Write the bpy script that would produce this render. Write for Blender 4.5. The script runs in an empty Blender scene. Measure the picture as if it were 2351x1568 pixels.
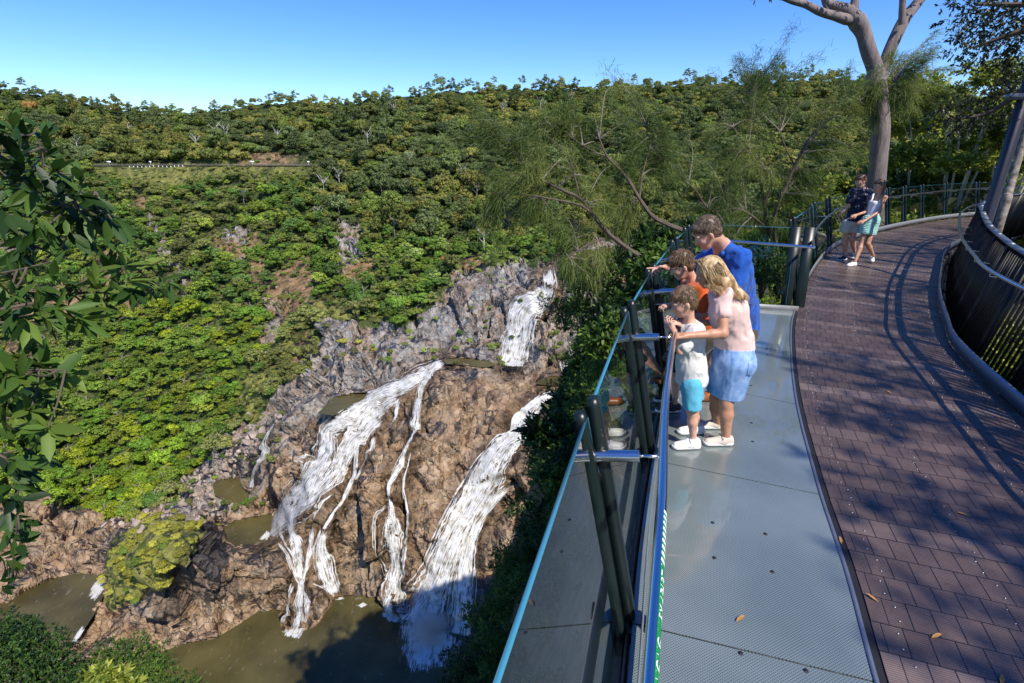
import bpy, bmesh, math, random
import numpy as np
from mathutils import Vector, Matrix
sc = bpy.context.scene
R = math.radians

# ------------------------------------------------------------------ camera, sky, sun, exposure
FPX = 1194.0                      # focal length measured on a 2351 px wide copy of the photograph
TILT = math.atan((784 - 344.4) / FPX)
CAMH = 2.3                        # camera height above the deck (deck top is z = 0)
cam_data = bpy.data.cameras.new('camera')
cam_data.sensor_width = 36.0
cam_data.lens = FPX / 2351.0 * 36.0
cam_data.clip_start = 0.05
cam_data.clip_end = 6000.0
camera = bpy.data.objects.new('camera', cam_data)
sc.collection.objects.link(camera)
camera.location = (0, 0, CAMH)
camera.rotation_euler = (math.pi / 2 - TILT, 0, 0)
sc.camera = camera

SUN_EL, SUN_AZ = 51.0, 145.0      # azimuth clockwise from +Y: behind the camera to the right
world = bpy.data.worlds.new('World')
sc.world = world
world.use_nodes = True
wn = world.node_tree
for n in list(wn.nodes): wn.nodes.remove(n)
wo = wn.nodes.new('ShaderNodeOutputWorld')
bg = wn.nodes.new('ShaderNodeBackground')
sky = wn.nodes.new('ShaderNodeTexSky')
sky.sky_type = 'NISHITA'
sky.sun_disc = False
sky.sun_elevation = R(SUN_EL)
sky.sun_rotation = R(SUN_AZ)
sky.air_density = 1.0
sky.dust_density = 0.0
sky.ozone_density = 3.0
hs = wn.nodes.new('ShaderNodeHueSaturation')
hs.inputs['Saturation'].default_value = 1.32
hs.inputs['Value'].default_value = 1.0
hs.inputs['Hue'].default_value = 0.512
wn.links.new(sky.outputs[0], hs.inputs['Color'])
gr = wn.nodes.new('ShaderNodeMix'); gr.data_type = 'RGBA'; gr.blend_type = 'MULTIPLY'; gr.inputs[0].default_value = 1.0
gr.inputs[7].default_value = (.72, .86, 1.06, 1)          # polarised, deeper blue
wn.links.new(hs.outputs[0], gr.inputs[6]); wn.links.new(gr.outputs[2], bg.inputs[0])
bg.inputs[1].default_value = 0.125
wn.links.new(bg.outputs[0], wo.inputs[0])

sun_data = bpy.data.lights.new('sun', 'SUN')
sun_data.energy = 4.2
sun_data.angle = R(0.5)
sun_data.color = (1.0, 0.93, 0.82)
sun = bpy.data.objects.new('sun', sun_data)
sc.collection.objects.link(sun)
az, el = R(SUN_AZ), R(SUN_EL)
to_sun = Vector((math.sin(az) * math.cos(el), math.cos(az) * math.cos(el), math.sin(el)))
sun.rotation_euler = to_sun.to_track_quat('Z', 'Y').to_euler()
sc.view_settings.view_transform = 'Standard'
sc.view_settings.look = 'None'
sc.view_settings.exposure = 0.58
sc.view_settings.gamma = 1.0
sc.cycles.max_bounces = 10
sc.cycles.transparent_max_bounces = 24
sc.cycles.transmission_bounces = 8
sc.cycles.glossy_bounces = 4
sc.cycles.diffuse_bounces = 3
sc.cycles.caustics_reflective = False
sc.cycles.caustics_refractive = False

# ------------------------------------------------------------------ helpers
def ray(X, Y):
    u = (X - 1175.5) / FPX; v = (784 - Y) / FPX
    return u, math.cos(TILT) + v * math.sin(TILT), -math.sin(TILT) + v * math.cos(TILT)
def atz(X, Y, z=0.0):             # the point of a measured direction that lies at height z
    r = ray(X, Y); t = (z - CAMH) / r[2]
    return Vector((r[0] * t, r[1] * t, z))
def atd(X, Y, d):                 # ... or at distance d along +Y
    r = ray(X, Y); t = d / r[1]
    return Vector((r[0] * t, d, CAMH + r[2] * t))

def link(o, parent=None):
    sc.collection.objects.link(o)
    if parent: o.parent = parent
    return o
def tag(o, label=None, cat=None, group=None, kind=None):
    if label: o['label'] = label
    if cat: o['category'] = cat
    if group: o['group'] = group
    if kind: o['kind'] = kind
    return o
def empty(name, loc=(0, 0, 0), rz=0, **k):
    o = bpy.data.objects.new(name, None); o.location = loc; o.rotation_euler.z = rz
    o.empty_display_size = 0.1
    link(o); tag(o, **k); return o

def npmesh(name, co, faces, smooth=False, mats=None, attrs=None, uv=None, n=4):
    """fast mesh from arrays; faces is an (m,n) int array (or list of those)"""
    me = bpy.data.meshes.new(name)
    if not isinstance(faces, list): faces = [faces]
    faces = [np.asarray(f, dtype=np.int32) for f in faces if len(f)]
    loops = np.concatenate([f.ravel() for f in faces])
    tot = np.concatenate([np.full(len(f), f.shape[1], np.int32) for f in faces])
    start = np.concatenate([[0], np.cumsum(tot)[:-1]]).astype(np.int32)
    co = np.asarray(co, dtype=np.float32)
    me.vertices.add(len(co)); me.vertices.foreach_set('co', co.ravel())
    me.loops.add(len(loops)); me.loops.foreach_set('vertex_index', loops)
    me.polygons.add(len(tot)); me.polygons.foreach_set('loop_start', start)
    me.polygons.foreach_set('loop_total', tot)
    me.update(calc_edges=True)
    if smooth: me.polygons.foreach_set('use_smooth', np.ones(len(tot), bool))
    if attrs:
        for k, v in attrs.items():
            a = me.color_attributes.new(k, 'FLOAT_COLOR', 'POINT')
            v = np.asarray(v, dtype=np.float32)
            if v.ndim == 1: v = np.stack([v, v, v], 1)
            if v.shape[1] == 3: v = np.concatenate([v, np.ones((len(v), 1), np.float32)], 1)
            a.data.foreach_set('color', v.ravel())
    if uv is not None:
        l = me.uv_layers.new(name='UVMap')
        l.data.foreach_set('uv', np.asarray(uv, dtype=np.float32)[loops].ravel())
    if mats:
        for m in (mats if isinstance(mats, (list, tuple)) else [mats]): me.materials.append(m)
    me.validate()
    return me
def npobj(name, co, faces, mat, parent=None, **k):
    return link(bpy.data.objects.new(name, npmesh(name, co, faces, mats=mat, **k)), parent)

class MB:
    """collects boxes, bars, tubes and lathes into one mesh"""
    def __init__(s): s.v = []; s.f4 = []; s.f3 = []; s.uv = []
    def add(s, v, f):
        b = len(s.v); s.v.extend([tuple(p) for p in v])
        for q in f:
            q = tuple(b + i for i in q)
            (s.f4 if len(q) == 4 else s.f3 if len(q) == 3 else None)
            if len(q) == 4: s.f4.append(q)
            elif len(q) == 3: s.f3.append(q)
            else:
                for i in range(1, len(q) - 1): s.f3.append((q[0], q[i], q[i + 1]))
    def box(s, c, size, rot=None, bev=0.0):
        hx, hy, hz = [a / 2 for a in size]
        M = rot if rot is not None else Matrix.Identity(3)
        c = Vector(c)
        b = min(bev, hx * .9, hy * .9, hz * .9)
        if b <= 0:
            P = [c + M @ Vector((x, y, z)) for x in (-hx, hx) for y in (-hy, hy) for z in (-hz, hz)]
            s.add(P, [(0, 1, 3, 2), (4, 6, 7, 5), (0, 4, 5, 1), (2, 3, 7, 6), (0, 2, 6, 4), (1, 5, 7, 3)])
            return
        rings = []
        def ring(z, i):
            x, y = hx - i, hy - i
            r = [(x, -y + b), (x, y - b), (x - b, y), (-x + b, y), (-x, y - b), (-x, -y + b), (-x + b, -y), (x - b, -y)]
            return [c + M @ Vector((a, d, z)) for a, d in r]
        R_ = [ring(-hz, b * .6), ring(-hz + b * .6, 0), ring(hz - b * .6, 0), ring(hz, b * .6)]
        P = sum(R_, [])
        F = [tuple(reversed(range(8)))] + [tuple(24 + i for i in range(8))]
        for k in range(3):
            for i in range(8):
                F.append((k * 8 + i, k * 8 + (i + 1) % 8, k * 8 + 8 + (i + 1) % 8, k * 8 + 8 + i))
        s.add(P, F)
    def beam(s, a, b, w, h, up=(0, 0, 1), bev=0.0):
        a = Vector(a); b = Vector(b); d = (b - a); L = d.length; d.normalize()
        up = Vector(up); x = up.cross(d)
        if x.length < 1e-4: x = Vector((1, 0, 0)).cross(d)
        x.normalize(); y = d.cross(x)
        M = Matrix((x, y, d)).transposed()
        s.box((a + b) / 2, (w, h, L), M, bev)
    def tube(s, pts, r, n=8, cap=True, closed=False):
        pts = [Vector(p) for p in pts]; m = len(pts)
        rr = r if isinstance(r, (list, tuple, np.ndarray)) else [r] * m
        d0 = (pts[1] - pts[0]).normalized()
        nx = d0.orthogonal().normalized()
        V = []
        for i, p in enumerate(pts):
            d = (pts[min(i + 1, m - 1)] - pts[max(i - 1, 0)]).normalized()
            nx = (nx - d * nx.dot(d)); nx = nx.normalized() if nx.length > 1e-6 else d.orthogonal().normalized()
            ny = d.cross(nx)
            for k in range(n):
                a = 2 * math.pi * k / n
                V.append(p + (nx * math.cos(a) + ny * math.sin(a)) * rr[i])
        F = []
        for i in range(m - 1):
            for k in range(n):
                F.append((i * n + k, i * n + (k + 1) % n, (i + 1) * n + (k + 1) % n, (i + 1) * n + k))
        if cap:
            F.append(tuple(reversed(range(n)))); F.append(tuple((m - 1) * n + k for k in range(n)))
        s.add(V, F)
    def strip(s, pts, w, h):
        """continuous bar along pts: w across, h high, centred"""
        V = []; m = len(pts)
        for i, p in enumerate(pts):
            t = pts[min(i + 1, m - 1)] - pts[max(i - 1, 0)]; t.z = 0; t.normalize(); x = Vector((-t.y, t.x, 0)) * w / 2; z = Vector((0, 0, h / 2))
            V += [p - x - z, p + x - z, p + x + z, p - x + z]
        F = [(i * 4 + k, i * 4 + (k + 1) % 4, i * 4 + 4 + (k + 1) % 4, i * 4 + 4 + k) for i in range(m - 1) for k in range(4)]
        s.add(V, F + [(0, 3, 2, 1), (m * 4 - 4, m * 4 - 3, m * 4 - 2, m * 4 - 1)])
    def build(s, name, mat, parent=None, smooth=False, **k):
        fs = []
        if s.f4: fs.append(np.array(s.f4))
        if s.f3: fs.append(np.array(s.f3))
        o = npobj(name, np.array(s.v), fs, mat, parent, smooth=smooth)
        if smooth:
            try: o.data.set_sharp_from_angle(angle=R(40))
            except Exception: pass
        tag(o, **k)
        return o

def spline(P, n):
    """Catmull-Rom through P, n samples per span"""
    P = [Vector(p) for p in P]; Q = [P[0] * 2 - P[1]] + P + [P[-1] * 2 - P[-2]]
    out = []
    for i in range(1, len(Q) - 2):
        for k in range(n):
            t = k / n
            out.append(0.5 * ((2 * Q[i]) + (Q[i + 1] - Q[i - 1]) * t + (2 * Q[i - 1] - 5 * Q[i] + 4 * Q[i + 1] - Q[i + 2]) * t * t
                              + (3 * Q[i] - Q[i - 1] - 3 * Q[i + 1] + Q[i + 2]) * t ** 3))
    out.append(P[-1].copy())
    return out

# numpy noise
def _hash(ix, iy, iz, seed=0):
    h = (ix.astype(np.int64) * 374761393 + iy.astype(np.int64) * 668265263 + iz.astype(np.int64) * 2147483647 + seed * 974634777) & 0xffffffff
    h = ((h ^ (h >> 13)) * 1274126177) & 0xffffffff
    h = ((h ^ (h >> 16)) * 2246822519) & 0xffffffff
    return ((h ^ (h >> 15)) & 0xffffff) / float(0xffffff)
def vnoise(p, seed=0):
    i = np.floor(p); f = p - i; f = f * f * (3 - 2 * f); i = i.astype(np.int64)
    r = 0
    for dx in (0, 1):
        for dy in (0, 1):
            for dz in (0, 1):
                w = (f[:, 0] if dx else 1 - f[:, 0]) * (f[:, 1] if dy else 1 - f[:, 1]) * (f[:, 2] if dz else 1 - f[:, 2])
                r = r + w * _hash(i[:, 0] + dx, i[:, 1] + dy, i[:, 2] + dz, seed)
    return r * 2 - 1
def fbm(p, oct=4, seed=0, gain=.5):
    r = 0; a = 1.
    for k in range(oct):
        r = r + a * vnoise(p * 2 ** k, seed + k); a *= gain
    return r
def facets(p, seed=0):
    """fractured blocks: per voronoi cell a random tilted plane; returns height, edge distance"""
    i = np.floor(p).astype(np.int64)
    best = np.full(len(p), 9.); sec = best.copy(); h = np.zeros(len(p))
    for dx in (-1, 0, 1):
        for dy in (-1, 0, 1):
            for dz in (-1, 0, 1):
                cx, cy, cz = i[:, 0] + dx, i[:, 1] + dy, i[:, 2] + dz
                c = np.stack([cx + _hash(cx, cy, cz, seed + 1), cy + _hash(cx, cy, cz, seed + 2), cz + _hash(cx, cy, cz, seed + 3)], 1)
                dd = p - c; d = np.sqrt((dd ** 2).sum(1))
                g = np.stack([_hash(cx, cy, cz, seed + 4), _hash(cx, cy, cz, seed + 5), _hash(cx, cy, cz, seed + 6)], 1) * 2 - 1
                hh = (dd * g).sum(1) * 1.1 + (_hash(cx, cy, cz, seed + 7) - .5)
                m = d < best
                sec = np.where(m, best, np.minimum(sec, d)); h = np.where(m, hh, h); best = np.where(m, d, best)
    return h, sec - best

def inpoly(X, Y, poly):
    X = np.asarray(X, float); Y = np.asarray(Y, float); r = np.zeros(X.shape, bool)
    n = len(poly); j = n - 1
    for i in range(n):
        xi, yi = poly[i]; xj, yj = poly[j]
        if yi != yj:
            c = ((yi > Y) != (yj > Y)) & (X < (xj - xi) * (Y - yi) / (yj - yi) + xi)
            r ^= c
        j = i
    return r
def polydist(X, Y, line):
    d = np.full(np.shape(X), 1e9)
    for (ax, ay), (bx, by) in zip(line[:-1], line[1:]):
        L2 = (bx - ax) ** 2 + (by - ay) ** 2 + 1e-9
        t = np.clip(((X - ax) * (bx - ax) + (Y - ay) * (by - ay)) / L2, 0, 1)
        d = np.minimum(d, np.hypot(X - ax - t * (bx - ax), Y - ay - t * (by - ay)))
    return d

# ------------------------------------------------------------------ materials
def mat(name):
    m = bpy.data.materials.new(name); m.use_nodes = True
    nt = m.node_tree
    b = nt.nodes['Principled BSDF']
    return m, nt, b
def N(nt, t, **k):
    n = nt.nodes.new(t)
    for a, v in k.items():
        if a.startswith('i_'):
            key = a[2:]
            n.inputs[int(key) if key.isdigit() else key.replace('_', ' ')].default_value = v
        else: setattr(n, a, v)
    return n
def ramp(nt, fac, stops):
    r = nt.nodes.new('ShaderNodeValToRGB')
    while len(r.color_ramp.elements) < len(stops): r.color_ramp.elements.new(0.5)
    for e, (p, c) in zip(r.color_ramp.elements, stops):
        e.position = p; e.color = (*c, 1) if len(c) == 3 else c
    nt.links.new(fac, r.inputs[0]); return r
def mix(nt, fac, a, b, mode='MIX'):
    m = nt.nodes.new('ShaderNodeMix'); m.data_type = 'RGBA'; m.blend_type = mode
    for s, v in ((m.inputs[0], fac), (m.inputs[6], a), (m.inputs[7], b)):
        if hasattr(v, 'is_output') or isinstance(v, bpy.types.NodeSocket): nt.links.new(v, s)
        else: s.default_value = v if not isinstance(v, tuple) or len(v) == 4 else (*v, 1)
    return m.outputs[2]
def simple(name, col, rough=.5, metal=0, bump=0, bscale=50, var=.0, vscale=8, coat=0, spec=None, detail=4):
    m, nt, b = mat(name)
    b.inputs['Base Color'].default_value = (*col, 1)
    b.inputs['Roughness'].default_value = rough; b.inputs['Metallic'].default_value = metal
    if coat: b.inputs['Coat Weight'].default_value = coat
    if spec is not None: b.inputs['Specular IOR Level'].default_value = spec
    tc = N(nt, 'ShaderNodeTexCoord')
    if var:
        n = N(nt, 'ShaderNodeTexNoise', i_Scale=vscale, i_Detail=5.0)
        nt.links.new(tc.outputs['Object'], n.inputs['Vector'])
        lo = tuple(c * (1 - var) for c in col); hi = tuple(min(1, c * (1 + var)) for c in col)
        r = ramp(nt, n.outputs[0], [(.3, lo), (.7, hi)])
        nt.links.new(r.outputs[0], b.inputs['Base Color'])
    if bump:
        n = N(nt, 'ShaderNodeTexNoise', i_Scale=bscale, i_Detail=float(detail))
        nt.links.new(tc.outputs['Object'], n.inputs['Vector'])
        bp = N(nt, 'ShaderNodeBump', i_Strength=bump, i_Distance=.01)
        nt.links.new(n.outputs[0], bp.inputs['Height']); nt.links.new(bp.outputs[0], b.inputs['Normal'])
    return m
# ------------------------------------------------------------------ the gorge: terrain surface
CTL = [  # measured direction (X, Y) and its distance along +Y in metres
 (0,1000,165),(0,800,215),(0,600,270),(0,400,325),(200,900,185),(200,700,230),(200,500,288),(-250,1000,170),(-250,600,280),(-250,380,335),
 (60,380,330),(220,380,330),(450,380,330),(700,380,328),(400,800,195),(400,600,243),(600,700,213),(600,500,285),(680,880,168),(800,600,238),
 (800,500,280),(1000,600,228),(1000,500,275),(1200,520,262),(1200,400,325),(1500,500,270),(1500,400,320),(1900,450,230),(1900,300,330),(2300,450,215),
 (2300,330,290),(2700,450,215),(2700,300,300),(800,400,335),(1000,400,325),(450,350,345),(450,300,375),(0,300,365),(900,300,385),(1400,300,380),
 (-250,200,430),(0,205,440),(430,258,470),(650,228,475),(1100,210,475),(1600,195,465),(1900,185,440),(2150,230,560),(2350,222,580),(2700,215,560),
 # river and falls
 (1380,560,250),(1330,590,215),(1260,620,190),(1222,720,172),(1180,840,158),(1080,830,161),(1480,640,200),(1500,800,160),(1500,1000,130),
 (1100,680,185),(900,780,172),(750,850,165),(620,950,158),(500,1050,152),(420,1130,145),(300,1180,136),(100,1170,130),(-50,1180,128),(800,740,185),(980,720,184),
 (530,1130,146),(570,1100,147),(740,985,140),(870,910,147),(1000,900,143),(1100,855,149),(1200,880,148),(1300,880,150),
 (900,1100,122),(750,1250,112),(620,1225,124),(690,1190,118),(1000,1200,113),(1230,930,139),(1080,1150,118),(1180,1100,118),(1300,1200,112),(1000,1050,126),(1120,1000,131),(800,1080,126),
 (640,1100,134),(590,1120,141),(560,1180,134),
 # knoll
 (340,1200,108),(450,1215,106),(520,1260,106),(600,1262,110),(630,1290,108),(250,1310,103),(530,1330,101.5),(400,1400,98.5),(300,1440,98),(230,1440,98.5),
]
for X, Y in [(380,1497),(500,1465),(600,1405),(650,1450),(740,1425),(790,1370),(880,1400),(930,1425),(990,1460),(1100,1500),(1250,1500),(300,1650),(800,1700),(-150,1650),(1300,1700),
             (20,1385),(110,1335),(215,1322),(240,1315),(215,1400),(160,1475),(0,1560),(-200,1480),(1700,1500),(2300,1500)]:
    CTL.append((X, Y, atz(X, Y, -110).y))
for X, Y in [(515,1212),(570,1192),(620,1182)]: CTL.append((X, Y, atz(X, Y, -108).y * .99))
CTL += [(2300,1000,130),(2300,700,170),(1800,700,170),(1800,1000,130)]
C_ = np.array(CTL, float)
_cx = C_[:, :2] / 1000.
_cd = np.log(C_[:, 2])
def _phi(r2): return .5 * r2 * np.log(r2 + 1e-12)
_r2 = ((_cx[:, None] - _cx[None]) ** 2).sum(2)
_n = len(_cx); _A = np.zeros((_n + 3, _n + 3))
_A[:_n, :_n] = _phi(_r2) + np.eye(_n) * 2e-4
_A[:_n, _n] = 1; _A[:_n, _n + 1:] = _cx; _A[_n, :_n] = 1; _A[_n + 1:, :_n] = _cx.T
_w = np.linalg.solve(_A, np.concatenate([_cd, np.zeros(3)]))
def terr_depth(X, Y):
    q = np.stack([X, Y], 1) / 1000.
    out = _w[_n] + q @ _w[_n + 1:]
    for k in range(_n):
        out = out + _w[k] * _phi(((q - _cx[k]) ** 2).sum(1))
    return np.exp(out)

STEP = 3.5
gx = np.arange(-420, 2760, STEP); NX = len(gx)
skyX = np.array([-500, 0, 130, 250, 430, 520, 650, 780, 880, 1000, 1150, 1300, 1500, 1700, 1900, 2060, 2130, 2200, 2351, 2900.])
skyY = np.array([185, 206, 226, 252, 268, 250, 236, 238, 226, 214, 208, 208, 196, 190, 182, 204, 232, 232, 224, 220.])
gs = np.interp(gx, skyX, skyY)
NY = 425
GX = np.repeat(gx[None], NY, 0)
GYY = gs[None] + np.linspace(0, 1, NY)[:, None] ** 1.0 * (1690 - gs[None])
fX, fY = GX.ravel(), GYY.ravel()
D = terr_depth(fX, fY)
POOLS = [  # level water: outline, height
 ([(-300,1360),(20,1388),(60,1360),(110,1337),(170,1320),(215,1326),(242,1312),(238,1350),(215,1400),(195,1432),(160,1475),(120,1520),(0,1600),(-300,1700)], -110.),
 ([(370,1500),(430,1478),(500,1467),(560,1432),(600,1405),(640,1400),(655,1452),(690,1458),(725,1440),(770,1378),(800,1368),(870,1372),(885,1402),(930,1424),(1000,1470),(1300,1500),(1400,1700),(200,1700),(300,1540)], -110.),
 ([(515,1212),(540,1196),(580,1188),(622,1180),(628,1215),(612,1240),(590,1246),(560,1248),(540,1256),(522,1236)], -106.5),
 ([(492,1110),(515,1100),(548,1096),(556,1118),(575,1135),(560,1158),(530,1152),(500,1135)], -103.),
 ([(1022,826),(1060,824),(1120,830),(1135,838),(1105,842),(1060,836),(1030,835)], -62.5),
 ([(735,948),(770,912),(820,900),(845,902),(838,915),(800,935),(770,950)], -72.),
 ([(1236,880),(1262,862),(1300,866),(1302,880),(1270,884)], -66.),
 ([(1300,600),(1340,575),(1420,568),(1500,572),(1500,588),(1400,590),(1340,600)], -38.5),
]
def ray_np(X, Y):
    u = (X - 1175.5) / FPX; v = (784 - Y) / FPX
    return u, math.cos(TILT) + v * math.sin(TILT), -math.sin(TILT) + v * math.cos(TILT)
rx, ry, rz = ray_np(fX, fY)
t = D / ry
P = np.stack([rx * t, ry * t, CAMH + rz * t], 1)
G = P.reshape(NY, NX, 3)
def grid_normals(G):
    a = np.gradient(G, axis=1); b = np.gradient(G, axis=0)
    n = np.cross(b, a); n /= np.linalg.norm(n, axis=2, keepdims=True) + 1e-9
    return n
def blur(a, k):
    for _ in range(k):
        a = a.copy(); a[1:-1] = (a[:-2] + 2 * a[1:-1] + a[2:]) / 4; a[:, 1:-1] = (a[:, :-2] + 2 * a[:, 1:-1] + a[:, 2:]) / 4
    return a
nrm = grid_normals(G).reshape(-1, 3)
# zones
ROCK = [(1270,600),(1210,612),(1150,612),(1080,640),(1040,660),(1000,700),(930,742),(800,735),(735,738),(722,790),(700,850),(640,905),(575,955),(540,1000),(470,1055),(420,1110),(395,1150),(330,1178),(250,1195),(170,1155),(60,1150),(-600,1210),(-600,1800),(1500,1800),(1600,560),(1400,548),(1320,560)]
OUT = [[(775,512),(835,505),(835,560),(815,600),(790,640),(770,600)],[(330,455),(352,500),(395,575),(440,650),(432,672),(395,630),(360,560),(335,500)],
       [(595,690),(655,680),(660,705),(605,715)],[(505,520),(570,525),(560,560),(510,560)],[(590,760),(640,720),(650,760),(620,830),(600,800)],[(0,560),(60,548),(80,590),(20,610)],
       [(530,590),(570,575),(560,600),(540,610)],[(1000,690),(1040,640),(1080,610),(1110,640),(1040,700),(990,730)]]
EARTH = [[(20,660),(190,650),(210,690),(120,760),(30,760)],[(640,600),(720,590),(740,700),(650,760),(600,700)],[(480,520),(600,540),(590,590),(520,600),(470,560)],[(760,590),(860,590),(870,640),(780,660)],
         [(230,560),(300,600),(250,640)],[(0,790),(90,770),(110,830),(0,850)],[(540,352),(650,345),(700,375),(560,380)],[(560,620),(620,605),(620,650),(580,670)],[(690,760),(720,740),(700,830),(660,860)],[(210,580),(260,600),(330,720),(280,720)],[(1040,600),(1110,590),(1130,615),(1060,640)],[(330,440),(350,500),(300,480)],[(400,590),(440,640),(430,680),(390,640)]]
GRASS = [[(215,382),(720,382),(715,396),(460,410),(380,440),(330,430),(220,400)],[(560,860),(610,858),(625,890),(570,960),(545,940)],[(725,705),(800,680),(840,700),(790,730),(730,735)],
         [(600,830),(660,720),(690,740),(660,840),(600,870)],[(240,1310),(262,1245),(345,1190),(480,1192),(470,1230),(395,1290),(390,1340),(300,1385),(238,1400)]]
jx = fX + fbm(P / 6., 3, 5) * 16; jy = fY + fbm(P / 6., 3, 9) * 16
sm = lambda polys: np.any([inpoly(jx, jy, p) for p in polys], axis=0).astype(float)
rock = np.maximum(inpoly(jx, jy, ROCK), sm(OUT)).astype(float)
kn_veg = inpoly(jx, jy, GRASS[4])
rock[kn_veg] = .25
earth = sm(EARTH); grass = sm(GRASS)
warm = np.clip((fY - 820) / 60, 0, 1) + np.clip((fbm(P / 14., 3, 31)) * 1.2, 0, .6) * (fY <= 850)
warm = np.clip(warm - inpoly(jx, jy, [(400,1000),(640,900),(720,860),(900,840),(900,900),(700,960),(560,1180),(380,1190)]) * .75, 0, 1)
dark = inpoly(jx, jy, [(405,1230),(470,1200),(515,1220),(540,1270),(500,1320),(430,1300)]) * 1. + .6 * inpoly(jx, jy, [(400,1310),(520,1310),(560,1360),(420,1400),(330,1400)])
# waterfalls: centre lines (X, Y, width)
FALLS = {
 'upper': [[(1258,620,24),(1252,673,44),(1225,700,60),(1198,722,82),(1188,770,78),(1171,832,86)]],
 'left': [[(1025,829,16),(981,856,36),(926,889,42),(870,903,42),(841,926,40),(802,957,52),(767,977,36),(750,988,34),(752,1023,46),(738,1058,58),(717,1098,66),(685,1151,72),(650,1194,52),(622,1232,26)],
          [(926,906,16),(880,935,22),(849,953,34),(815,1008,34),(783,1061,34),(770,1090,30),(735,1126,26),(700,1165,20)],
          [(880,950,16),(840,990,18),(822,1020,16),(812,1087,12),(784,1144,9),(762,1180,9),(741,1219,12)],
          [(855,990,10),(846,1030,12),(838,1060,8),(812,1100,6)],
          [(742,1215,16),(734,1260,30),(744,1300,44),(764,1366,44)],
          [(680,1160,12),(673,1208,18),(680,1258,24),(687,1315,26),(694,1347,14),(687,1401,26),(675,1453,18)],
          [(637,1244,5),(659,1273,10),(673,1308,12),(684,1330,10)],[(709,1195,6),(709,1258,12),(701,1312,12),(692,1340,8)],
          [(676,1330,5),(662,1383,8),(648,1432,10)],[(699,1345,6),(709,1394,12),(694,1425,9)],[(708,1335,6),(744,1351,7),(768,1372,6)],[(640,1215,8),(655,1250,5),(690,1300,5)],[(919,915,7),(905,950,8),(892,978,5)],
          [(765,1130,4),(735,1160,5),(716,1200,4)]],
 'middle': [[(1003,850,10),(969,895,16),(961,930,20),(950,972,26),(954,988,12),(938,1023,10),(927,1048,12),(916,1080,18),(898,1115,9),(894,1144,8),(898,1176,14),(901,1223,28),(905,1276,32),(907,1330,34),(903,1383,36),(896,1412,34)],
            [(948,1030,4),(927,1105,5),(930,1162,6),(934,1194,6),(930,1240,6),(927,1312,10),(916,1365,12)],[(891,1151,4),(866,1201,5),(873,1276,5),(891,1312,5)],[(870,1290,4),(884,1320,4),(895,1330,5)]],
 'right': [[(1280,893,8),(1249,918,20),(1220,943,34),(1192,962,36),(1190,996,42),(1163,1023,52),(1140,1052,62),(1109,1101,76),(1084,1151,78),(1052,1208,72),(1023,1276,78),(998,1348,92),(966,1415,120),(946,1452,124)],
           [(1262,975,10),(1240,998,18),(1205,1012,16)],
           [(1169,1108,18),(1105,1180,26),(1080,1240,34),(1066,1312,50),(1059,1401,66),(1052,1455,74)]],
 'narrow': [[(636,966,5),(612,1003,8),(597,1042,10),(584,1080,12),(577,1122,12)],[(623,1030,4),(612,1069,5)]],
 'side': [[(1350,775,8),(1303,821,14),(1299,858,14)],[(1388,805,10),(1345,850,12),(1312,879,10)],[(1280,821,4),(1296,862,5)]],
}
wetd = np.full(len(fX), 1e9)
for ss in FALLS.values():
    for s in ss: wetd = np.minimum(wetd, polydist(fX, fY, [(a, b) for a, b, c in s]) - np.mean([c for a, b, c in s]) * .5)
wet = np.clip(1 - wetd / 26, 0, 1) * rock
# displacement
q = P @ np.array([[1, .25, .1], [-.2, 1, .35], [.0, -.3, 1.]]) * np.array([1.0, 1.0, .62])
h1, e1 = facets(q / 13., 11); h2, e2 = facets(q / 5.2 + 7, 23); h3, e3 = facets(q / 2.1 + 3, 37)
dr = h1 * 4.2 + h2 * 1.5 + h3 * .30 + fbm(P / 9., 3, 3) * .4 - .9 * (e1 < .05) - .5 * (e2 < .06)
dr *= (1 - .55 * np.clip(1 - wetd / 8, 0, 1))
smallrock = inpoly(fX, fY, [(395,1150),(470,1055),(560,960),(600,1000),(550,1100),(560,1200),(500,1230),(330,1230),(240,1200)])
dr = np.where(smallrock, dr * .55, dr)
dome = inpoly(fX, fY, [(1000,860),(1100,835),(1230,880),(1230,950),(1150,1000),(1080,1080),(1000,1020),(965,960)])
dr = np.where(dome, h1 * 3.2 + h2 * .6, dr)
dv = fbm(P / 16., 3, 4) * 2.0 + h2 * .5
disp = rock * dr + (1 - rock) * dv
inw = np.zeros(len(fX), bool); wz = np.zeros(len(fX))
wsum = np.zeros(len(fX)); wtar = np.zeros(len(fX))
for poly, z in POOLS:
    m = inpoly(fX, fY, poly); inw |= m; wz[m] = z
    w_ = np.clip(blur(m.astype(float).reshape(NY, NX), 60).ravel() * 2.2, 0, 1) if len(poly) < 12 else m * 0.
    wsum += w_; wtar += w_ * z
near_shore = blur(inw.astype(float).reshape(NY, NX), 6).ravel()
railz = np.exp(-((fY - 380) / 5.) ** 2) * (fX > 150) * (fX < 740)
disp *= (1 - .75 * np.clip(near_shore * 1.6, 0, 1)) * (1 - .95 * np.clip(railz * 1.3, 0, 1))
P2 = P + nrm * disp[:, None]
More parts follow.
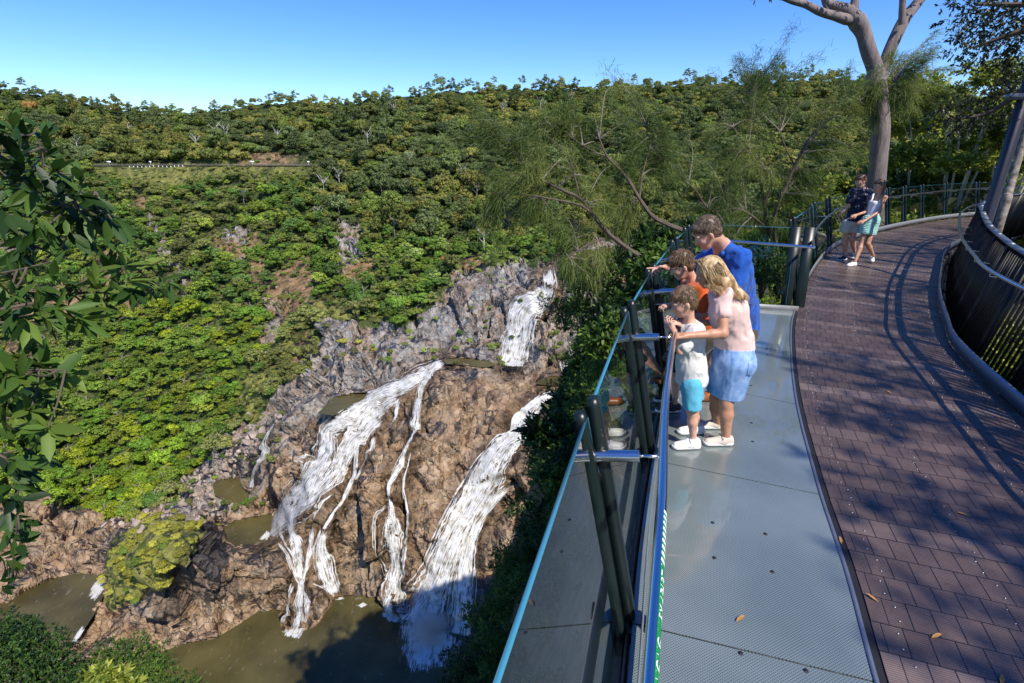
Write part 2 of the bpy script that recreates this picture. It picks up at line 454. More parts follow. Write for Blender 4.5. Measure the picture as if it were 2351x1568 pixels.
# the ground bends to the level of each small pool around it
zt = wtar / np.maximum(wsum, 1e-6) + .4 + np.abs(disp) * .5
tt_ = (zt - CAMH) / rz; T3 = np.stack([rx * tt_, ry * tt_, CAMH + rz * tt_], 1)
wl = np.clip(wsum, 0, 1)[:, None] * (rz < -.02)[:, None]
P2 = P2 * (1 - wl) + T3 * wl
tw = (wz - 1.6 - CAMH) / rz
P2[inw] = np.stack([rx * tw, ry * tw, CAMH + rz * tw], 1)[inw]
GP = P2.reshape(NY, NX, 3)
GN_ = grid_normals(blur(GP, 3))
def _bil(A, X, Y):
    X = np.atleast_1d(np.asarray(X, float)); Y = np.atleast_1d(np.asarray(Y, float))
    s = np.interp(X, skyX, skyY)
    i = np.clip((X - gx[0]) / STEP, 0, NX - 1.001); j = np.clip((Y - s) / (1690 - s) * (NY - 1), 0, NY - 1.001)
    i0 = i.astype(int); j0 = j.astype(int); a = (i - i0)[:, None]; b = (j - j0)[:, None]
    return (A[j0, i0] * (1 - a) + A[j0, i0 + 1] * a) * (1 - b) + (A[j0 + 1, i0] * (1 - a) + A[j0 + 1, i0 + 1] * a) * b
def ground(X, Y): return _bil(GP, X, Y)
def ground_n(X, Y): return _bil(GN_, X, Y)
# close the ridge behind the skyline and drop the outer borders so the sheet has no visible rim
back = []
top = GP[0].copy()
for k, (dy, dz) in enumerate([(40, 1), (120, -8), (400, -70), (1500, -300)]):
    b = top.copy(); b[:, 0] *= (top[:, 1] + dy) / top[:, 1]; b[:, 1] += dy; b[:, 2] += dz; back.insert(0, b)
full = np.concatenate([np.array(back), GP], 0); NB = len(back)
rows = NY + NB
idx = np.arange(rows * NX).reshape(rows, NX)
faces = np.stack([idx[:-1, :-1], idx[1:, :-1], idx[1:, 1:], idx[:-1, 1:]], -1).reshape(-1, 4)
pad = lambda a: np.concatenate([np.repeat(a.reshape(NY, NX)[:1], NB, 0), a.reshape(NY, NX)], 0).ravel()
rock_b = blur(rock.reshape(NY, NX), 1).ravel()
z1 = np.stack([pad(rock_b), pad(warm), pad(np.clip(wet, 0, 1))], 1)
z2 = np.stack([pad(blur(earth.reshape(NY, NX), 2).ravel()), pad(blur(grass.reshape(NY, NX), 2).ravel()), pad(np.clip(dark, 0, 1))], 1)

def terrain_material():
    m, nt, b = mat('gorge_ground')
    L = nt.links
    geo = N(nt, 'ShaderNodeNewGeometry')
    a1 = N(nt, 'ShaderNodeVertexColor', layer_name='zone'); a2 = N(nt, 'ShaderNodeVertexColor', layer_name='cover')
    s1 = N(nt, 'ShaderNodeSeparateColor'); s2 = N(nt, 'ShaderNodeSeparateColor')
    L.new(a1.outputs[0], s1.inputs[0]); L.new(a2.outputs[0], s2.inputs[0])
    def noise(sc_, d=6, r=.6, w=0):
        n = N(nt, 'ShaderNodeTexNoise', i_Scale=sc_, i_Detail=float(d), i_Roughness=r, i_Distortion=float(w))
        L.new(geo.outputs['Position'], n.inputs['Vector']); return n.outputs[0]
    n1 = noise(.09); n2 = noise(.30, 7, .62); n3 = noise(2.2, 6, .7); nw = noise(.16, 5, .6, 1.5)
    grey = ramp(nt, n2, [(.28, (.08, .078, .075)), (.42, (.20, .197, .19)), (.56, (.33, .325, .31)), (.74, (.46, .41, .33))])
    brown = ramp(nt, n2, [(.26, (.075, .050, .030)), (.38, (.20, .135, .080)), (.54, (.345, .245, .155)), (.74, (.50, .385, .265))])
    rust = ramp(nt, nw, [(.45, (0, 0, 0)), (.62, (1, 1, 1))])
    c = mix(nt, s1.outputs[1], grey.outputs[0], brown.outputs[0])
    mm = N(nt, 'ShaderNodeMath', operation='MULTIPLY', i_1=.45); L.new(rust.outputs[0], mm.inputs[0])
    c = mix(nt, mm.outputs[0], c, (.30, .165, .08))
    lich = ramp(nt, n1, [(.5, (0, 0, 0)), (.68, (.55, .55, .55))])
    c = mix(nt, lich.outputs[0], c, (.22, .19, .16))
    # wet rock near the water is darker, with some green algae
    wm = N(nt, 'ShaderNodeMath', operation='MULTIPLY', i_1=.72); L.new(s1.outputs[2], wm.inputs[0])
    wetc = ramp(nt, n2, [(.35, (.03, .02, .012)), (.6, (.13, .075, .03)), (.8, (.12, .11, .03))])
    c = mix(nt, wm.outputs[0], c, wetc.outputs[0])
    dk = ramp(nt, n3, [(.3, (.03, .027, .028)), (.8, (.11, .09, .085))])
    c = mix(nt, s2.outputs[2], c, dk.outputs[0])
    soil = ramp(nt, n2, [(.3, (.12, .10, .035)), (.5, (.24, .15, .075)), (.7, (.36, .25, .14))])
    green = ramp(nt, n3, [(.3, (.02, .035, .008)), (.5, (.05, .075, .015)), (.72, (.12, .13, .03))])
    gra = ramp(nt, n3, [(.3, (.10, .12, .02)), (.6, (.24, .23, .06)), (.8, (.36, .31, .13))])
    v = mix(nt, s2.outputs[0], green.outputs[0], soil.outputs[0])
    v = mix(nt, s2.outputs[1], v, gra.outputs[0])
    # ragged transition
    ad = N(nt, 'ShaderNodeMath', operation='ADD'); L.new(s1.outputs[0], ad.inputs[0])
    sb = N(nt, 'ShaderNodeMath', operation='MULTIPLY_ADD', i_1=1.2, i_2=-.6); L.new(n2, sb.inputs[0]); L.new(sb.outputs[0], ad.inputs[1])
    rr = ramp(nt, ad.outputs[0], [(.42, (0, 0, 0)), (.58, (1, 1, 1))])
    c = mix(nt, rr.outputs[0], v, c)
    L.new(c, b.inputs['Base Color'])
    ro = N(nt, 'ShaderNodeMath', operation='MULTIPLY_ADD', i_1=-.45, i_2=.85); L.new(s1.outputs[2], ro.inputs[0])
    L.new(ro.outputs[0], b.inputs['Roughness'])
    b.inputs['Specular IOR Level'].default_value = .35
    # bump: planar fractured blocks - inside each voronoi cell the height follows a randomly tilted plane
    dist = N(nt, 'ShaderNodeVectorMath', operation='ADD')
    nn = N(nt, 'ShaderNodeTexNoise', i_Scale=.35, i_Detail=5.0); L.new(geo.outputs['Position'], nn.inputs['Vector'])
    n5 = N(nt, 'ShaderNodeVectorMath', operation='SCALE'); n5.inputs['Scale'].default_value = 3.2; L.new(nn.outputs['Color'], n5.inputs[0])
    L.new(geo.outputs['Position'], dist.inputs[0]); L.new(n5.outputs[0], dist.inputs[1])
    mp = N(nt, 'ShaderNodeMapping'); mp.inputs['Rotation'].default_value = (.5, .9, .3); mp.inputs['Scale'].default_value = (1, 1, .38); L.new(dist.outputs[0], mp.inputs[0])
    last = None; cracks = []
    for sc__, amp in ((.22, 1.0), (.62, .42)):
        vo = N(nt, 'ShaderNodeTexVoronoi', i_Scale=sc__); L.new(mp.outputs[0], vo.inputs['Vector'])
        df = N(nt, 'ShaderNodeVectorMath', operation='SUBTRACT'); L.new(mp.outputs[0], df.inputs[0]); L.new(vo.outputs['Position'], df.inputs[1])
        cc = N(nt, 'ShaderNodeVectorMath', operation='SUBTRACT'); L.new(vo.outputs['Color'], cc.inputs[0]); cc.inputs[1].default_value = (.5, .5, .5)
        dt = N(nt, 'ShaderNodeVectorMath', operation='DOT_PRODUCT'); L.new(df.outputs[0], dt.inputs[0]); L.new(cc.outputs[0], dt.inputs[1])
        ml = N(nt, 'ShaderNodeMath', operation='MULTIPLY_ADD', i_1=1.9); L.new(dt.outputs['Value'], ml.inputs[0])
        if last is not None: L.new(last, ml.inputs[2])
        else: ml.inputs[2].default_value = 0
        last = ml.outputs[0]
        ve = N(nt, 'ShaderNodeTexVoronoi', feature='DISTANCE_TO_EDGE', i_Scale=sc__); L.new(mp.outputs[0], ve.inputs['Vector'])
        cr = ramp(nt, ve.outputs[0], [(.0, (.42, .40, .38)), (.03, (1, 1, 1))]); cracks.append(cr.outputs[0])
    crk = mix(nt, 1., cracks[0], cracks[1], 'MULTIPLY')
    crk = mix(nt, rr.outputs[0], (1, 1, 1), crk)
    c = mix(nt, 1., c, crk, 'MULTIPLY'); L.new(c, b.inputs['Base Color'])
    sm2 = N(nt, 'ShaderNodeMath', operation='MULTIPLY_ADD', i_1=.16); L.new(n2, sm2.inputs[0]); L.new(last, sm2.inputs[2])
    sm3 = N(nt, 'ShaderNodeMath', operation='MULTIPLY_ADD', i_1=.05); L.new(n3, sm3.inputs[0]); L.new(sm2.outputs[0], sm3.inputs[2])
    bp = N(nt, 'ShaderNodeBump', i_Strength=.85, i_Distance=1.6); L.new(sm3.outputs[0], bp.inputs['Height'])
    L.new(bp.outputs[0], b.inputs['Normal'])
    return m
M_ground = terrain_material()
o = npobj('hillside', full.reshape(-1, 3), faces, M_ground, smooth=False, attrs={'zone': z1, 'cover': z2})
tag(o, kind='structure')

# ------------------------------------------------------------------ water
def water_mat(name, col, rough=.12, bs=1.1, bstr=.5):
    m, nt, b = mat(name)
    geo = N(nt, 'ShaderNodeNewGeometry')
    mp = N(nt, 'ShaderNodeMapping'); mp.inputs['Scale'].default_value = (1, .55, 1); mp.inputs['Rotation'].default_value = (0, 0, .6)
    nt.links.new(geo.outputs['Position'], mp.inputs[0])
    n1 = N(nt, 'ShaderNodeTexNoise', i_Scale=bs, i_Detail=8.0, i_Roughness=.65, i_Distortion=.6); nt.links.new(mp.outputs[0], n1.inputs['Vector'])
    n2 = N(nt, 'ShaderNodeTexNoise', i_Scale=.09, i_Detail=3.0); nt.links.new(geo.outputs['Position'], n2.inputs['Vector'])
    r = ramp(nt, n2.outputs[0], [(.35, tuple(c * .7 for c in col)), (.65, tuple(c * 1.25 for c in col))])
    fl = ramp(nt, n1.outputs[0], [(.60, (0, 0, 0)), (.78, (.30, .30, .26))])
    c = mix(nt, fl.outputs[0], r.outputs[0], (.6, .58, .5))
    nt.links.new(c, b.inputs['Base Color'])
    b.inputs['Roughness'].default_value = rough; b.inputs['IOR'].default_value = 1.33
    bp = N(nt, 'ShaderNodeBump', i_Strength=bstr, i_Distance=.5); nt.links.new(n1.outputs[0], bp.inputs['Height'])
    nt.links.new(bp.outputs[0], b.inputs['Normal'])
    return m
M_water = water_mat('murky_river', (.075, .064, .024), .06, .8, .35)
names = ['river', 'river', 'rock_pool', 'rock_pool', 'rock_pool', 'rock_pool', 'rock_pool', 'river']
for (poly, z), nm in zip(POOLS, names):
    cx = np.mean([p[0] for p in poly]); cy = np.mean([p[1] for p in poly])
    pts = [atz(cx + (x - cx) * 1.0, cy + (y - cy) * 1.0, z) for x, y in poly]
    c = sum(pts, Vector()) / len(pts)
    pts = [c + (p - c).normalized() * ((p - c).length + .9) for p in pts]
    for p in pts: p.z = z
    bm = bmesh.new(); vs = [bm.verts.new(p) for p in pts]; bm.faces.new(vs)
    bmesh.ops.triangulate(bm, faces=bm.faces[:])
    me = bpy.data.meshes.new(nm); bm.to_mesh(me); bm.free(); me.materials.append(M_water)
    if me.polygons and me.polygons[0].normal.z < 0: me.flip_normals()
    tag(link(bpy.data.objects.new(nm, me)), kind='structure')

def fall_material():
    m, nt, b = mat('white_water')
    L = nt.links
    uv = N(nt, 'ShaderNodeUVMap'); uv.uv_map = 'UVMap'
    geo = N(nt, 'ShaderNodeNewGeometry')
    a = N(nt, 'ShaderNodeVertexColor', layer_name='edge')
    mp = N(nt, 'ShaderNodeMapping'); mp.inputs['Scale'].default_value = (1.5, .16, 1); L.new(uv.outputs[0], mp.inputs[0])
    n = N(nt, 'ShaderNodeTexNoise', i_Scale=1.6, i_Detail=7.0, i_Roughness=.68, i_Distortion=.9); L.new(mp.outputs[0], n.inputs['Vector'])
    n2 = N(nt, 'ShaderNodeTexNoise', i_Scale=.5, i_Detail=5.0, i_Roughness=.6); L.new(geo.outputs['Position'], n2.inputs['Vector'])
    sep = N(nt, 'ShaderNodeSeparateColor'); L.new(a.outputs[0], sep.inputs[0])
    # coverage = edge profile + streaks
    s1 = N(nt, 'ShaderNodeMath', operation='MULTIPLY_ADD', i_1=3.6, i_2=-1.85); L.new(n.outputs[0], s1.inputs[0])
    s2 = N(nt, 'ShaderNodeMath', operation='MULTIPLY_ADD', i_1=1.1); L.new(n2.outputs[0], s2.inputs[0]); L.new(s1.outputs[0], s2.inputs[2])
    s3 = N(nt, 'ShaderNodeMath', operation='MULTIPLY_ADD', i_1=1.7, i_2=-.85); L.new(sep.outputs[0], s3.inputs[0])
    s4 = N(nt, 'ShaderNodeMath', operation='ADD'); L.new(s2.outputs[0], s4.inputs[0]); L.new(s3.outputs[0], s4.inputs[1])
    al = ramp(nt, s4.outputs[0], [(.36, (0, 0, 0)), (.98, (1, 1, 1))])
    col = ramp(nt, n2.outputs[0], [(.3, (.66, .64, .55)), (.6, (.86, .86, .84))])
    L.new(col.outputs[0], b.inputs['Base Color'])
    b.inputs['Roughness'].default_value = .55; b.inputs['Specular IOR Level'].default_value = .3
    bp = N(nt, 'ShaderNodeBump', i_Strength=.25, i_Distance=.4); L.new(n.outputs[0], bp.inputs['Height']); L.new(bp.outputs[0], b.inputs['Normal'])
    # falling water scatters light right through
    tl = N(nt, 'ShaderNodeBsdfTranslucent'); L.new(col.outputs[0], tl.inputs[0]); tp = N(nt, 'ShaderNodeBsdfTransparent')
    mx = N(nt, 'ShaderNodeMixShader', i_0=.35); L.new(b.outputs[0], mx.inputs[1]); L.new(tl.outputs[0], mx.inputs[2])
    m2 = N(nt, 'ShaderNodeMixShader'); L.new(al.outputs[0], m2.inputs[0]); L.new(tp.outputs[0], m2.inputs[1]); L.new(mx.outputs[0], m2.inputs[2])
    L.new(m2.outputs[0], nt.nodes['Material Output'].inputs[0])
    return m
M_fall = fall_material()
rngw = np.random.default_rng(5)
def fall_mesh(streams):
    V = []; F = []; UV = []; E = []; base = 0
    for s in streams:
        pts = spline([(a, b, c) for a, b, c in s], 14)
        c = np.array([[p.x, p.y, p.z] for p in pts]); n = len(c)
        d = np.gradient(c[:, :2], axis=0); d /= np.linalg.norm(d, axis=1, keepdims=True) + 1e-9
        perp = np.stack([-d[:, 1], d[:, 0]], 1)
        wid = np.mean(c[:, 2]); m = int(max(5, min(26, wid / 3)))
        for layer in ((0, .45),):
            uu = np.linspace(-.5, .5, m + 1)
            XY = c[:, None, :2] + perp[:, None] * (uu[None, :, None] * c[:, None, 2:3] * 1.3)
            g = ground(XY[..., 0].ravel(), XY[..., 1].ravel()).reshape(n, m + 1, 3)
            g = blur(g, 2)
            nn = grid_normals(g); 
            toc = np.array([0, 0, CAMH]) - g; toc /= np.linalg.norm(toc, axis=2, keepdims=True)
            nn = np.where((nn * toc).sum(2, keepdims=True) < 0, -nn, nn)
            up = nn * .5 + np.array([0, -.35, .7]); up /= np.linalg.norm(up, axis=2, keepdims=True)
            lump = fbm(g.reshape(-1, 3) / 2.2, 3, 77 + layer[0]).reshape(n, m + 1, 1)
            prof = (1 - (2 * uu) ** 2)[None, :, None]
            g = g + up * (layer[1] * (.5 + .8 * prof) + lump * .35 * prof)
            L_ = np.concatenate([[0], np.cumsum(np.linalg.norm(np.diff(g[:, m // 2], axis=0), axis=1))])
            W_ = np.linalg.norm(g[:, -1] - g[:, 0], axis=1)
            uvs = np.stack([uu[None] * W_[:, None] + layer[0] * 40 + base * .01, np.repeat(L_[:, None], m + 1, 1)], -1)
            e = np.clip((1 - np.abs(2 * uu)) * 1.5, 0, 1)[None] * np.ones((n, 1))
            endf = np.clip(np.minimum(np.arange(n) / 6., (n - 1 - np.arange(n)) / 3. + .6), 0, 1)[:, None]
            e = e * endf * (.74 if wid > 30 else .70)
            ids = base + np.arange(n * (m + 1)).reshape(n, m + 1)
            F.append(np.stack([ids[:-1, :-1], ids[1:, :-1], ids[1:, 1:], ids[:-1, 1:]], -1).reshape(-1, 4))
            V.append(g.reshape(-1, 3)); UV.append(uvs.reshape(-1, 2)); E.append(e.ravel()); base += n * (m + 1)
        # separate threads of water running down inside the stream
        nst = int(wid / 1.9) if wid > 9 else 2
        for j in range(nst):
            a0 = rngw.uniform(0, .65) if j % 3 else 0.; a1 = min(1., a0 + rngw.uniform(.25, .9)); i0, i1 = int(a0 * (n - 1)), int(a1 * (n - 1)) + 1
            if i1 - i0 < 6: continue
            m_ = i1 - i0; u0 = rngw.uniform(-.5, .5); u0 = np.sign(u0) * abs(2 * u0) ** .8 / 2
            wob = np.cumsum(rngw.normal(0, .018, m_)); wob -= np.linspace(0, wob[-1], m_) * .4
            uc = np.clip(u0 + wob, -.56, .56); ww = rngw.uniform(1.8, 4.6) * (1.6 if wid > 60 else 1.) * (.55 + .45 * np.sin(np.linspace(.3, 2.9, m_)))
            cc = c[i0:i1]; pp_ = perp[i0:i1]
            off5 = np.linspace(-.5, .5, 4)
            XY = cc[:, None, :2] + pp_[:, None] * (uc[:, None, None] * cc[:, None, 2:3] + off5[None, :, None] * ww[:, None, None])
            g = ground(XY[..., 0].ravel(), XY[..., 1].ravel()).reshape(m_, 4, 3)
            g = g + np.array([0, -.35, .7]) * rngw.uniform(.35, .62) 
            g[:, 1:3] += np.array([0, -.05, .12])
            L_ = np.concatenate([[0], np.cumsum(np.linalg.norm(np.diff(g[:, 1], axis=0), axis=1))])
            W_ = np.linalg.norm(g[:, -1] - g[:, 0], axis=1)
            uvs = np.stack([off5[None] * W_[:, None] + j * 7.3, np.repeat(L_[:, None], 4, 1)], -1)
            e = np.array([.08, .82, .82, .08])[None] * np.clip(np.minimum(np.arange(m_) / 4., (m_ - 1 - np.arange(m_)) / 4.), 0, 1)[:, None] * rngw.uniform(.8, 1.0)
            ids = base + np.arange(m_ * 4).reshape(m_, 4)
            F.append(np.stack([ids[:-1, :-1], ids[1:, :-1], ids[1:, 1:], ids[:-1, 1:]], -1).reshape(-1, 4))
            V.append(g.reshape(-1, 3)); UV.append(uvs.reshape(-1, 2)); E.append(e.ravel()); base += m_ * 4
    return np.concatenate(V), np.concatenate(F), np.concatenate(UV), np.concatenate(E)
for k, ss in FALLS.items():
    v, f, uv, e = fall_mesh(ss)
    tag(npobj('waterfall', v, f, M_fall, smooth=True, uv=uv, attrs={'edge': e}), kind='structure')
# foam on the pools where the falls land
def foam_patch(poly, z, name='foam'):
    cx = np.mean([p[0] for p in poly]); cy = np.mean([p[1] for p in poly])
    V = [atz(cx, cy, z)]; E = [1.]
    F = []; n = len(poly)
    for k, (s, e) in enumerate(((.5, .85), (.8, .55), (1.0, 0.))):
        for x, y in poly:
            V.append(atz(cx + (x - cx) * s, cy + (y - cy) * s, z)); E.append(e)
    f3 = [(0, 1 + i, 1 + (i + 1) % n) for i in range(n)]
    f4 = [(1 + k * n + i, 1 + (k + 1) * n + i, 1 + (k + 1) * n + (i + 1) % n, 1 + k * n + (i + 1) % n) for k in range(2) for i in range(n)]
    V = np.array([tuple(p) for p in V])
    uv = V[:, :2] * .7 + 13
    return tag(npobj(name, V, [np.array(f4), np.array(f3)], M_fall, uv=uv, attrs={'edge': np.array(E)}), kind='structure')
foam_patch([(905,1430),(950,1400),(1010,1430),(1070,1470),(1060,1530),(1000,1545),(940,1555),(915,1500)], -109.9)
foam_patch([(208,1345),(238,1312),(250,1330),(240,1355),(215,1385),(200,1370)], -109.9)
foam_patch([(815,1390),(835,1382),(848,1388),(830,1396)], -109.9)
foam_patch([(160,1478),(190,1432),(198,1440),(175,1480)], -109.9)
foam_patch([(590,1240),(612,1215),(630,1225),(625,1245)], -106.4)
foam_patch([(640,1445),(680,1440),(705,1440),(690,1470),(650,1462)], -109.9)
foam_patch([(868,1408),(900,1395),(935,1415),(930,1436),(890,1428)], -109.9)
foam_patch([(755,1368),(790,1365),(795,1376),(770,1380)], -109.9)
foam_patch([(1150,836),(1170,826),(1210,828),(1205,842),(1160,842)], -62.3)

# spray where the right fall hits the plunge pool: a small even cloud of fine drops
def spray(c, r, dens):
    m = bpy.data.materials.new('spray'); m.use_nodes = True; nt = m.node_tree
    for n in list(nt.nodes): nt.nodes.remove(n)
    out = nt.nodes.new('ShaderNodeOutputMaterial'); pv = nt.nodes.new('ShaderNodeVolumePrincipled')
    pv.inputs['Color'].default_value = (.95, .95, .97, 1); pv.inputs['Density'].default_value = dens
    tc = N(nt, 'ShaderNodeTexCoord'); ln = N(nt, 'ShaderNodeVectorMath', operation='LENGTH'); nt.links.new(tc.outputs['Object'], ln.inputs[0])
    n = N(nt, 'ShaderNodeTexNoise', i_Scale=2.4, i_Detail=4.0); nt.links.new(tc.outputs['Object'], n.inputs['Vector'])
    a = N(nt, 'ShaderNodeMath', operation='MULTIPLY_ADD', i_1=.9); nt.links.new(n.outputs[0], a.inputs[0]); nt.links.new(ln.outputs['Value'], a.inputs[2])
    rr = ramp(nt, a.outputs[0], [(.55, (dens, dens, dens)), (1.25, (0, 0, 0))])
    nt.links.new(rr.outputs[0], pv.inputs['Density']); nt.links.new(pv.outputs[0], out.inputs['Volume'])
    bm = bmesh.new(); bmesh.ops.create_icosphere(bm, subdivisions=3, radius=1.3); me = bpy.data.meshes.new('spray'); bm.to_mesh(me); bm.free(); me.materials.append(m)
    o = link(bpy.data.objects.new('spray', me)); o.location = c; o.scale = r; tag(o, label='white spray rising where the right fall hits the pool', cat='spray', kind='stuff')
spray(atz(985, 1440, -106.5), (10, 7, 9), .6)
# ------------------------------------------------------------------ foliage
def leaf_mat(name, stops, transl=.35, rough=.45, tinted=True, spec=.4):
    m, nt, b = mat(name)
    L = nt.links
    out = nt.nodes['Material Output']
    a = N(nt, 'ShaderNodeVertexColor', layer_name='leaf')
    sep = N(nt, 'ShaderNodeSeparateColor'); L.new(a.outputs[0], sep.inputs[0])
    r = ramp(nt, sep.outputs[0], stops)
    c = r.outputs[0]
    if tinted:
        t = N(nt, 'ShaderNodeAttribute', attribute_name='tint', attribute_type='INSTANCER')
        c = mix(nt, 1.0, c, t.outputs['Color'], 'MULTIPLY')
    # each leaf a little different
    hsv = N(nt, 'ShaderNodeHueSaturation'); L.new(c, hsv.inputs['Color'])
    mr = N(nt, 'ShaderNodeMath', operation='MULTIPLY_ADD', i_1=.5, i_2=.75); L.new(sep.outputs[1], mr.inputs[0]); L.new(mr.outputs[0], hsv.inputs['Value'])
    L.new(hsv.outputs[0], b.inputs['Base Color'])
    b.inputs['Roughness'].default_value = rough; b.inputs['Specular IOR Level'].default_value = spec
    tr = N(nt, 'ShaderNodeBsdfTranslucent'); L.new(hsv.outputs[0], tr.inputs[0])
    mx = N(nt, 'ShaderNodeMixShader', i_0=transl)
    L.new(b.outputs[0], mx.inputs[1]); L.new(tr.outputs[0], mx.inputs[2]); L.new(mx.outputs[0], out.inputs[0])
    return m
M_far = leaf_mat('far_foliage', [(0, (.9, .9, .9)), (1, (1.25, 1.2, 1.1))], .25, .6, spec=.2)
M_bark = simple('bark', (.22, .19, .16), .9, bump=.6, bscale=12, var=.4, vscale=3)
M_palebark = simple('pale_bark', (.42, .39, .34), .85, bump=.5, bscale=9, var=.35, vscale=3)

def leaf_cards(c, n, size, rng, aspect=.55, tilt=.9, up=None):
    """diamond shaped leaves: c centres, n preferred normals"""
    k = len(c)
    nn = n + rng.normal(0, tilt, (k, 3)) * .6
    nn /= np.linalg.norm(nn, axis=1, keepdims=True) + 1e-9
    a = rng.normal(0, 1, (k, 3)); a -= nn * (a * nn).sum(1, keepdims=True); a /= np.linalg.norm(a, axis=1, keepdims=True) + 1e-9
    b = np.cross(nn, a)
    s = (size * rng.uniform(.6, 1.3, k))[:, None] if np.ndim(size) == 0 else size[:, None]
    V = np.stack([c - a * s * .5, c + b * s * aspect * .5 + nn * s * .06, c + a * s * .5, c - b * s * aspect * .5 + nn * s * .06], 1)
    F = np.arange(4 * k).reshape(k, 4)
    return V.reshape(-1, 3), F
def crown_arrays(seed, H=1.0, Rr=1.0, nc=26, per=60, leaf=.16, flat=.75, spread=.8, cl=.34, hollow=.0, base=.25):
    """crown in unit size: radius ~1, from z=base to z=base+H*... returns verts, faces, leaf attribute"""
    rng = np.random.default_rng(seed)
    V = []; F = []; A = []; off = 0
    for i in range(nc):
        for _ in range(30):
            d = rng.normal(0, 1, 3); d /= np.linalg.norm(d)
            if d[2] > -.35: break
        rad = rng.uniform(.45, 1.0) ** .5 * spread
        c = np.array([d[0] * rad * Rr, d[1] * rad * Rr, base + H * (.45 + .5 * d[2] * rad)])
        r = cl * rng.uniform(.6, 1.25)
        k = int(per * (r / cl) ** 2)
        e = rng.normal(0, 1, (k, 3)); e[:, 2] = np.abs(e[:, 2]) * 1.0 - .35 * (rng.random(k) < .35) * 2
        e /= np.linalg.norm(e, axis=1, keepdims=True)
        rr = r * rng.uniform(.62, 1.05, k)
        pc = c + e * rr[:, None] * np.array([1, 1, flat])
        n_ = e * np.array([1, 1, 1.2])
        v, f = leaf_cards(pc, n_, leaf, rng, .75, .45)
        V.append(v); F.append(f + off); off += len(v)
        ca = rng.uniform(0, 1)
        A.append(np.repeat(np.stack([np.clip(ca + rng.normal(0, .12, k), 0, 1), rng.random(k), np.zeros(k)], 1), 4, axis=0))
    return np.concatenate(V), np.concatenate(F), np.concatenate(A)
protos = []
specs = [(1, 1.15, 1., 30, 62, .15, .8, .8, .34, .2), (2, .8, 1., 34, 58, .14, .6, .85, .33, .12), (3, 1.5, .85, 30, 60, .15, .8, .75, .32, .3),
         (4, .95, 1.05, 24, 70, .17, .7, .82, .38, .1), (5, 1.7, .8, 26, 52, .14, .5, .85, .28, .5), (6, .7, 1.1, 38, 55, .13, .7, .9, .30, .02), (7, 1.2, .95, 20, 66, .16, .5, .9, .33, .3),
         (8, 2.3, .8, 30, 36, .13, .5, .9, .24, .8)]
for sd, H, Rr, nc, per, lf, fl, sp, cl, base in specs:
    v, f, a = crown_arrays(sd, H, Rr, nc, per, lf, fl, sp, cl, base=base)
    protos.append(npmesh('crown', v, f, mats=M_far, attrs={'leaf': a}))
tm = MB()
tm.tube([(0, 0, -.3), (.02, .01, .3), (-.02, .03, .7), (.03, 0, 1.1)], [.06, .045, .035, .012], 6)
for a in range(5):
    ang = a * 1.3; z = .35 + .12 * a
    tm.tube([(0, 0, z), (math.cos(ang) * .25, math.sin(ang) * .25, z + .22), (math.cos(ang) * .5, math.sin(ang) * .5, z + .36)], [.026, .018, .008], 5)
trunk_mesh = npmesh('trunk', np.array(tm.v), [np.array(tm.f4), np.array(tm.f3)], mats=M_bark)

# where trees stand: candidates by measured direction, thinned to a spacing that depends on the zone
rngt = np.random.default_rng(12)
def zone_of(X, Y):
    """(spacing, crown radius range, height factor, tint range, which crowns)"""
    out = np.zeros(len(X), int)
    out[:] = 1                                                # mid slope
    railY = np.where(X < 150, 372, np.where(X < 740, 378, 378 + (X - 740) * .18))
    out[Y < railY] = 2                                        # tall forest above the railway
    out[(X > 740) & (Y < 560) & (Y > 240)] = 2
    low = inpoly(X, Y, [(-500,780),(120,800),(260,700),(430,690),(520,720),(640,720),(600,820),(560,900),(480,1050),(330,1180),(230,1190),(100,1150),(-500,1200)])
    out[low] = 3
    return out
T = []
def pickpts(n, X0, X1, Y0, Y1):
    return rngt.uniform(X0, X1, n), rngt.uniform(Y0, Y1, n)
grid = {}
def try_add(p, r, sp):
    k = (int(p[0] // 8), int(p[1] // 8))
    for i in (-1, 0, 1):
        for j in (-1, 0, 1):
            for (q, rr) in grid.get((k[0] + i, k[1] + j), ()):
                if (p[0] - q[0]) ** 2 + (p[1] - q[1]) ** 2 + (p[2] - q[2]) ** 2 * .6 < (sp * (r + rr)) ** 2: return False
    grid.setdefault(k, []).append((p, r)); return True
BARE = OUT + EARTH + [GRASS[0], GRASS[1], GRASS[2]]
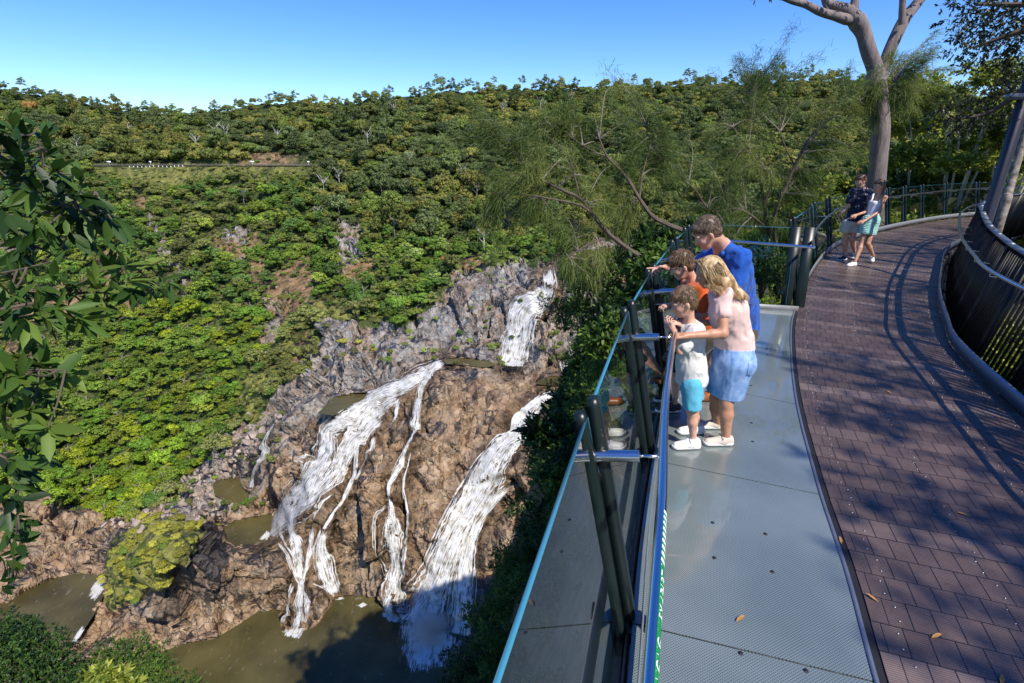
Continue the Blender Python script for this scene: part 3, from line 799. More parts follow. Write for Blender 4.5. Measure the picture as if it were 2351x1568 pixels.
for (n, X0, X1, Y0, Y1) in ((26000, -350, 2700, 180, 620), (16000, -350, 1500, 380, 1250), (6000, 1300, 2700, 400, 1000), (9000, 300, 1400, 550, 1200)):
    X, Y = pickpts(n, X0, X1, Y0, Y1)
    X, Y = X[Y > np.interp(X, skyX, skyY) + 1], Y[Y > np.interp(X, skyX, skyY) + 1]
    zn = zone_of(X, Y)
    g = ground(X, Y); 
    inr = inpoly(X, Y, ROCK)
    bare = np.any([inpoly(X, Y, p) for p in BARE], axis=0)
    rail = (np.abs(Y - 381) < 7) & (X > 150) & (X < 740)
    for i in range(len(X)):
        if rail[i]: continue
        x, y, z = X[i], Y[i], zn[i]
        if z == 2: r = 3.0 + 4.4 * rngt.random() ** 1.6
        elif z == 3: r = 1.6 + 3.4 * rngt.random() ** 1.4
        else: r = 1.3 + 3.9 * rngt.random() ** 1.5
        if inr[i]:
            if rngt.random() > .035: continue
            r = rngt.uniform(.8, 1.6)
            if y > 1180 or (640 < x < 1250 and y > 850): continue
        elif bare[i]:
            if rngt.random() > .2: continue
            r = rngt.uniform(.7, 1.5)
        if 215 < x < 725 and y > 378 and y < 420: r = min(r, 1.3)
        if not try_add(g[i], r, .46 if z != 1 else .50): continue
        T.append((x, y, z, r, g[i][0], g[i][1], g[i][2]))
# knoll shrubs and bushes by the rocks (placed by direction)
for x, y, r in [(300,1260,2.0),(330,1235,1.7),(290,1300,1.8),(360,1210,1.6),(400,1195,1.5),(270,1330,1.6),(320,1290,1.9),(440,1200,1.2),(245,1345,1.3),(350,1265,1.3),(285,1275,1.2),(310,1225,1.4),(500,1205,.9),
                (790,790,2.0),(820,775,1.7),(850,790,1.6),(400,1175,1.3),(385,1110,1.8),(440,1080,1.7),(330,1185,1.6),(300,1190,1.5),(270,1180,1.5),(415,1130,1.1),(540,960,1.2),(505,1000,1.4),
                (690,860,1.3),(560,1110,.6),(520,1180,.6),(500,1085,.7),(220,1365,1.2),(260,1290,1.6),(345,1310,1.0),(370,1240,1.4)]:
    g = ground(x, y)[0]
    T.append((x, y, 4, r, g[0], g[1], g[2] - .2))
for _ in range(600):
    x, y = rngt.uniform(238, 480), rngt.uniform(1190, 1385)
    if not inpoly([x], [y], GRASS[4])[0] or sum(1 for t in T if t[2] == 5) > 62: continue
    g = ground(x, y)[0]; T.append((x, y, 5, rngt.uniform(.8, 2.0), g[0], g[1], g[2] - .2))
T = np.array(T); T[T[:, 2] == 5, 2] = 4
print('trees', len(T))
n = len(T)
kinds = np.zeros(n, int); sc3 = np.zeros((n, 3)); tint = np.zeros((n, 3)); rz = rngt.uniform(0, 6.28, n)
hue = fbm(T[:, 4:7] / 38., 2, 55)
for i in range(n):
    x, y, z, r = T[i, :4]; u = rngt.random()
    kinds[i] = {2: (rngt.choice([0, 1, 2, 2, 4, 4, 7, 6]) if T[i, 1] > np.interp(T[i, 0], skyX, skyY) + 22 else rngt.choice([0, 1, 5, 3, 4])), 1: rngt.choice([0, 1, 3, 3, 5, 6, 2]), 3: rngt.choice([1, 3, 5, 5, 0]), 4: rngt.choice([3, 5, 1])}[int(z)]
    hf = {2: rngt.uniform(.9, 1.45), 1: rngt.uniform(.75, 1.25), 3: rngt.uniform(.7, .95), 4: .75}[int(z)]
    if z == 2 and y < np.interp(x, skyX, skyY) + 26: r = min(r, 4.6) * .9; hf = min(hf, 1.05)
    sc3[i] = (r, r, r * hf)
    if z == 2: cols = [(.066, .080, .026), (.085, .088, .028), (.052, .070, .028), (.090, .092, .030), (.058, .082, .022), (.046, .062, .030)]
    elif z == 3: cols = [(.085, .125, .014), (.115, .135, .012), (.06, .105, .016), (.10, .115, .02), (.07, .10, .018)]
    elif z == 4: cols = [(.08, .105, .018), (.13, .13, .025), (.06, .085, .018), (.15, .14, .03)]
    else: cols = [(.062, .10, .018), (.085, .115, .02), (.045, .075, .022), (.10, .12, .024), (.05, .09, .02), (.085, .09, .032)]
    cidx = int(np.clip((hue[i] * .9 + .5 + rngt.normal(0, .28)) * len(cols), 0, len(cols) - 1))
    c = np.array(cols[cidx]) * rngt.uniform(.75, 1.3)
    if z == 1 and x > 900 and rngt.random() < .35: c = np.array((.115, .14, .045)) * rngt.uniform(.8, 1.2)
    if rngt.random() < .003 and z != 3: c = np.array((.13, .075, .03))
    c = c * rngt.choice([.78, 1., 1., 1.15, 1.3]); tint[i] = c * (np.array((2.2, 2.2, 1.6)) if z == 2 else np.array((2.05, 2.2, 1.8)))
big = T[:, 3] / T[:, 5] * np.where((T[:, 0] > -40) & (T[:, 0] < 1450) & (T[:, 1] < 1500), 1, 0)
vis = (T[:, 0] > -20) & (T[:, 0] < 1420) & (T[:, 1] > 395)
big = np.where(T[:, 2] == 4, 9, big); order = np.argsort(-(big * vis))
indiv = order[:292]
stuffm = np.ones(n, bool); stuffm[indiv] = False
crown_first = {}
def where_text(x, y, z):
    if z == 4 and x < 520 and y > 1180: return 'on the rocky knoll between the two river bends', 'shrubs on the rocky knoll'
    if z == 4: return 'growing among the bare rocks beside the falls', 'bushes among the rocks'
    if z == 3: return 'in the dense green thicket of the lower left slope', 'bushy trees of the lower left slope'
    if x < 520: return 'on the steep left slope below the railway', 'trees on the left slope below the railway'
    if x < 900: return 'on the middle slope above the boulder field', 'trees on the middle slope'
    return 'on the far bank just above the grey rocks', 'trees above the grey rocks'
for i in indiv:
    x, y, z, r = T[i, :4]
    wt, grp = where_text(x, y, z)
    sizew = 'large ' if r > 3.1 else ('small ' if r < 1.9 else 'medium sized ')
    tb = tint[i][0] / max(tint[i][1], 1e-3); tonew = ('yellow green ' if tb > .88 else ('dark ' if tint[i].sum() < .36 else '')) + ('rounded ' if z == 4 else 'bushy ')
    nm = 'shrub' if z == 4 else 'broadleaf_tree'
    root = empty(nm, T[i, 4:7], rz[i], label=sizew + tonew + ('shrub ' if z == 4 else 'tree ') + wt, cat='shrub' if z == 4 else 'tree', group=grp)
    c = link(bpy.data.objects.new('crown', protos[kinds[i]]), root); c.scale = sc3[i]; c['tint'] = [float(a) for a in tint[i]]
    c.location.z = -.1 * r
    if kinds[i] not in crown_first: crown_first[kinds[i]] = c
    if z != 4:
        tk = link(bpy.data.objects.new('trunk', trunk_mesh), root); tk.scale = sc3[i] * np.array([1, 1, 1.0])
for k in range(len(protos)):
    if k not in crown_first:          # a crown kind that only the forest uses: stand one tree of it in the forest
        i = np.where(stuffm & (T[:, 2] == 2) & (T[:, 0] > 300) & (T[:, 0] < 1400))[0][k * 7]
        stuffm[i] = False
        root = empty('tall_tree', T[i, 4:7], rz[i], label='tall slender forest tree standing above the railway', cat='tree', group='tall forest trees')
        c = link(bpy.data.objects.new('crown', protos[k]), root); c.scale = sc3[i]; c['tint'] = [float(a) for a in tint[i]]
        link(bpy.data.objects.new('trunk', trunk_mesh), root).scale = sc3[i]
        crown_first[k] = c

def scatter(name, pts, scales, rots, kinds_, tints, objs, label, cat):
    """one object: its points carry instances of the given objects (ground cover and far forest only)"""
    me = bpy.data.meshes.new(name)
    me.vertices.add(len(pts)); me.vertices.foreach_set('co', np.asarray(pts, np.float32).ravel())
    for nm, typ, arr, key in (('s', 'FLOAT_VECTOR', scales, 'vector'), ('r', 'FLOAT_VECTOR', rots, 'vector'), ('k', 'INT', kinds_, 'value'), ('t', 'FLOAT_VECTOR', tints, 'vector')):
        a = me.attributes.new(nm, typ, 'POINT'); a.data.foreach_set(key, np.asarray(arr, np.int32 if typ == 'INT' else np.float32).ravel())
    o = link(bpy.data.objects.new(name, me))
    ng = bpy.data.node_groups.new(name, 'GeometryNodeTree')
    ng.interface.new_socket('Geometry', in_out='INPUT', socket_type='NodeSocketGeometry')
    ng.interface.new_socket('Geometry', in_out='OUTPUT', socket_type='NodeSocketGeometry')
    gi = ng.nodes.new('NodeGroupInput'); go = ng.nodes.new('NodeGroupOutput')
    g2i = ng.nodes.new('GeometryNodeGeometryToInstance')
    # one Pick Instance source per kind, joined in order (last linked comes first)
    join = ng.nodes.new('GeometryNodeJoinGeometry')
    for ob in objs:
        oi = ng.nodes.new('GeometryNodeObjectInfo'); oi.inputs['Object'].default_value = ob; oi.inputs['As Instance'].default_value = True
        ng.links.new(oi.outputs['Geometry'], join.inputs[0])
    def attr(nm, dt):
        a = ng.nodes.new('GeometryNodeInputNamedAttribute'); a.data_type = dt; a.inputs[0].default_value = nm
        return next(s for s in a.outputs if s.enabled and s.name == 'Attribute')
    iop = ng.nodes.new('GeometryNodeInstanceOnPoints')
    iop.inputs['Pick Instance'].default_value = True
    ng.links.new(gi.outputs[0], iop.inputs['Points']); ng.links.new(join.outputs[0], iop.inputs['Instance'])
    ng.links.new(attr('k', 'INT'), iop.inputs['Instance Index'])
    e2r = ng.nodes.new('FunctionNodeEulerToRotation'); ng.links.new(attr('r', 'FLOAT_VECTOR'), e2r.inputs[0])
    ng.links.new(e2r.outputs[0], iop.inputs['Rotation']); ng.links.new(attr('s', 'FLOAT_VECTOR'), iop.inputs['Scale'])
    st = ng.nodes.new('GeometryNodeStoreNamedAttribute'); st.data_type = 'FLOAT_VECTOR'; st.domain = 'INSTANCE'; st.inputs['Name'].default_value = 'tint'
    ng.links.new(iop.outputs[0], st.inputs['Geometry'])
    ng.links.new(attr('t', 'FLOAT_VECTOR'), next(s for s in st.inputs if s.name == 'Value' and s.enabled))
    ng.links.new(st.outputs[0], go.inputs[0])
    md = o.modifiers.new('scatter', 'NODES'); md.node_group = ng
    ng.nodes.remove(g2i)
    tag(o, label=label, cat=cat, kind='stuff')
    return o
M_ = stuffm
rots = np.stack([np.zeros(n), np.zeros(n), rz], 1)
pp = T[:, 4:7].copy(); pp[:, 2] -= .1 * T[:, 3]
scatter('forest', pp[M_], sc3[M_], rots[M_], kinds[M_], tint[M_], [crown_first[k] for k in range(len(protos))], 'continuous green forest covering the ridge and slopes across the gorge', 'forest')
# low undergrowth between the trees: many small clumps
X, Y = pickpts(30000, -300, 2650, 190, 1240)
okk = (Y > np.interp(X, skyX, skyY) + 2) & ~inpoly(X, Y, ROCK) & ~((np.abs(Y - 381) < 6) & (X > 150) & (X < 740))
X, Y = X[okk], Y[okk]
bare = np.any([inpoly(X, Y, p) for p in BARE], axis=0)
keep = ~bare | (rngt.random(len(X)) < .22)
X, Y = X[keep], Y[keep]
g = ground(X, Y); m_ = len(X)
r_ = rngt.uniform(.45, 1.2, m_) * np.clip(g[:, 1] / 220, .6, 1.6)
tt = np.array([(.07, .11, .016), (.11, .13, .018), (.05, .08, .02), (.13, .13, .04), (.09, .12, .02)])[rngt.integers(0, 5, m_)] * rngt.uniform(.8, 1.4, (m_, 1)) * 1.75
scatter('undergrowth', g - np.array([0, 0, .15]), np.stack([r_, r_, r_ * .8], 1), np.stack([np.zeros(m_), np.zeros(m_), rngt.uniform(0, 6.28, m_)], 1),
        rngt.integers(0, 3, m_), tt, [crown_first[1], crown_first[3], crown_first[5]], 'low green undergrowth between the trees of the far slopes', 'undergrowth')

# pale dead trees standing out of the canopy
def dead_tree(x, y, h, seed, label):
    g = Vector(ground(x, y)[0]); root = empty('dead_tree', g, label=label, cat='tree', group='pale bare trees in the canopy'); rng = np.random.default_rng(seed); m = MB()
    m.tube([(0, 0, 0), (.2, 0, h * .5), (.1, .1, h * .75)], [.28, .2, .12], 6)
    for k in range(7):
        a = rng.uniform(0, 6.28); z = h * rng.uniform(.4, .75); l = h * rng.uniform(.2, .38)
        p = Vector((.15, .05, z)); q = p + Vector((math.cos(a) * l * .5, math.sin(a) * l * .5, l * .5)); e = q + Vector((math.cos(a + .6) * l * .3, math.sin(a + .6) * l * .3, l * .45))
        m.tube([p, q, e], [.13, .09, .03], 5); m.tube([q, q + Vector((math.cos(a - .9) * l * .3, math.sin(a - .9) * l * .3, l * .3))], [.06, .02], 4)
    m.build('trunk', M_white_trunk, root)
M_white_trunk = simple('bleached_wood', (.50, .47, .43), .8, bump=.3, bscale=5, var=.2)
for i, (x, y, h) in enumerate([(498,330,15),(520,335,16),(640,335,13),(455,350,12),(745,455,13),(780,430,12),(1062,420,12),(1112,600,13),(905,270,14),(1155,280,15),(1240,270,15),(1305,255,16),(300,320,12),(180,350,11),(735,520,11),(940,390,12),(560,470,10),(845,340,13)]):
    dead_tree(x, y, h, i, 'bare pale tree standing out of the green canopy')
# the railway terrace: rails, white marker posts, low fence and small signs
tr = [Vector(ground(x, 380)[0]) for x in range(215, 730, 12)]
m = MB(); m.strip([p + Vector((0, 0, .15)) for p in tr], 3.2, .3); o = m.build('railway_bed', simple('ballast', (.20, .17, .15), .9, bump=.8, bscale=3, var=.4), kind='structure')
for dx in (-.55, .55):
    m = MB(); m.strip([p + Vector((0, dx, .4)) for p in tr], .08, .15); m.build('rail', simple('rail_steel', (.25, .22, .2), .4, .8), o)
root = empty('track_fence', tr[0], label='low dark wire fence along the railway terrace', cat='fence'); m = MB()
for p in tr[::1]: m.box(Vector(p) - tr[0] + Vector((0, -2.4, .6)), (.12, .12, 1.3))
m.build('posts', M_bark, root); m = MB()
for z in (.5, .8, 1.1): m.strip([p - tr[0] + Vector((0, -2.4, z)) for p in tr], .05, .05)
m.build('wires', M_bark, root)
M_wp = simple('white_paint', (.8, .8, .78), .5)
for k in range(14):
    g = Vector(ground(298 + k * 9.3 + (k > 6) * 2, 385)[0]); root = empty('marker_post', g, label='small white marker post in the row below the railway', cat='post', group='white marker posts below the railway')
    m = MB(); m.box((0, 0, .45), (.42, .3, .9), bev=.05); m.build('post', M_wp, root)
for x, lb in ((252, 'small white sign on a pole left of the marker posts'), (580, 'small white sign below the earth cutting'), (709, 'small white sign at the right end of the railway terrace'), (347, 'small white sign above the middle of the marker posts')):
    g = Vector(ground(x, 381)[0]); root = empty('track_sign', g, label=lb, cat='sign'); m = MB(); m.tube([(0, 0, 0), (0, 0, 2.6)], .08, 6); m.build('pole', M_wp, root)
    m = MB(); m.box((0, -.1, 2.3), (2.6 if x in (252, 580) else 1.4, .08, .9)); m.build('board', M_wp, root)
g = Vector(ground(590, 322)[0]); root = empty('viewing_platform', g, label='dark viewing platform half hidden in the forest above the earth cutting', cat='platform')
m = MB(); m.box((0, -1, 1.6), (11, 3, .4)); m.build('deck', M_bark, root); m = MB()
for k in range(12): m.box((-5.4 + k * .98, -2.5, 2.4), (.12, .12, 1.4))
m.box((0, -2.5, 3.05), (11, .14, .14)); m.build('railing', M_bark, root); m = MB()
for k in range(5): m.box((-5 + k * 2.5, -1, .3), (.3, .3, 2.6))
m.build('stilts', M_bark, root)
# fallen boulders of the scree between thicket and falls
def boulder_mesh(seed):
    rng = np.random.default_rng(seed); bm = bmesh.new(); bmesh.ops.create_icosphere(bm, subdivisions=2, radius=1)
    co = np.array([v.co for v in bm.verts]); pl = rng.normal(0, 1, (9, 3)); pl /= np.linalg.norm(pl, axis=1, keepdims=True); dd = rng.uniform(.5, .85, 9)
    for _ in range(2):
        for n_, d_ in zip(pl, dd): ex = np.maximum(co @ n_ - d_, 0); co = co - ex[:, None] * n_
    co *= np.array([1.2, .9, .7])
    for v, c in zip(bm.verts, co): v.co = c
    me = bpy.data.meshes.new('boulder'); bm.to_mesh(me); bm.free(); me.materials.append(M_boulder); return me
M_boulder = simple('scree_rock', (.34, .27, .22), .85, bump=.8, bscale=1.2, var=.45, vscale=.5)
BM = [boulder_mesh(s) for s in range(6)]
SCREE = [(395,1150),(440,1085),(500,1040),(560,960),(620,930),(640,960),(600,1000),(555,1060),(545,1095),(500,1100),(490,1150),(520,1180),(500,1200),(420,1200),(330,1225),(250,1225),(240,1195),(330,1180)]
k = 0; rb = np.random.default_rng(8)
while k < 230:
    x, y = rb.uniform(240, 640), rb.uniform(930, 1225)
    if not inpoly([x], [y], SCREE)[0]: continue
    g = ground(x, y)[0]; s = rb.uniform(.35, 1.1) ** 1.3 * (1.8 if rb.random() < .1 else 1)
    o = link(bpy.data.objects.new('boulder', BM[k % 6])); o.location = g + np.array([0, 0, .15 * s]); o.scale = (s, s, s); o.rotation_euler = tuple(rb.uniform(0, 6, 3) * np.array([.3, .3, 1]))
    tag(o, label='tumbled grey brown boulder in the scree below the thicket', cat='boulder', group='boulders of the scree'); k += 1
# ------------------------------------------------------------------ lookout deck and boardwalk
M_steel = simple('polished_steel', (.66, .66, .66), .2, 1.0, bump=.02, bscale=30)
M_green = simple('dark_green_paint', (.008, .015, .015), .34, 0, bump=.05, bscale=60, spec=.35)
M_black = simple('black_paint', (.005, .0055, .007), .42, 0, bump=.06, bscale=40, spec=.3)
M_greypaint = simple('satin_grey_metal', (.20, .23, .30), .38, .6, bump=.04, bscale=25)
M_alu = simple('aluminium', (.22, .23, .24), .6, .4, bump=.05, bscale=18, var=.1)
M_dark = simple('dark_rubber', (.012, .011, .011), .6)
M_brownsteel = simple('weathered_beam', (.06, .048, .040), .6, .2, bump=.3, bscale=30, var=.5, vscale=15)
M_bolt = simple('bolt_steel', (.42, .42, .42), .42, 1.0)

def glass_mat():
    m, nt, b = mat('balustrade_glass'); L = nt.links; out = nt.nodes['Material Output']
    gl = N(nt, 'ShaderNodeBsdfGlossy'); gl.inputs['Roughness'].default_value = 0.0; gl.inputs['Color'].default_value = (1, 1, 1, 1)
    tr = N(nt, 'ShaderNodeBsdfTransparent'); tr.inputs[0].default_value = (.84, .93, .91, 1)
    gm = N(nt, 'ShaderNodeNewGeometry'); dt = N(nt, 'ShaderNodeVectorMath', operation='DOT_PRODUCT'); L.new(gm.outputs['Incoming'], dt.inputs[0]); L.new(gm.outputs['Normal'], dt.inputs[1])
    ab = N(nt, 'ShaderNodeMath', operation='ABSOLUTE'); L.new(dt.outputs['Value'], ab.inputs[0])
    om = N(nt, 'ShaderNodeMath', operation='SUBTRACT', i_0=1.0); L.new(ab.outputs[0], om.inputs[1])
    pw = N(nt, 'ShaderNodeMath', operation='POWER', i_1=5.0); L.new(om.outputs[0], pw.inputs[0])
    fr = N(nt, 'ShaderNodeMath', operation='MULTIPLY_ADD', i_1=.96, i_2=.04); L.new(pw.outputs[0], fr.inputs[0])
    # two surfaces of the pane reflect: 2F / (1 + F)
    k = N(nt, 'ShaderNodeMath', operation='ADD', i_1=1.0); L.new(fr.outputs[0], k.inputs[0])
    f2 = N(nt, 'ShaderNodeMath', operation='MULTIPLY', i_1=1.35); L.new(fr.outputs[0], f2.inputs[0])
    k2 = N(nt, 'ShaderNodeMath', operation='DIVIDE'); L.new(f2.outputs[0], k2.inputs[0]); L.new(k.outputs[0], k2.inputs[1])
    k2.use_clamp = True
    mx = N(nt, 'ShaderNodeMixShader'); L.new(k2.outputs[0], mx.inputs[0]); L.new(tr.outputs[0], mx.inputs[1]); L.new(gl.outputs[0], mx.inputs[2])
    L.new(mx.outputs[0], out.inputs[0])
    return m
M_glass = glass_mat()
def glassedge_mat():
    m, nt, b = mat('glass_edge')
    b.inputs['Base Color'].default_value = (.05, .22, .32, 1); b.inputs['Roughness'].default_value = .08
    b.inputs['Coat Weight'].default_value = .6
    return m
M_gedge = glassedge_mat()

def floor_glass_mat():
    m, nt, b = mat('fritted_floor_glass'); L = nt.links
    geo = N(nt, 'ShaderNodeNewGeometry')
    mp = N(nt, 'ShaderNodeMapping'); mp.inputs['Rotation'].default_value = (0, 0, .35); mp.inputs['Scale'].default_value = (62, 62, 0)
    L.new(geo.outputs['Position'], mp.inputs[0])
    sx = N(nt, 'ShaderNodeSeparateXYZ'); L.new(mp.outputs[0], sx.inputs[0])
    s = []
    for k in (0, 1):
        a = N(nt, 'ShaderNodeMath', operation='SINE'); mu = N(nt, 'ShaderNodeMath', operation='MULTIPLY', i_1=6.283)
        L.new(sx.outputs[k], mu.inputs[0]); L.new(mu.outputs[0], a.inputs[0]); s.append(a)
    p = N(nt, 'ShaderNodeMath', operation='MULTIPLY'); L.new(s[0].outputs[0], p.inputs[0]); L.new(s[1].outputs[0], p.inputs[1])
    dots = ramp(nt, p.outputs[0], [(.0, (.23, .27, .26)), (.18, (.23, .27, .26)), (.34, (.015, .02, .022))])
    n = N(nt, 'ShaderNodeTexNoise', i_Scale=1.6, i_Detail=5.0); L.new(geo.outputs['Position'], n.inputs['Vector'])
    c = mix(nt, .35, dots.outputs[0], ramp(nt, n.outputs[0], [(.35, (.03, .06, .055)), (.7, (.16, .20, .20))]).outputs[0], 'MIX')
    L.new(c, b.inputs['Base Color']); b.inputs['Roughness'].default_value = .35
    b.inputs['Coat Weight'].default_value = 1.0; b.inputs['Coat Roughness'].default_value = .015; b.inputs['Coat IOR'].default_value = 1.75
    b.inputs['Specular IOR Level'].default_value = .5
    n3 = N(nt, 'ShaderNodeTexNoise', i_Scale=1.4, i_Detail=3.0); L.new(geo.outputs['Position'], n3.inputs['Vector'])
    bp = N(nt, 'ShaderNodeBump', i_Strength=.06, i_Distance=.02); L.new(n3.outputs[0], bp.inputs['Height']); L.new(bp.outputs[0], b.inputs['Coat Normal'])
    n4 = N(nt, 'ShaderNodeTexNoise', i_Scale=.9, i_Detail=7.0, i_Roughness=.7, i_Distortion=1.0); L.new(geo.outputs['Position'], n4.inputs['Vector'])
    rr = ramp(nt, n4.outputs[0], [(.42, (.01, .01, .01)), (.66, (.22, .22, .22))]); L.new(rr.outputs[0], b.inputs['Coat Roughness'])
    return m
M_floor = floor_glass_mat()

def board_mat():
    m, nt, b = mat('composite_boards'); L = nt.links
    uv = N(nt, 'ShaderNodeUVMap'); uv.uv_map = 'UVMap'
    br = N(nt, 'ShaderNodeTexBrick'); br.offset = .5; br.squash = 1.0
    br.inputs['Scale'].default_value = 1.0; br.inputs['Brick Width'].default_value = .112; br.inputs['Row Height'].default_value = .185
    br.inputs['Mortar Size'].default_value = .0032; br.inputs['Mortar Smooth'].default_value = .15; br.inputs['Bias'].default_value = 0
    br.inputs['Color1'].default_value = (1, 1, 1, 1); br.inputs['Color2'].default_value = (.82, .82, .82, 1); br.inputs['Mortar'].default_value = (.05, .05, .05, 1)
    L.new(uv.outputs[0], br.inputs['Vector'])
    sx = N(nt, 'ShaderNodeSeparateXYZ'); L.new(uv.outputs[0], sx.inputs[0])
    # each row its own shade
    dv = N(nt, 'ShaderNodeMath', operation='DIVIDE', i_1=.185); L.new(sx.outputs[1], dv.inputs[0])
    fl = N(nt, 'ShaderNodeMath', operation='FLOOR'); L.new(dv.outputs[0], fl.inputs[0])
    wn_ = N(nt, 'ShaderNodeTexWhiteNoise'); wn_.noise_dimensions = '1D'; L.new(fl.outputs[0], wn_.inputs['W'])
    row = ramp(nt, wn_.outputs[0], [(0, (.088, .060, .050)), (.5, (.112, .077, .064)), (.78, (.145, .102, .086)), (1, (.215, .160, .138))])
    c = mix(nt, 1., row.outputs[0], br.outputs[0], 'MULTIPLY')
    geo = N(nt, 'ShaderNodeNewGeometry')
    n = N(nt, 'ShaderNodeTexNoise', i_Scale=5.0, i_Detail=6.0, i_Roughness=.65); L.new(geo.outputs['Position'], n.inputs['Vector'])
    dirt = ramp(nt, n.outputs[0], [(.35, (.8, .8, .8)), (.7, (1.2, 1.18, 1.16))])
    c = mix(nt, 1., c, dirt.outputs[0], 'MULTIPLY')
    # sand caught in the gaps between rows
    L.new(c, b.inputs['Base Color'])
    r = ramp(nt, n.outputs[0], [(.3, (.22, .22, .22)), (.7, (.36, .36, .36))]); L.new(r.outputs[0], b.inputs['Roughness'])
    b.inputs['Specular IOR Level'].default_value = .9
    # fine ribs running along the row
    rib = N(nt, 'ShaderNodeMath', operation='MULTIPLY', i_1=6.283 / .0125); L.new(sx.outputs[1], rib.inputs[0])
    sn = N(nt, 'ShaderNodeMath', operation='SINE'); L.new(rib.outputs[0], sn.inputs[0])
    hh = N(nt, 'ShaderNodeMath', operation='MULTIPLY_ADD', i_1=.0010); L.new(sn.outputs[0], hh.inputs[0])
    fm = N(nt, 'ShaderNodeMath', operation='MULTIPLY', i_1=-.007); L.new(br.outputs['Fac'], fm.inputs[0]); L.new(fm.outputs[0], hh.inputs[2])
    bp = N(nt, 'ShaderNodeBump', i_Strength=.8, i_Distance=1.0); L.new(hh.outputs[0], bp.inputs['Height']); L.new(bp.outputs[0], b.inputs['Normal'])
    return m
M_board = board_mat()

Lp = [(.45,-1.6),(.98,-.3),(1.32,.7),(1.70,1.70),(1.97,2.38),(2.29,3.28),(2.89,4.77),(3.77,6.60),(4.48,7.85),(5.59,9.65),(7.13,11.85),(8.55,13.55),(10.33,15.2),(13.28,17.43),(15.98,19.1),(19.5,20.5),(24,21.2),(32,21.0)]
Rp = [(2.55,-2.3),(2.95,-1.0),(3.18,0.0),(3.50,1.05),(3.72,1.75),(4.03,2.70),(4.62,4.08),(5.36,5.83),(6.02,6.88),(7.2,8.55),(8.85,10.62),(10.1,12.1),(11.8,13.7),(14.7,15.6),(17.2,17.1),(20.0,18.2),(24,18.8),(32,18.6)]
Ep = [(-.95,-1.8),(-.25,-.9),(.22,.7),(.53,1.70),(.83,2.71),(1.26,3.96),(1.70,5.10),(2.40,6.75),(2.98,8.02)]
Ls = spline([(a, b, 0) for a, b in Lp], 12); Rs = spline([(a, b, 0) for a, b in Rp], 12); Es = spline([(a, b, 0) for a, b in Ep], 12)
def offs(pts, d, z=0.0):          # to the left of travel for d > 0
    out = []
    for i, p in enumerate(pts):
        t_ = (pts[min(i + 1, len(pts) - 1)] - pts[max(i - 1, 0)]); t_.z = 0; t_.normalize()
        out.append(Vector((p.x - t_.y * d, p.y + t_.x * d, z)))
    return out
def resample(pts, step):
    out = [pts[0].copy()]; acc = 0
    for a, b in zip(pts[:-1], pts[1:]):
        L_ = (b - a).length; s = step - acc
        while s <= L_:
            out.append(a.lerp(b, s / L_)); s += step
        acc = (acc + L_) % step if L_ + acc >= step else acc + L_
    return out
def nearest(pts, q):
    return min(range(len(pts)), key=lambda i: (pts[i].x - q[0]) ** 2 + (pts[i].y - q[1]) ** 2)

# boardwalk surface: uv in metres (u across, v along)
NU = 16; V = []; U = []; n_ = len(Ls); along = 0
for i in range(n_):
    a, b = Ls[i], Rs[i]
    if i: along += ((Ls[i] - Ls[i - 1]).length + (Rs[i] - Rs[i - 1]).length) / 2
    for k in range(NU + 1):
        f = k / NU; p = a.lerp(b, f)
        if k == 0: p = p + (b - a).normalized() * .03
        V.append(p); U.append(((b - a).length * f, along))
ids = np.arange(n_ * (NU + 1)).reshape(n_, NU + 1)
F_ = np.stack([ids[:-1, :-1], ids[:-1, 1:], ids[1:, 1:], ids[1:, :-1]], -1).reshape(-1, 4)
walk = npobj('boardwalk', np.array([tuple(p) for p in V]), F_, M_board, uv=np.array(U))
tag(walk, kind='structure')
# screws in pairs on each row
sb_ = MB()
al = [0]
for i in range(1, n_): al.append(al[-1] + ((Ls[i] - Ls[i - 1]).length + (Rs[i] - Rs[i - 1]).length) / 2)
row = 0
while (row + 1) * .185 < min(al[-1], 19):
    for dv in (.045, .14):
        s = row * .185 + dv
        i = np.searchsorted(al, s) - 1; i = max(0, min(i, n_ - 2)); f = (s - al[i]) / (al[i + 1] - al[i])
        a = Ls[i].lerp(Ls[i + 1], f); b = Rs[i].lerp(Rs[i + 1], f); w = (b - a).length
        for u in (.14, .72, 1.30, w - .14):
            p = a.lerp(b, (u + (.028 if row % 2 else 0)) / w)
            sb_.tube([p, p + Vector((0, 0, .0035)), p + Vector((0, 0, .0055))], [.0065, .006, .003], 7)
    row += 1
sb_.build('deck_screws', M_bolt, walk)
# dark joint and grey trim between glass floor and boards, steel edge under the boards
jt = MB(); tr_ = MB()
k0, k1 = 0, nearest(Ls, (4.46, 7.85))
La = offs(Ls, .012, -.006); Lb = offs(Ls, -.034, -.006); Lc = offs(Ls, .034, .002)
jt.v = [tuple(p) for p in La + Lb]; m_ = len(La); jt.f4 = [(i, m_ + i, m_ + i + 1, i + 1) for i in range(m_ - 1)]
jt.build('joint_strip', M_dark, walk)
for i in range(k1): tr_.beam(offs(Ls, .020, -.02)[i], offs(Ls, .020, -.02)[i + 1], .018, .046) if False else None
LL = offs(Ls, .020, -.010)
tr_.strip(LL[:k1], .020, .026)
tr_.build('trim_strip', M_greypaint, walk)
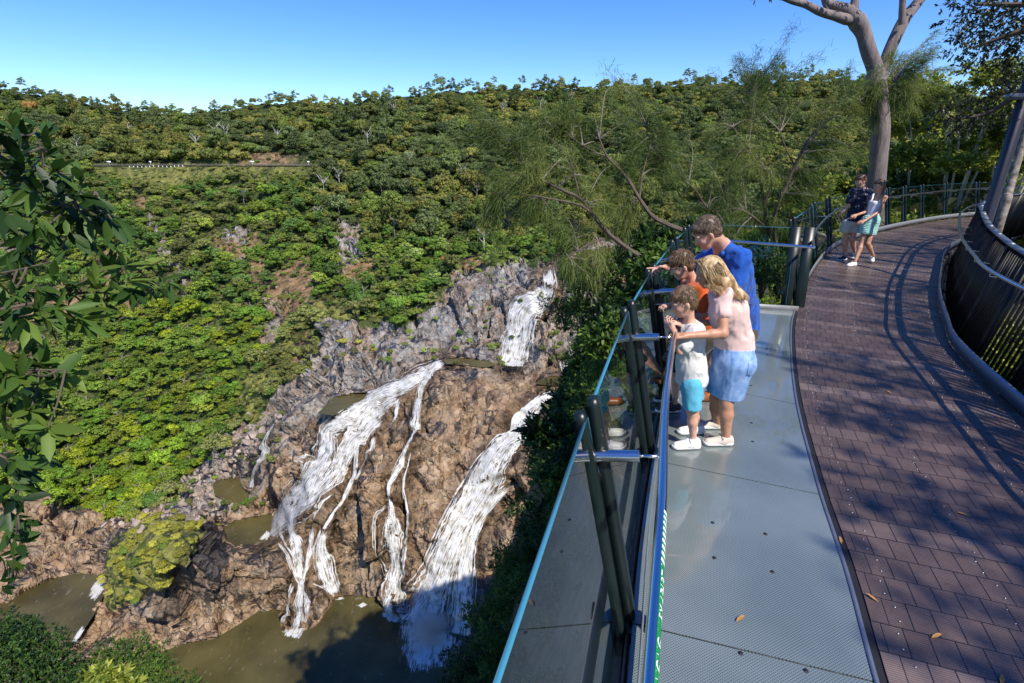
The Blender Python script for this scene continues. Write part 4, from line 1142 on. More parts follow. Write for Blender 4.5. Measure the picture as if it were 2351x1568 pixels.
# steel substructure under the boardwalk (visible through gaps on the right)
ss = MB()
for pts in (offs(Rs, -.02, -.16), offs(Ls, -.15, -.2)):
    for i in range(0, len(pts) - 3, 3): ss.beam(pts[i], pts[i + 3], .08, .22)
for i in range(0, len(Ls), 8): ss.beam(Vector((Ls[i].x, Ls[i].y, -.2)), Vector((Rs[i].x, Rs[i].y, -.2)), .08, .16)
ss.build('steel_frame', M_dark, walk)

# glass floor panels
gf = empty('glass_floor', atz(1650, 1250, -.06), label='fritted glass lookout floor jutting out beside the brown boardwalk', cat='floor')
base_ = gf.location.copy()
seams = [((-.95,-1.8), (.42,-1.65)), (tuple(atz(1462,1429)[:2]), tuple(atz(2004,1575)[:2])), (tuple(atz(1500,1053)[:2]), tuple(atz(1886,1137)[:2])),
         (tuple(atz(1545,872)[:2]), tuple(atz(1826,927)[:2])), (tuple(atz(1590,768)[:2]), tuple(atz(1818,806)[:2])), ((2.98,8.02), (4.33,7.60))]
LLo = offs(Ls, .032, 0)
for k in range(len(seams) - 1):
    ea, eb = nearest(Es, seams[k][0]), nearest(Es, seams[k + 1][0])
    la, lb = nearest(LLo, seams[k][1]), nearest(LLo, seams[k + 1][1])
    pts = [Vector((p.x, p.y, -.004)) for p in Es[ea:eb + 1]] + [Vector((p.x, p.y, -.004)) for p in reversed(LLo[la:lb + 1])]
    # pull the seam ends back by a few millimetres
    c = sum(pts, Vector()) / len(pts); g = .005
    ne = eb - ea + 1
    dirv = (Es[eb] - Es[ea]).normalized() * g
    for i in (0, len(pts) - 1): pts[i] = pts[i] + dirv
    for i in (ne - 1, ne): pts[i] = pts[i] - dirv
    bm = bmesh.new(); up_ = [bm.verts.new(p - base_) for p in pts]; dn = [bm.verts.new(p - base_ - Vector((0, 0, .03))) for p in pts]
    bm.faces.new(up_); bm.faces.new(list(reversed(dn)))
    for i in range(len(pts)): bm.faces.new((up_[i], dn[i], dn[(i + 1) % len(pts)], up_[(i + 1) % len(pts)]))
    bmesh.ops.recalc_face_normals(bm, faces=bm.faces[:])
    me = bpy.data.meshes.new('floor_panel'); bm.to_mesh(me); bm.free(); me.materials.append(M_floor)
    link(bpy.data.objects.new('floor_panel', me), gf)
sl = MB()
for k in range(1, len(seams) - 1):
    a, b = Vector((*seams[k][0], -.016)), Vector((*seams[k][1], -.016)); sl.beam(a, b, .024, .012)
o = sl.build('seal', M_dark, gf); o.location = -base_
fx = MB()
for X, Y in [(1636,1200),(1757,1226),(1640,1281),(1773,1313),(1725,971),(1728,1014),(1722,860),(1724,885),(1600,1000),(1700,1500),(1850,1540),(1760,800),(1762,815)]:
    p = atz(X, Y, -.004)
    fx.tube([p + Vector((0, 0, -.001)), p + Vector((0, 0, .0025))], [.013, .012], 12)
o = fx.build('fixing', M_dark, gf); o.location = -base_
eb_ = MB()
EB = offs(Es, .022, -.10)
eb_.strip(EB, .016, .16)
EB = offs(Es, .035, -.175)
eb_.strip(EB, .06, .014)
for k in range(1, len(seams)):
    a, b = Vector((*seams[k][0], -.14)), Vector((*seams[k][1], -.14)); eb_.beam(a, b, .08, .16)
o = eb_.build('edge_beam', M_brownsteel, gf); o.location = -base_

# ---- glass balustrades
def pane(p0, p1, q0, q1, th=.018):
    """pane between bottom p0-p1 and top q0-q1, rounded look; returns body + edge builders"""
    n = (p1 - p0).cross(q0 - p0).normalized() * th / 2
    return n
def glass_panel(root, p0, p1, q1, q0, th=.017):
    o_ = root.location
    n = (p1 - p0).cross(q0 - p0).normalized() * th / 2
    P4 = [p - o_ for p in (p0, p1, q1, q0)]
    V = [tuple(p) for p in P4]
    g = npobj('glass_panel', np.array(V), np.array([[0, 1, 2, 3]]), M_glass, root)
    e = MB()
    e.add([P4[3] - n, P4[2] - n, P4[2] + n, P4[3] + n, P4[3] - n - Vector((0, 0, .004)), P4[2] - n - Vector((0, 0, .004)), P4[2] + n - Vector((0, 0, .004)), P4[3] + n - Vector((0, 0, .004))],
          [(0, 1, 2, 3), (0, 4, 5, 1), (3, 2, 6, 7), (0, 3, 7, 4), (1, 5, 6, 2)])
    for a, b in ((0, 3), (1, 2)):
        d = (P4[1] - P4[0]).normalized() * .002
        A, B = P4[a], P4[b]
        e.add([A - n, A + n, B + n, B - n, A - n + d, A + n + d, B + n + d, B - n + d], [(0, 1, 2, 3), (7, 6, 5, 4), (0, 3, 7, 4), (1, 5, 6, 2)])
    e.build('glass_edge', M_gedge, g)
    return g
def gl_post(root, base, top, along, bar=.066, mat_=None, bolts=True, name='post'):
    """two flat uprights clamped together, leaning outwards"""
    mat_ = mat_ or M_green
    o_ = root.location; al_ = along.normalized()
    outw = (top - base); up = outw.normalized()
    side = al_
    m = MB()
    inw = Vector((outw.x, outw.y, 0)).normalized() * -.024
    for s, dz in ((-1, 0.0), (1, .035)):
        a = base + side * s * .046 + inw * s - o_; b = top + side * s * .046 + inw * s + up * dz - o_
        lo = a - up * .18
        # tapered upright: wide at the foot
        x = side; y = up.cross(x).normalized()
        ws = [(lo, bar * .8), (a, bar * 1.0), (a.lerp(b, .65), bar * 1.05), (a.lerp(b, .97), bar * .9), (b, bar * .6)]
        V = []
        for p, w in ws:
            V += [p - x * .028 - y * w / 2, p + x * .028 - y * w / 2, p + x * .028 + y * w / 2, p - x * .028 + y * w / 2]
        Fc = [(0, 3, 2, 1), (16, 17, 18, 19)]
        for r in range(4):
            for q in range(4): Fc.append((r * 4 + q, r * 4 + (q + 1) % 4, r * 4 + 4 + (q + 1) % 4, r * 4 + 4 + q))
        m.add(V, Fc)
    po = m.build(name, mat_, root)
    return po
def balustrade(name, label, group, bases, tops, rail, root_loc, panel_gap=.03, rail_off=None, mat_=None, brackets=True, bar=.068, skip_posts=(), zlow=-.06):
    root = empty(name, root_loc, label=label, cat='balustrade', group=group)
    o_ = root.location
    for i in range(len(bases)):
        t_ = bases[min(i + 1, len(bases) - 1)] - bases[max(i - 1, 0)]; t_.z = 0
        if i not in skip_posts:
            po = gl_post(root, bases[i], tops[i], t_, bar, mat_)
            if brackets:
                cl = MB(); c = bases[i].lerp(tops[i], .72) - o_
                al_ = t_.normalized()
                cl.beam(c - (tops[i] - bases[i]).normalized() * .045, c + (tops[i] - bases[i]).normalized() * .045, .02, .075, up=al_)
                cl.build('clamp', M_steel, po)
    for i in range(len(bases) - 1):
        d = (bases[i + 1] - bases[i]).normalized() * panel_gap; u = (tops[i] - bases[i]).normalized()
        u2 = (tops[i + 1] - bases[i + 1]).normalized()
        glass_panel(root, bases[i] + d + u * zlow, bases[i + 1] - d + u2 * zlow, tops[i + 1] - d - u2 * .03, tops[i] + d - u * .03)
    if rail:
        r = MB(); r.tube([p - o_ for p in rail], .0215, 14); h = r.build('handrail', M_steel, root, smooth=True)
    return root
UPV = Vector((0, 0, 1))
def lean(edge_pts, q, out=.05, lean_=.25, h=1.2, z0=0.0):
    i = nearest(edge_pts, q); t_ = edge_pts[min(i + 1, len(edge_pts) - 1)] - edge_pts[max(i - 1, 0)]; t_.z = 0; t_.normalize()
    nl = Vector((-t_.y, t_.x, 0))
    b = Vector((edge_pts[i].x, edge_pts[i].y, z0)) + nl * out
    return b, b + nl * lean_ + UPV * (h - z0)
# lookout side
bt = [lean(Es, q) for q in [(-.42,-1.3),(.10,.35),(.63,2.04),(1.12,3.60),(1.68,5.02),(2.41,6.78),(2.93,7.95)]]
bases = [a for a, b in bt]; tops = [b for a, b in bt]
railp = resample(offs(Es, -.055, 1.0), .08)
zr = railp[:nearest(railp, (2.86, 7.85))]
lb = balustrade('glass_balustrade', 'leaning glass balustrade with polished handrail in front of the family', None, bases, tops, zr, bases[2])
o_ = lb.location
for i in (1, 2, 3, 4, 5):       # stand-off tube and pin from post to handrail, floor bracket with bolts
    c = bases[i].lerp(tops[i], .80); j = nearest(railp, (c.x, c.y)); rp = railp[j]
    d = (rp - c); d.normalize(); L_ = (rp - c).length
    m = MB(); m.tube([c - o_, c + d * L_ * .66 - o_], .0285, 18); br = m.build('standoff', M_steel, lb, smooth=True)
    m = MB(); m.tube([c + d * L_ * .6 - o_, rp - o_], .008, 8); m.build('pin', M_steel, br)
    m = MB(); t_ = (bases[min(i + 1, 6)] - bases[i]).normalized(); nrm_ = Vector((t_.y, -t_.x, 0))
    b = bases[i] + Vector((0, 0, -.03))
    m.beam(b - nrm_ * .02 - o_, b + nrm_ * .13 - o_, .09, .014); m.box(b + nrm_ * .135 + Vector((0, 0, .04)) - o_, (.10, .012, .16), Matrix((t_, nrm_, UPV)).transposed())
    bk = m.build('floor_bracket', M_green, lb)
    m = MB()
    for s in (-.025, .025): m.tube([b + nrm_ * .10 + t_ * s + Vector((0, 0, .005)) - o_, b + nrm_ * .10 + t_ * s + Vector((0, 0, .018)) - o_], .008, 8)
    m.build('bolt', M_bolt, bk)
kr = MB(); kp = offs(Es, -.045, .09)
kr.strip([p - o_ for p in kp[:-2]], .008, .10)
kr.build('kick_rail', M_alu, lb)
# striped sticker wrapped round the handrail near the camera
def sticker():
    a, b = nearest(railp, (.25, .7)), nearest(railp, (.56, 1.68))
    pts = resample(railp[a:b + 1], .01)
    V = []; U = []; nn = 9; s = 0
    for i, p in enumerate(pts):
        t_ = (pts[min(i + 1, len(pts) - 1)] - pts[max(i - 1, 0)]).normalized(); rt = Vector((t_.y, -t_.x, 0))
        for k in range(nn):
            ang = R(-60 + 124 * k / (nn - 1))
            V.append(p + (rt * math.cos(ang) + UPV * math.sin(ang)) * .0228 - o_); U.append((k / (nn - 1) * .04, i * .01))
    ids = np.arange(len(pts) * nn).reshape(len(pts), nn)
    F = np.stack([ids[:-1, :-1], ids[:-1, 1:], ids[1:, 1:], ids[1:, :-1]], -1).reshape(-1, 4)
    m, nt, bb = mat('green_white_sticker')
    uv = N(nt, 'ShaderNodeUVMap'); uv.uv_map = 'UVMap'
    sx = N(nt, 'ShaderNodeSeparateXYZ'); nt.links.new(uv.outputs[0], sx.inputs[0])
    ad = N(nt, 'ShaderNodeMath', operation='MULTIPLY_ADD', i_1=-.8); nt.links.new(sx.outputs[0], ad.inputs[0]); nt.links.new(sx.outputs[1], ad.inputs[2])
    md = N(nt, 'ShaderNodeMath', operation='PINGPONG', i_1=.016); nt.links.new(ad.outputs[0], md.inputs[0])
    gt = N(nt, 'ShaderNodeMath', operation='GREATER_THAN', i_1=.008); nt.links.new(md.outputs[0], gt.inputs[0])
    far = N(nt, 'ShaderNodeMath', operation='GREATER_THAN', i_1=len(pts) * .01 - .30); nt.links.new(sx.outputs[1], far.inputs[0])
    mm = N(nt, 'ShaderNodeMath', operation='MULTIPLY'); nt.links.new(gt.outputs[0], mm.inputs[0]); nt.links.new(far.outputs[0], mm.inputs[1])
    c = mix(nt, mm.outputs[0], (.01, .22, .06), (.85, .87, .85)); nt.links.new(c, bb.inputs['Base Color']); bb.inputs['Roughness'].default_value = .3
    st = npobj('sticker', np.array([tuple(v) for v in V]), F, m, next(c for c in lb.children if c.name.startswith('handrail')), uv=np.array(U))
    # white lettering on the green part
    try:
        cu = bpy.data.curves.new('lettering', 'FONT'); cu.body = 'SOCIAL DISTANCING / 1.5M APART'; cu.size = .042; cu.extrude = .0004; cu.align_x = 'RIGHT'
        ob = bpy.data.objects.new('lettering', cu); sc.collection.objects.link(ob)
        dg = bpy.context.evaluated_depsgraph_get(); me = bpy.data.meshes.new_from_object(ob.evaluated_get(dg)); bpy.data.objects.remove(ob)
        co = np.zeros(len(me.vertices) * 3); me.vertices.foreach_get('co', co); co = co.reshape(-1, 3)
        out = []
        Ltot = (len(pts) - 1) * .01
        for x, y, z in co:
            s = Ltot - .31 + x; i = int(np.clip(s / .01, 0, len(pts) - 2)); p = pts[i] + (pts[i + 1] - pts[i]) * (s / .01 - i)
            t_ = (pts[i + 1] - pts[i]).normalized(); rt = Vector((t_.y, -t_.x, 0))
            ang = R(6) - (y) / .0228 * -1 - R(62)
            ang = R(-52) + (.034 - y) / .0232 * -1 + R(120)
            out.append(tuple(p + (rt * math.cos(ang) + UPV * math.sin(ang)) * (.0232 + z) - o_))
        me.vertices.foreach_set('co', np.array(out, dtype=np.float32).ravel()); me.update()
        me.materials.clear(); me.materials.append(simple('white_print', (.85, .85, .85), .4))
        link(bpy.data.objects.new('lettering', me), next(c for c in lb.children if c.name.startswith('handrail')))
    except Exception as ex: print('lettering', ex)
sticker()

# end return of the lookout bay
b0, b1 = Vector((3.02, 8.22, 0)), Vector((4.30, 7.80, 0))
out = Vector((.31, .95, 0)).normalized() * .34
rt_b = [b0 + Vector((0, .0, 0)), b1]; rt_t = [b0 + out + UPV * 1.2, b1 + out * 1.1 + UPV * 1.2]
rr = [Vector((2.95, 8.05, 1.0)), Vector((3.5, 7.98, 1.0)), Vector((4.18, 7.42, 1.0))]
rr = [atz(1600,548,1.0), atz(1700,555,1.0), atz(1868,568,1.0)]
rb = balustrade('end_balustrade', 'short straight glass balustrade closing the far end of the lookout bay', None, rt_b, rt_t, rr, b0, skip_posts=(0, 1))
for dx in (0, .19):
    d = (b1 - b0).normalized(); bb = b1 + d * (dx - .02) + Vector((0, 0, 0)); m = MB()
    t2 = bb + out * 1.05 + UPV * 1.19
    m.beam(bb - Vector((0, 0, .25)) - rb.location, t2 - rb.location, .15, .05, up=d.cross(UPV), bev=.012)
    m.build('post', M_green, rb)
m = MB(); m.beam(Vector((3.02, 7.95, .02)) - rb.location, Vector((4.36, 7.60, .02)) - rb.location, .02, .10); m.build('kick_rail', M_alu, rb)

# glass balustrade along the outer edge of the boardwalk
ptops = [atz(X, Y, 1.2) for X, Y in [(1874,505),(1909,470),(1942,456),(1990,443),(2055,433),(2098,429),(2143,425.5),(2192,422),(2247,417.5),(2300,414),(2351,412)]]
bases = []; tops = []
for q in ptops:
    b, t_ = lean(Ls, (q.x, q.y), .10, .26); bases.append(b); tops.append(t_)
i0, i1 = nearest(Ls, (4.6, 8.0)), len(Ls) - 4
rail = offs(Ls[i0:i1], -.02, 1.0)
rail = [atz(1868,568,1.0)] + rail[2:]
wb = balustrade('glass_balustrade', 'long curving glass balustrade with dark posts behind the walking couple', None, bases, tops, [p for p in spline(rail, 2)], bases[0], brackets=False, bar=.06)
o_ = wb.location
m = MB(); kp = offs(Ls[i0:i1], -.03, .10)
m.strip([p - o_ for p in kp], .012, .14)
m.build('kick_rail', M_alu, wb)
for b, t_ in zip(bases, tops):
    c = b.lerp(t_, .78); j = nearest(rail, (c.x, c.y)); m = MB(); m.tube([c - o_, rail[j] - Vector((0, 0, .05)) - o_, rail[j] - o_], .009, 6); m.build('rail_bracket', M_steel, wb)

# ---- black steel fence along the inner edge
def black_fence(label, curve, zb=.0, h=1.2, lean_=.28, step=1.02, rail=True, kick=True, group='black steel baluster fences'):
    pts = resample(curve, .02)
    root = empty('baluster_fence', pts[0], label=label, cat='fence', group=group); o_ = root.location
    npan = int(len(pts) * .02 / step); per = int(step / .02)
    for k in range(npan):
        a, b = pts[k * per], pts[min((k + 1) * per - 4, len(pts) - 1)]
        d = (b - a).normalized(); nl = Vector((d.y, -d.x, 0))
        bo = nl * .16 - UPV * .12; to = nl * (.16 + lean_ - .05) + UPV * (h - .02)
        for p, w in ((a, .07), (b, .07)):
            m = MB(); m.beam(p + bo - UPV * .12 - o_, p + to - o_, .018, w, up=nl); m.build('post', M_black, root)
        m = MB(); L_ = (b - a).length; nb = 9
        for j in range(1, nb):
            p = a + d * L_ * j / nb
            m.beam(p + bo - o_, p + to - o_, .010, .028, up=nl)
        m.build('balusters', M_black, root, kind=None)
        m = MB(); m.beam(a + to + UPV * .012 - o_, b + to + UPV * .012 - o_, .085, .016); m.build('top_plate', M_greytop, root)
        m = MB(); m.beam(a + bo - o_, b + bo - o_, .10, .012); m.build('bottom_plate', M_black, root)
    if rail:
        rp = offs(pts, -.09, h - .2); m = MB(); m.tube([p - o_ for p in rp[::6]], .0215, 12); hr = m.build('handrail', M_steel, root, smooth=True)
        m = MB()
        for k in range(npan):
            j = k * per; p = rp[j]; d = (pts[min(j + 3, len(pts) - 1)] - pts[j]).normalized(); nl = Vector((d.y, -d.x, 0))
            m.tube([p - o_, p - UPV * .06 - o_, p - UPV * .07 + nl * .16 - o_], .007, 6)
        m.build('rail_bracket', M_steel, hr)
    if kick:
        kp = offs(pts, -.01, .085); m = MB()
        m.strip([p - o_ for p in kp[::6]], .012, .15)
        m.build('kick_rail', M_greypaint, root)
    return root
M_greytop = simple('satin_top_plate', (.20, .22, .24), .35, .5)
bf = black_fence('black steel baluster fence curving along the inner edge of the boardwalk', offs(Rs, 0, 0)[14:-20])
black_fence('black steel baluster fence of the second walkway behind the leaning post', spline([(9.9, 5.2, 0), (12.2, 8.6, 0), (15.2, 11.2, 0), (19, 12.6, 0)], 12), rail=False, kick=False)
sw = MB()
P_ = spline([(9.9, 5.2, 0), (12.2, 8.6, 0), (15.2, 11.2, 0), (19, 12.6, 0)], 6)
for i in range(len(P_) - 1): sw.beam(offs(P_, -.8, -.1)[i], offs(P_, -.8, -.1)[i + 1], 1.8, .1)
sw.build('second_boardwalk', M_board, kind='structure')
# ---- steel post with roof beam
pb = atd(2273, 480, 10.2); pb.z = -6
sp = empty('steel_post', pb, label='tall black steel roof post rising behind the baluster fence', cat='post')
m = MB(); m.box((0, 0, 5.2), (.15, .15, 10.4), bev=.01); m.build('column', simple('column_paint', (.035, .033, .045), .35, .3, bump=.05), sp)
m = MB(); m.box((0, 0, 6.15), (.21, .21, .02)); m.box((.11, -.05, 6.1), (.03, .03, .1)); m.build('splice_plate', M_black, sp)
ztop = atd(2338, 222, 10.2).z
m = MB(); m.box((1.2, 0, ztop + 6), (3.0, .12, .10)); m.build('roof_beam', M_greytop, sp)

# a few fallen leaves on the boards and the glass
ML = simple('fallen_leaf', (.38, .19, .045), .7, var=.4, vscale=40)
for X, Y, a, lb in [(2300,1560,.8,'yellow fallen leaf at the lower right of the boardwalk'),(2002,1372,2.1,'small orange fallen leaf on the boards beside the glass floor'),(2150,1460,.3,'tiny yellow leaf fleck lying in a gap between boards'),
                    (1930,1240,1.2,'dry brown leaf on the boards right of the glass floor edge'),(2210,1180,2.6,'dry leaf in the middle of the boardwalk'),(1700,1420,.5,'curled brown leaf on the glass floor near the seam'),(2040,900,1.9,'pale leaf on the boardwalk level with the mother'),(1960,760,.2,'small leaf on the boardwalk near the end of the glass floor')]:
    p = atz(X, Y, .006); root = None; m = MB(); L_ = .035; w = .009
    m.add([(-L_, 0, 0), (-L_ * .3, -w, .004), (L_ * .5, -w * .8, .006), (L_, 0, .002), (L_ * .5, w * .8, .008), (-L_ * .3, w, .005), (0, 0, .001)], [(0, 1, 6), (1, 2, 6), (2, 3, 6), (3, 4, 6), (4, 5, 6), (5, 0, 6)])
    o = m.build('fallen_leaf', ML, label=lb, cat='leaf'); o.location = p; o.rotation_euler.z = a
# ------------------------------------------------------------------ near plants
def leaves(c, d, up, size, aspect=.36, fold=.12, rng=None, curl=.12):
    """leaf blades: c base points, d pointing direction, up facing; 6 vertices, 4 faces each"""
    k = len(c); d = d / (np.linalg.norm(d, axis=1, keepdims=True) + 1e-9)
    s = np.cross(d, up); s /= np.linalg.norm(s, axis=1, keepdims=True) + 1e-9
    u = np.cross(s, d)
    L_ = (size if np.ndim(size) else np.full(k, size))[:, None]
    w = L_ * aspect * .5
    b = c; m1 = c + d * L_ * .42 - u * L_ * fold * .3; tip = c + d * L_ - u * L_ * curl
    l1 = c + d * L_ * .30 + s * w * .85; r1 = c + d * L_ * .30 - s * w * .85
    l2 = c + d * L_ * .66 + s * w * .8 - u * L_ * curl * .35; r2 = c + d * L_ * .66 - s * w * .8 - u * L_ * curl * .35
    m2 = c + d * L_ * .68 - u * L_ * (fold * .3 + curl * .4)
    V = np.stack([b, l1, l2, tip, r2, r1, m1, m2], 1).reshape(-1, 3)
    q = np.array([[0, 6, 1, 1], [6, 7, 2, 1], [7, 3, 2, 2], [0, 5, 6, 6], [5, 4, 7, 6], [4, 3, 7, 7]])
    base = np.arange(k)[:, None, None] * 8
    f4 = (np.array([[6, 7, 2, 1], [5, 4, 7, 6]])[None] + base).reshape(-1, 4)
    f3 = (np.array([[0, 6, 1], [7, 3, 2], [0, 5, 6], [4, 3, 7]])[None] + base).reshape(-1, 3)
    return V, f4, f3
def rosettes(tips, dirs, nleaf, size, rng, spread=.9, aspect=.36, curl=.15, stem=.12):
    """leaves radiating round each twig tip"""
    T_ = np.repeat(tips, nleaf, 0); D_ = np.repeat(dirs, nleaf, 0); k = len(T_)
    D_ = D_ / (np.linalg.norm(D_, axis=1, keepdims=True) + 1e-9)
    r = rng.normal(0, 1, (k, 3)); r -= D_ * (r * D_).sum(1, keepdims=True); r /= np.linalg.norm(r, axis=1, keepdims=True) + 1e-9
    tilt = rng.uniform(.15, 1.0, (k, 1)) * spread
    dd = D_ * (1 - tilt * .75) + r * tilt
    dd[:, 2] -= rng.uniform(0, .25, k)
    up = D_ * .8 + np.array([0, 0, .5]) + rng.normal(0, .25, (k, 3))
    c = T_ - D_ * rng.uniform(0, stem, (k, 1)) * 1.0
    s = size * rng.uniform(.55, 1.25, k)
    V, f4, f3 = leaves(c, dd, up, s, aspect, .15, rng, curl)
    tone = np.repeat(np.repeat(rng.uniform(0, 1, len(tips)), nleaf), 8)
    A = np.stack([np.clip(tone + np.repeat(rng.normal(0, .15, k), 8), 0, 1), np.repeat(rng.random(k), 8), np.zeros(k * 8)], 1)
    return V, f4, f3, A
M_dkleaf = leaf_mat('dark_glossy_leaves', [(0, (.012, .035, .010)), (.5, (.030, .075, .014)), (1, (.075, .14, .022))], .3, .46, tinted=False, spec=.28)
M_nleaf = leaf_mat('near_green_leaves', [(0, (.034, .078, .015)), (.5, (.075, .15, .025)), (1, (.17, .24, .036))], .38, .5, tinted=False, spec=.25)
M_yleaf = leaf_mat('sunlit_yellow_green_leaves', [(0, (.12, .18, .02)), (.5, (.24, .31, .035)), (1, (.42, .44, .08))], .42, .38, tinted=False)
M_olive = leaf_mat('small_dark_leaves', [(0, (.018, .022, .012)), (.5, (.032, .040, .016)), (1, (.065, .075, .022))], .3, .45, tinted=False)
M_needle = leaf_mat('she_oak_needles', [(0, (.07, .115, .028)), (.5, (.13, .18, .042)), (1, (.21, .25, .065))], .3, .55, tinted=False, spec=.25)
M_twig = simple('twig', (.10, .075, .055), .85, bump=.4, bscale=30, var=.3)
M_greytwig = simple('grey_twig', (.20, .17, .145), .85, bump=.4, bscale=30, var=.3)

def bush_proto(seed, tips_n, size, nleaf, mat_, flat=.8, lumps=9, aspect=.38, name='foliage'):
    """unit bush, leaves on the shell of several lobes"""
    rng = np.random.default_rng(seed); T_ = []; D_ = []
    for i in range(lumps):
        a = rng.uniform(0, 6.28); rr = rng.uniform(.0, .62) ** .7; h = rng.uniform(.15, .75) * flat
        c = np.array([math.cos(a) * rr, math.sin(a) * rr, h]); r = rng.uniform(.26, .44)
        k = int(tips_n / lumps)
        e = rng.normal(0, 1, (k, 3)); e[:, 2] = np.abs(e[:, 2]) * .9 - .25; e /= np.linalg.norm(e, axis=1, keepdims=True)
        T_.append(c + e * r * rng.uniform(.55, 1.08, (k, 1))); D_.append(e + np.array([0, 0, .35]))
    T_ = np.concatenate(T_); D_ = np.concatenate(D_)
    V, f4, f3, A = rosettes(T_, D_, nleaf, size, rng, aspect=aspect)
    return npmesh(name, V, [f4, f3], mats=mat_, attrs={'leaf': A})
stm = MB()
for a in range(6):
    g_ = a * 1.05; stm.tube([(0, 0, -.4), (math.cos(g_) * .12, math.sin(g_) * .12, .1), (math.cos(g_) * .4, math.sin(g_) * .4, .45)], [.035, .022, .008], 5)
stems_mesh = npmesh('stems', np.array(stm.v), [np.array(stm.f4), np.array(stm.f3)], mats=M_twig)
BP = {'fine': [bush_proto(101, 520, .085, 6, M_nleaf), bush_proto(102, 560, .075, 6, M_nleaf, .9, 12)],
      'broad': [bush_proto(103, 240, .20, 6, M_nleaf, .8, 8, .42), bush_proto(104, 260, .17, 6, M_dkleaf, .85, 9, .4)],
      'yellow': [bush_proto(105, 420, .12, 6, M_yleaf, .75, 13, .42), bush_proto(106, 380, .13, 6, M_yleaf, .7, 11, .42)],
      'dark': [bush_proto(107, 520, .085, 6, M_dkleaf, .85, 10)]}

# the lookout's own hillside below the deck
SIL = [((2700,450,42),(34,20,-4)),((2200,440,36),(18,24,-4)),((1900,500,30),(9.5,17,-3.5)),((1760,570,24),(5.5,12,-3)),((1600,650,21),(3.8,10,-3)),((1460,720,21),(2.7,8.2,-3)),((1390,790,22),(2.2,6.8,-3)),
       ((1340,890,23),(1.7,5.2,-3)),((1300,1010,20),(1.2,4,-3)),((1275,1160,16),(.9,3.2,-3)),((1170,1350,14.5),(.6,2.2,-3)),((1110,1580,12),(.2,1,-3)),((960,1850,9),(-.5,-1,-3)),((600,2200,5),(-1.5,-4,-3))]
rim = spline([atd(*s) for s, i in SIL], 8); inn = spline([Vector(i) for s, i in SIL], 8)
nr = len(rim); rows_ = []
cen = Vector((6, 6, 0))
for (f, sag) in ((1, 0), (.8, -.4), (.6, -.8), (.4, -1.0), (.2, -.8), (0, 0)):
    rows_.append([a.lerp(b, 1 - f) + Vector((0, 0, sag)) for a, b in zip(rim, inn)])
outd = []
for i, p in enumerate(rim):
    t_ = rim[min(i + 1, nr - 1)] - rim[max(i - 1, 0)]; t_.z = 0; t_.normalize(); o1 = Vector((t_.y, -t_.x, 0))
    if (p + o1 - cen).length < (p - cen).length: o1 = -o1
    outd.append(o1)
pre = [[p + o1 * 16 + Vector((0, 0, -90)) for p, o1 in zip(rim, outd)], [p + o1 * 7 + Vector((0, 0, -30)) for p, o1 in zip(rim, outd)], [p + o1 * 2.5 + Vector((0, 0, -6)) for p, o1 in zip(rim, outd)], [p + o1 * .8 + Vector((0, 0, -1)) for p, o1 in zip(rim, outd)]]
post = [[p + Vector((14, -3, .5)) for p in inn], [p + Vector((60, -20, 2)) for p in inn]]
NG = np.array([[tuple(p) for p in r] for r in pre + rows_ + post])
nn_ = NG.shape[0]
NG[:, :, 2] += fbm(NG.reshape(-1, 3) / 3., 3, 71).reshape(nn_, nr) * .5
ids = np.arange(nn_ * nr).reshape(nn_, nr)
F_ = np.stack([ids[:-1, :-1], ids[1:, :-1], ids[1:, 1:], ids[:-1, 1:]], -1).reshape(-1, 4)
M_soil = simple('leaf_litter', (.05, .045, .022), .9, bump=1., bscale=6, var=.6, vscale=2.5)
npobj('near_slope', NG.reshape(-1, 3), F_, M_soil, smooth=True)['kind'] = 'structure'

rngp = np.random.default_rng(77)
def bush(kind, p, r, label, group, rz=None, sink=.35, zs=1.0, name='bush', stems=True):
    label = label.replace(' bush', {'fine': ' small leaved bush', 'broad': ' broad leaved bush', 'dark': ' glossy leaved bush', 'yellow': ' bush'}[kind], 1)
    pr = BP[kind]; root = empty(name, p - Vector((0, 0, sink * r)), rngp.uniform(0, 6.28), label=label, cat='bush', group=group)
    c = link(bpy.data.objects.new('foliage', pr[rngp.integers(0, len(pr))]), root); c.scale = (r, r, r * zs)
    if stems: s = link(bpy.data.objects.new('stems', stems_mesh), root); s.scale = (r, r, r * zs)
    return root
# cover the rim and the slope with bushes
for i in range(0, nr, 1):
    for f in (0, .12, .3, .5, .72):
        if rngp.random() > (.72 if f < .2 else .34): continue
        if i > nr - 16: continue
        p = rim[i].lerp(inn[i], f + rngp.uniform(-.04, .08)) + Vector((rngp.uniform(-.5, .5), rngp.uniform(-.5, .5), -.4 - .8 * f * (1 - f) * 4))
        far = p.y
        r = rngp.uniform(.9, 1.7) * min(1.25, max(.55, far / 15))
        if f > .4: r *= .8
        inf = rngp.random()
        s_i = i / nr
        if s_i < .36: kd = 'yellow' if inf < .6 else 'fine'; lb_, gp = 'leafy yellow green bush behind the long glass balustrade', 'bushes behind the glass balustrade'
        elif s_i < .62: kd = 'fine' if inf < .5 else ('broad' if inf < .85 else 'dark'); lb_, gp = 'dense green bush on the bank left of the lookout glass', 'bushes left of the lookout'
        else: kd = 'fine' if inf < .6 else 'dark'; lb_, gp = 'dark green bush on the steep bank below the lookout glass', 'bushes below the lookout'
        bush(kd, p, r, lb_, gp)

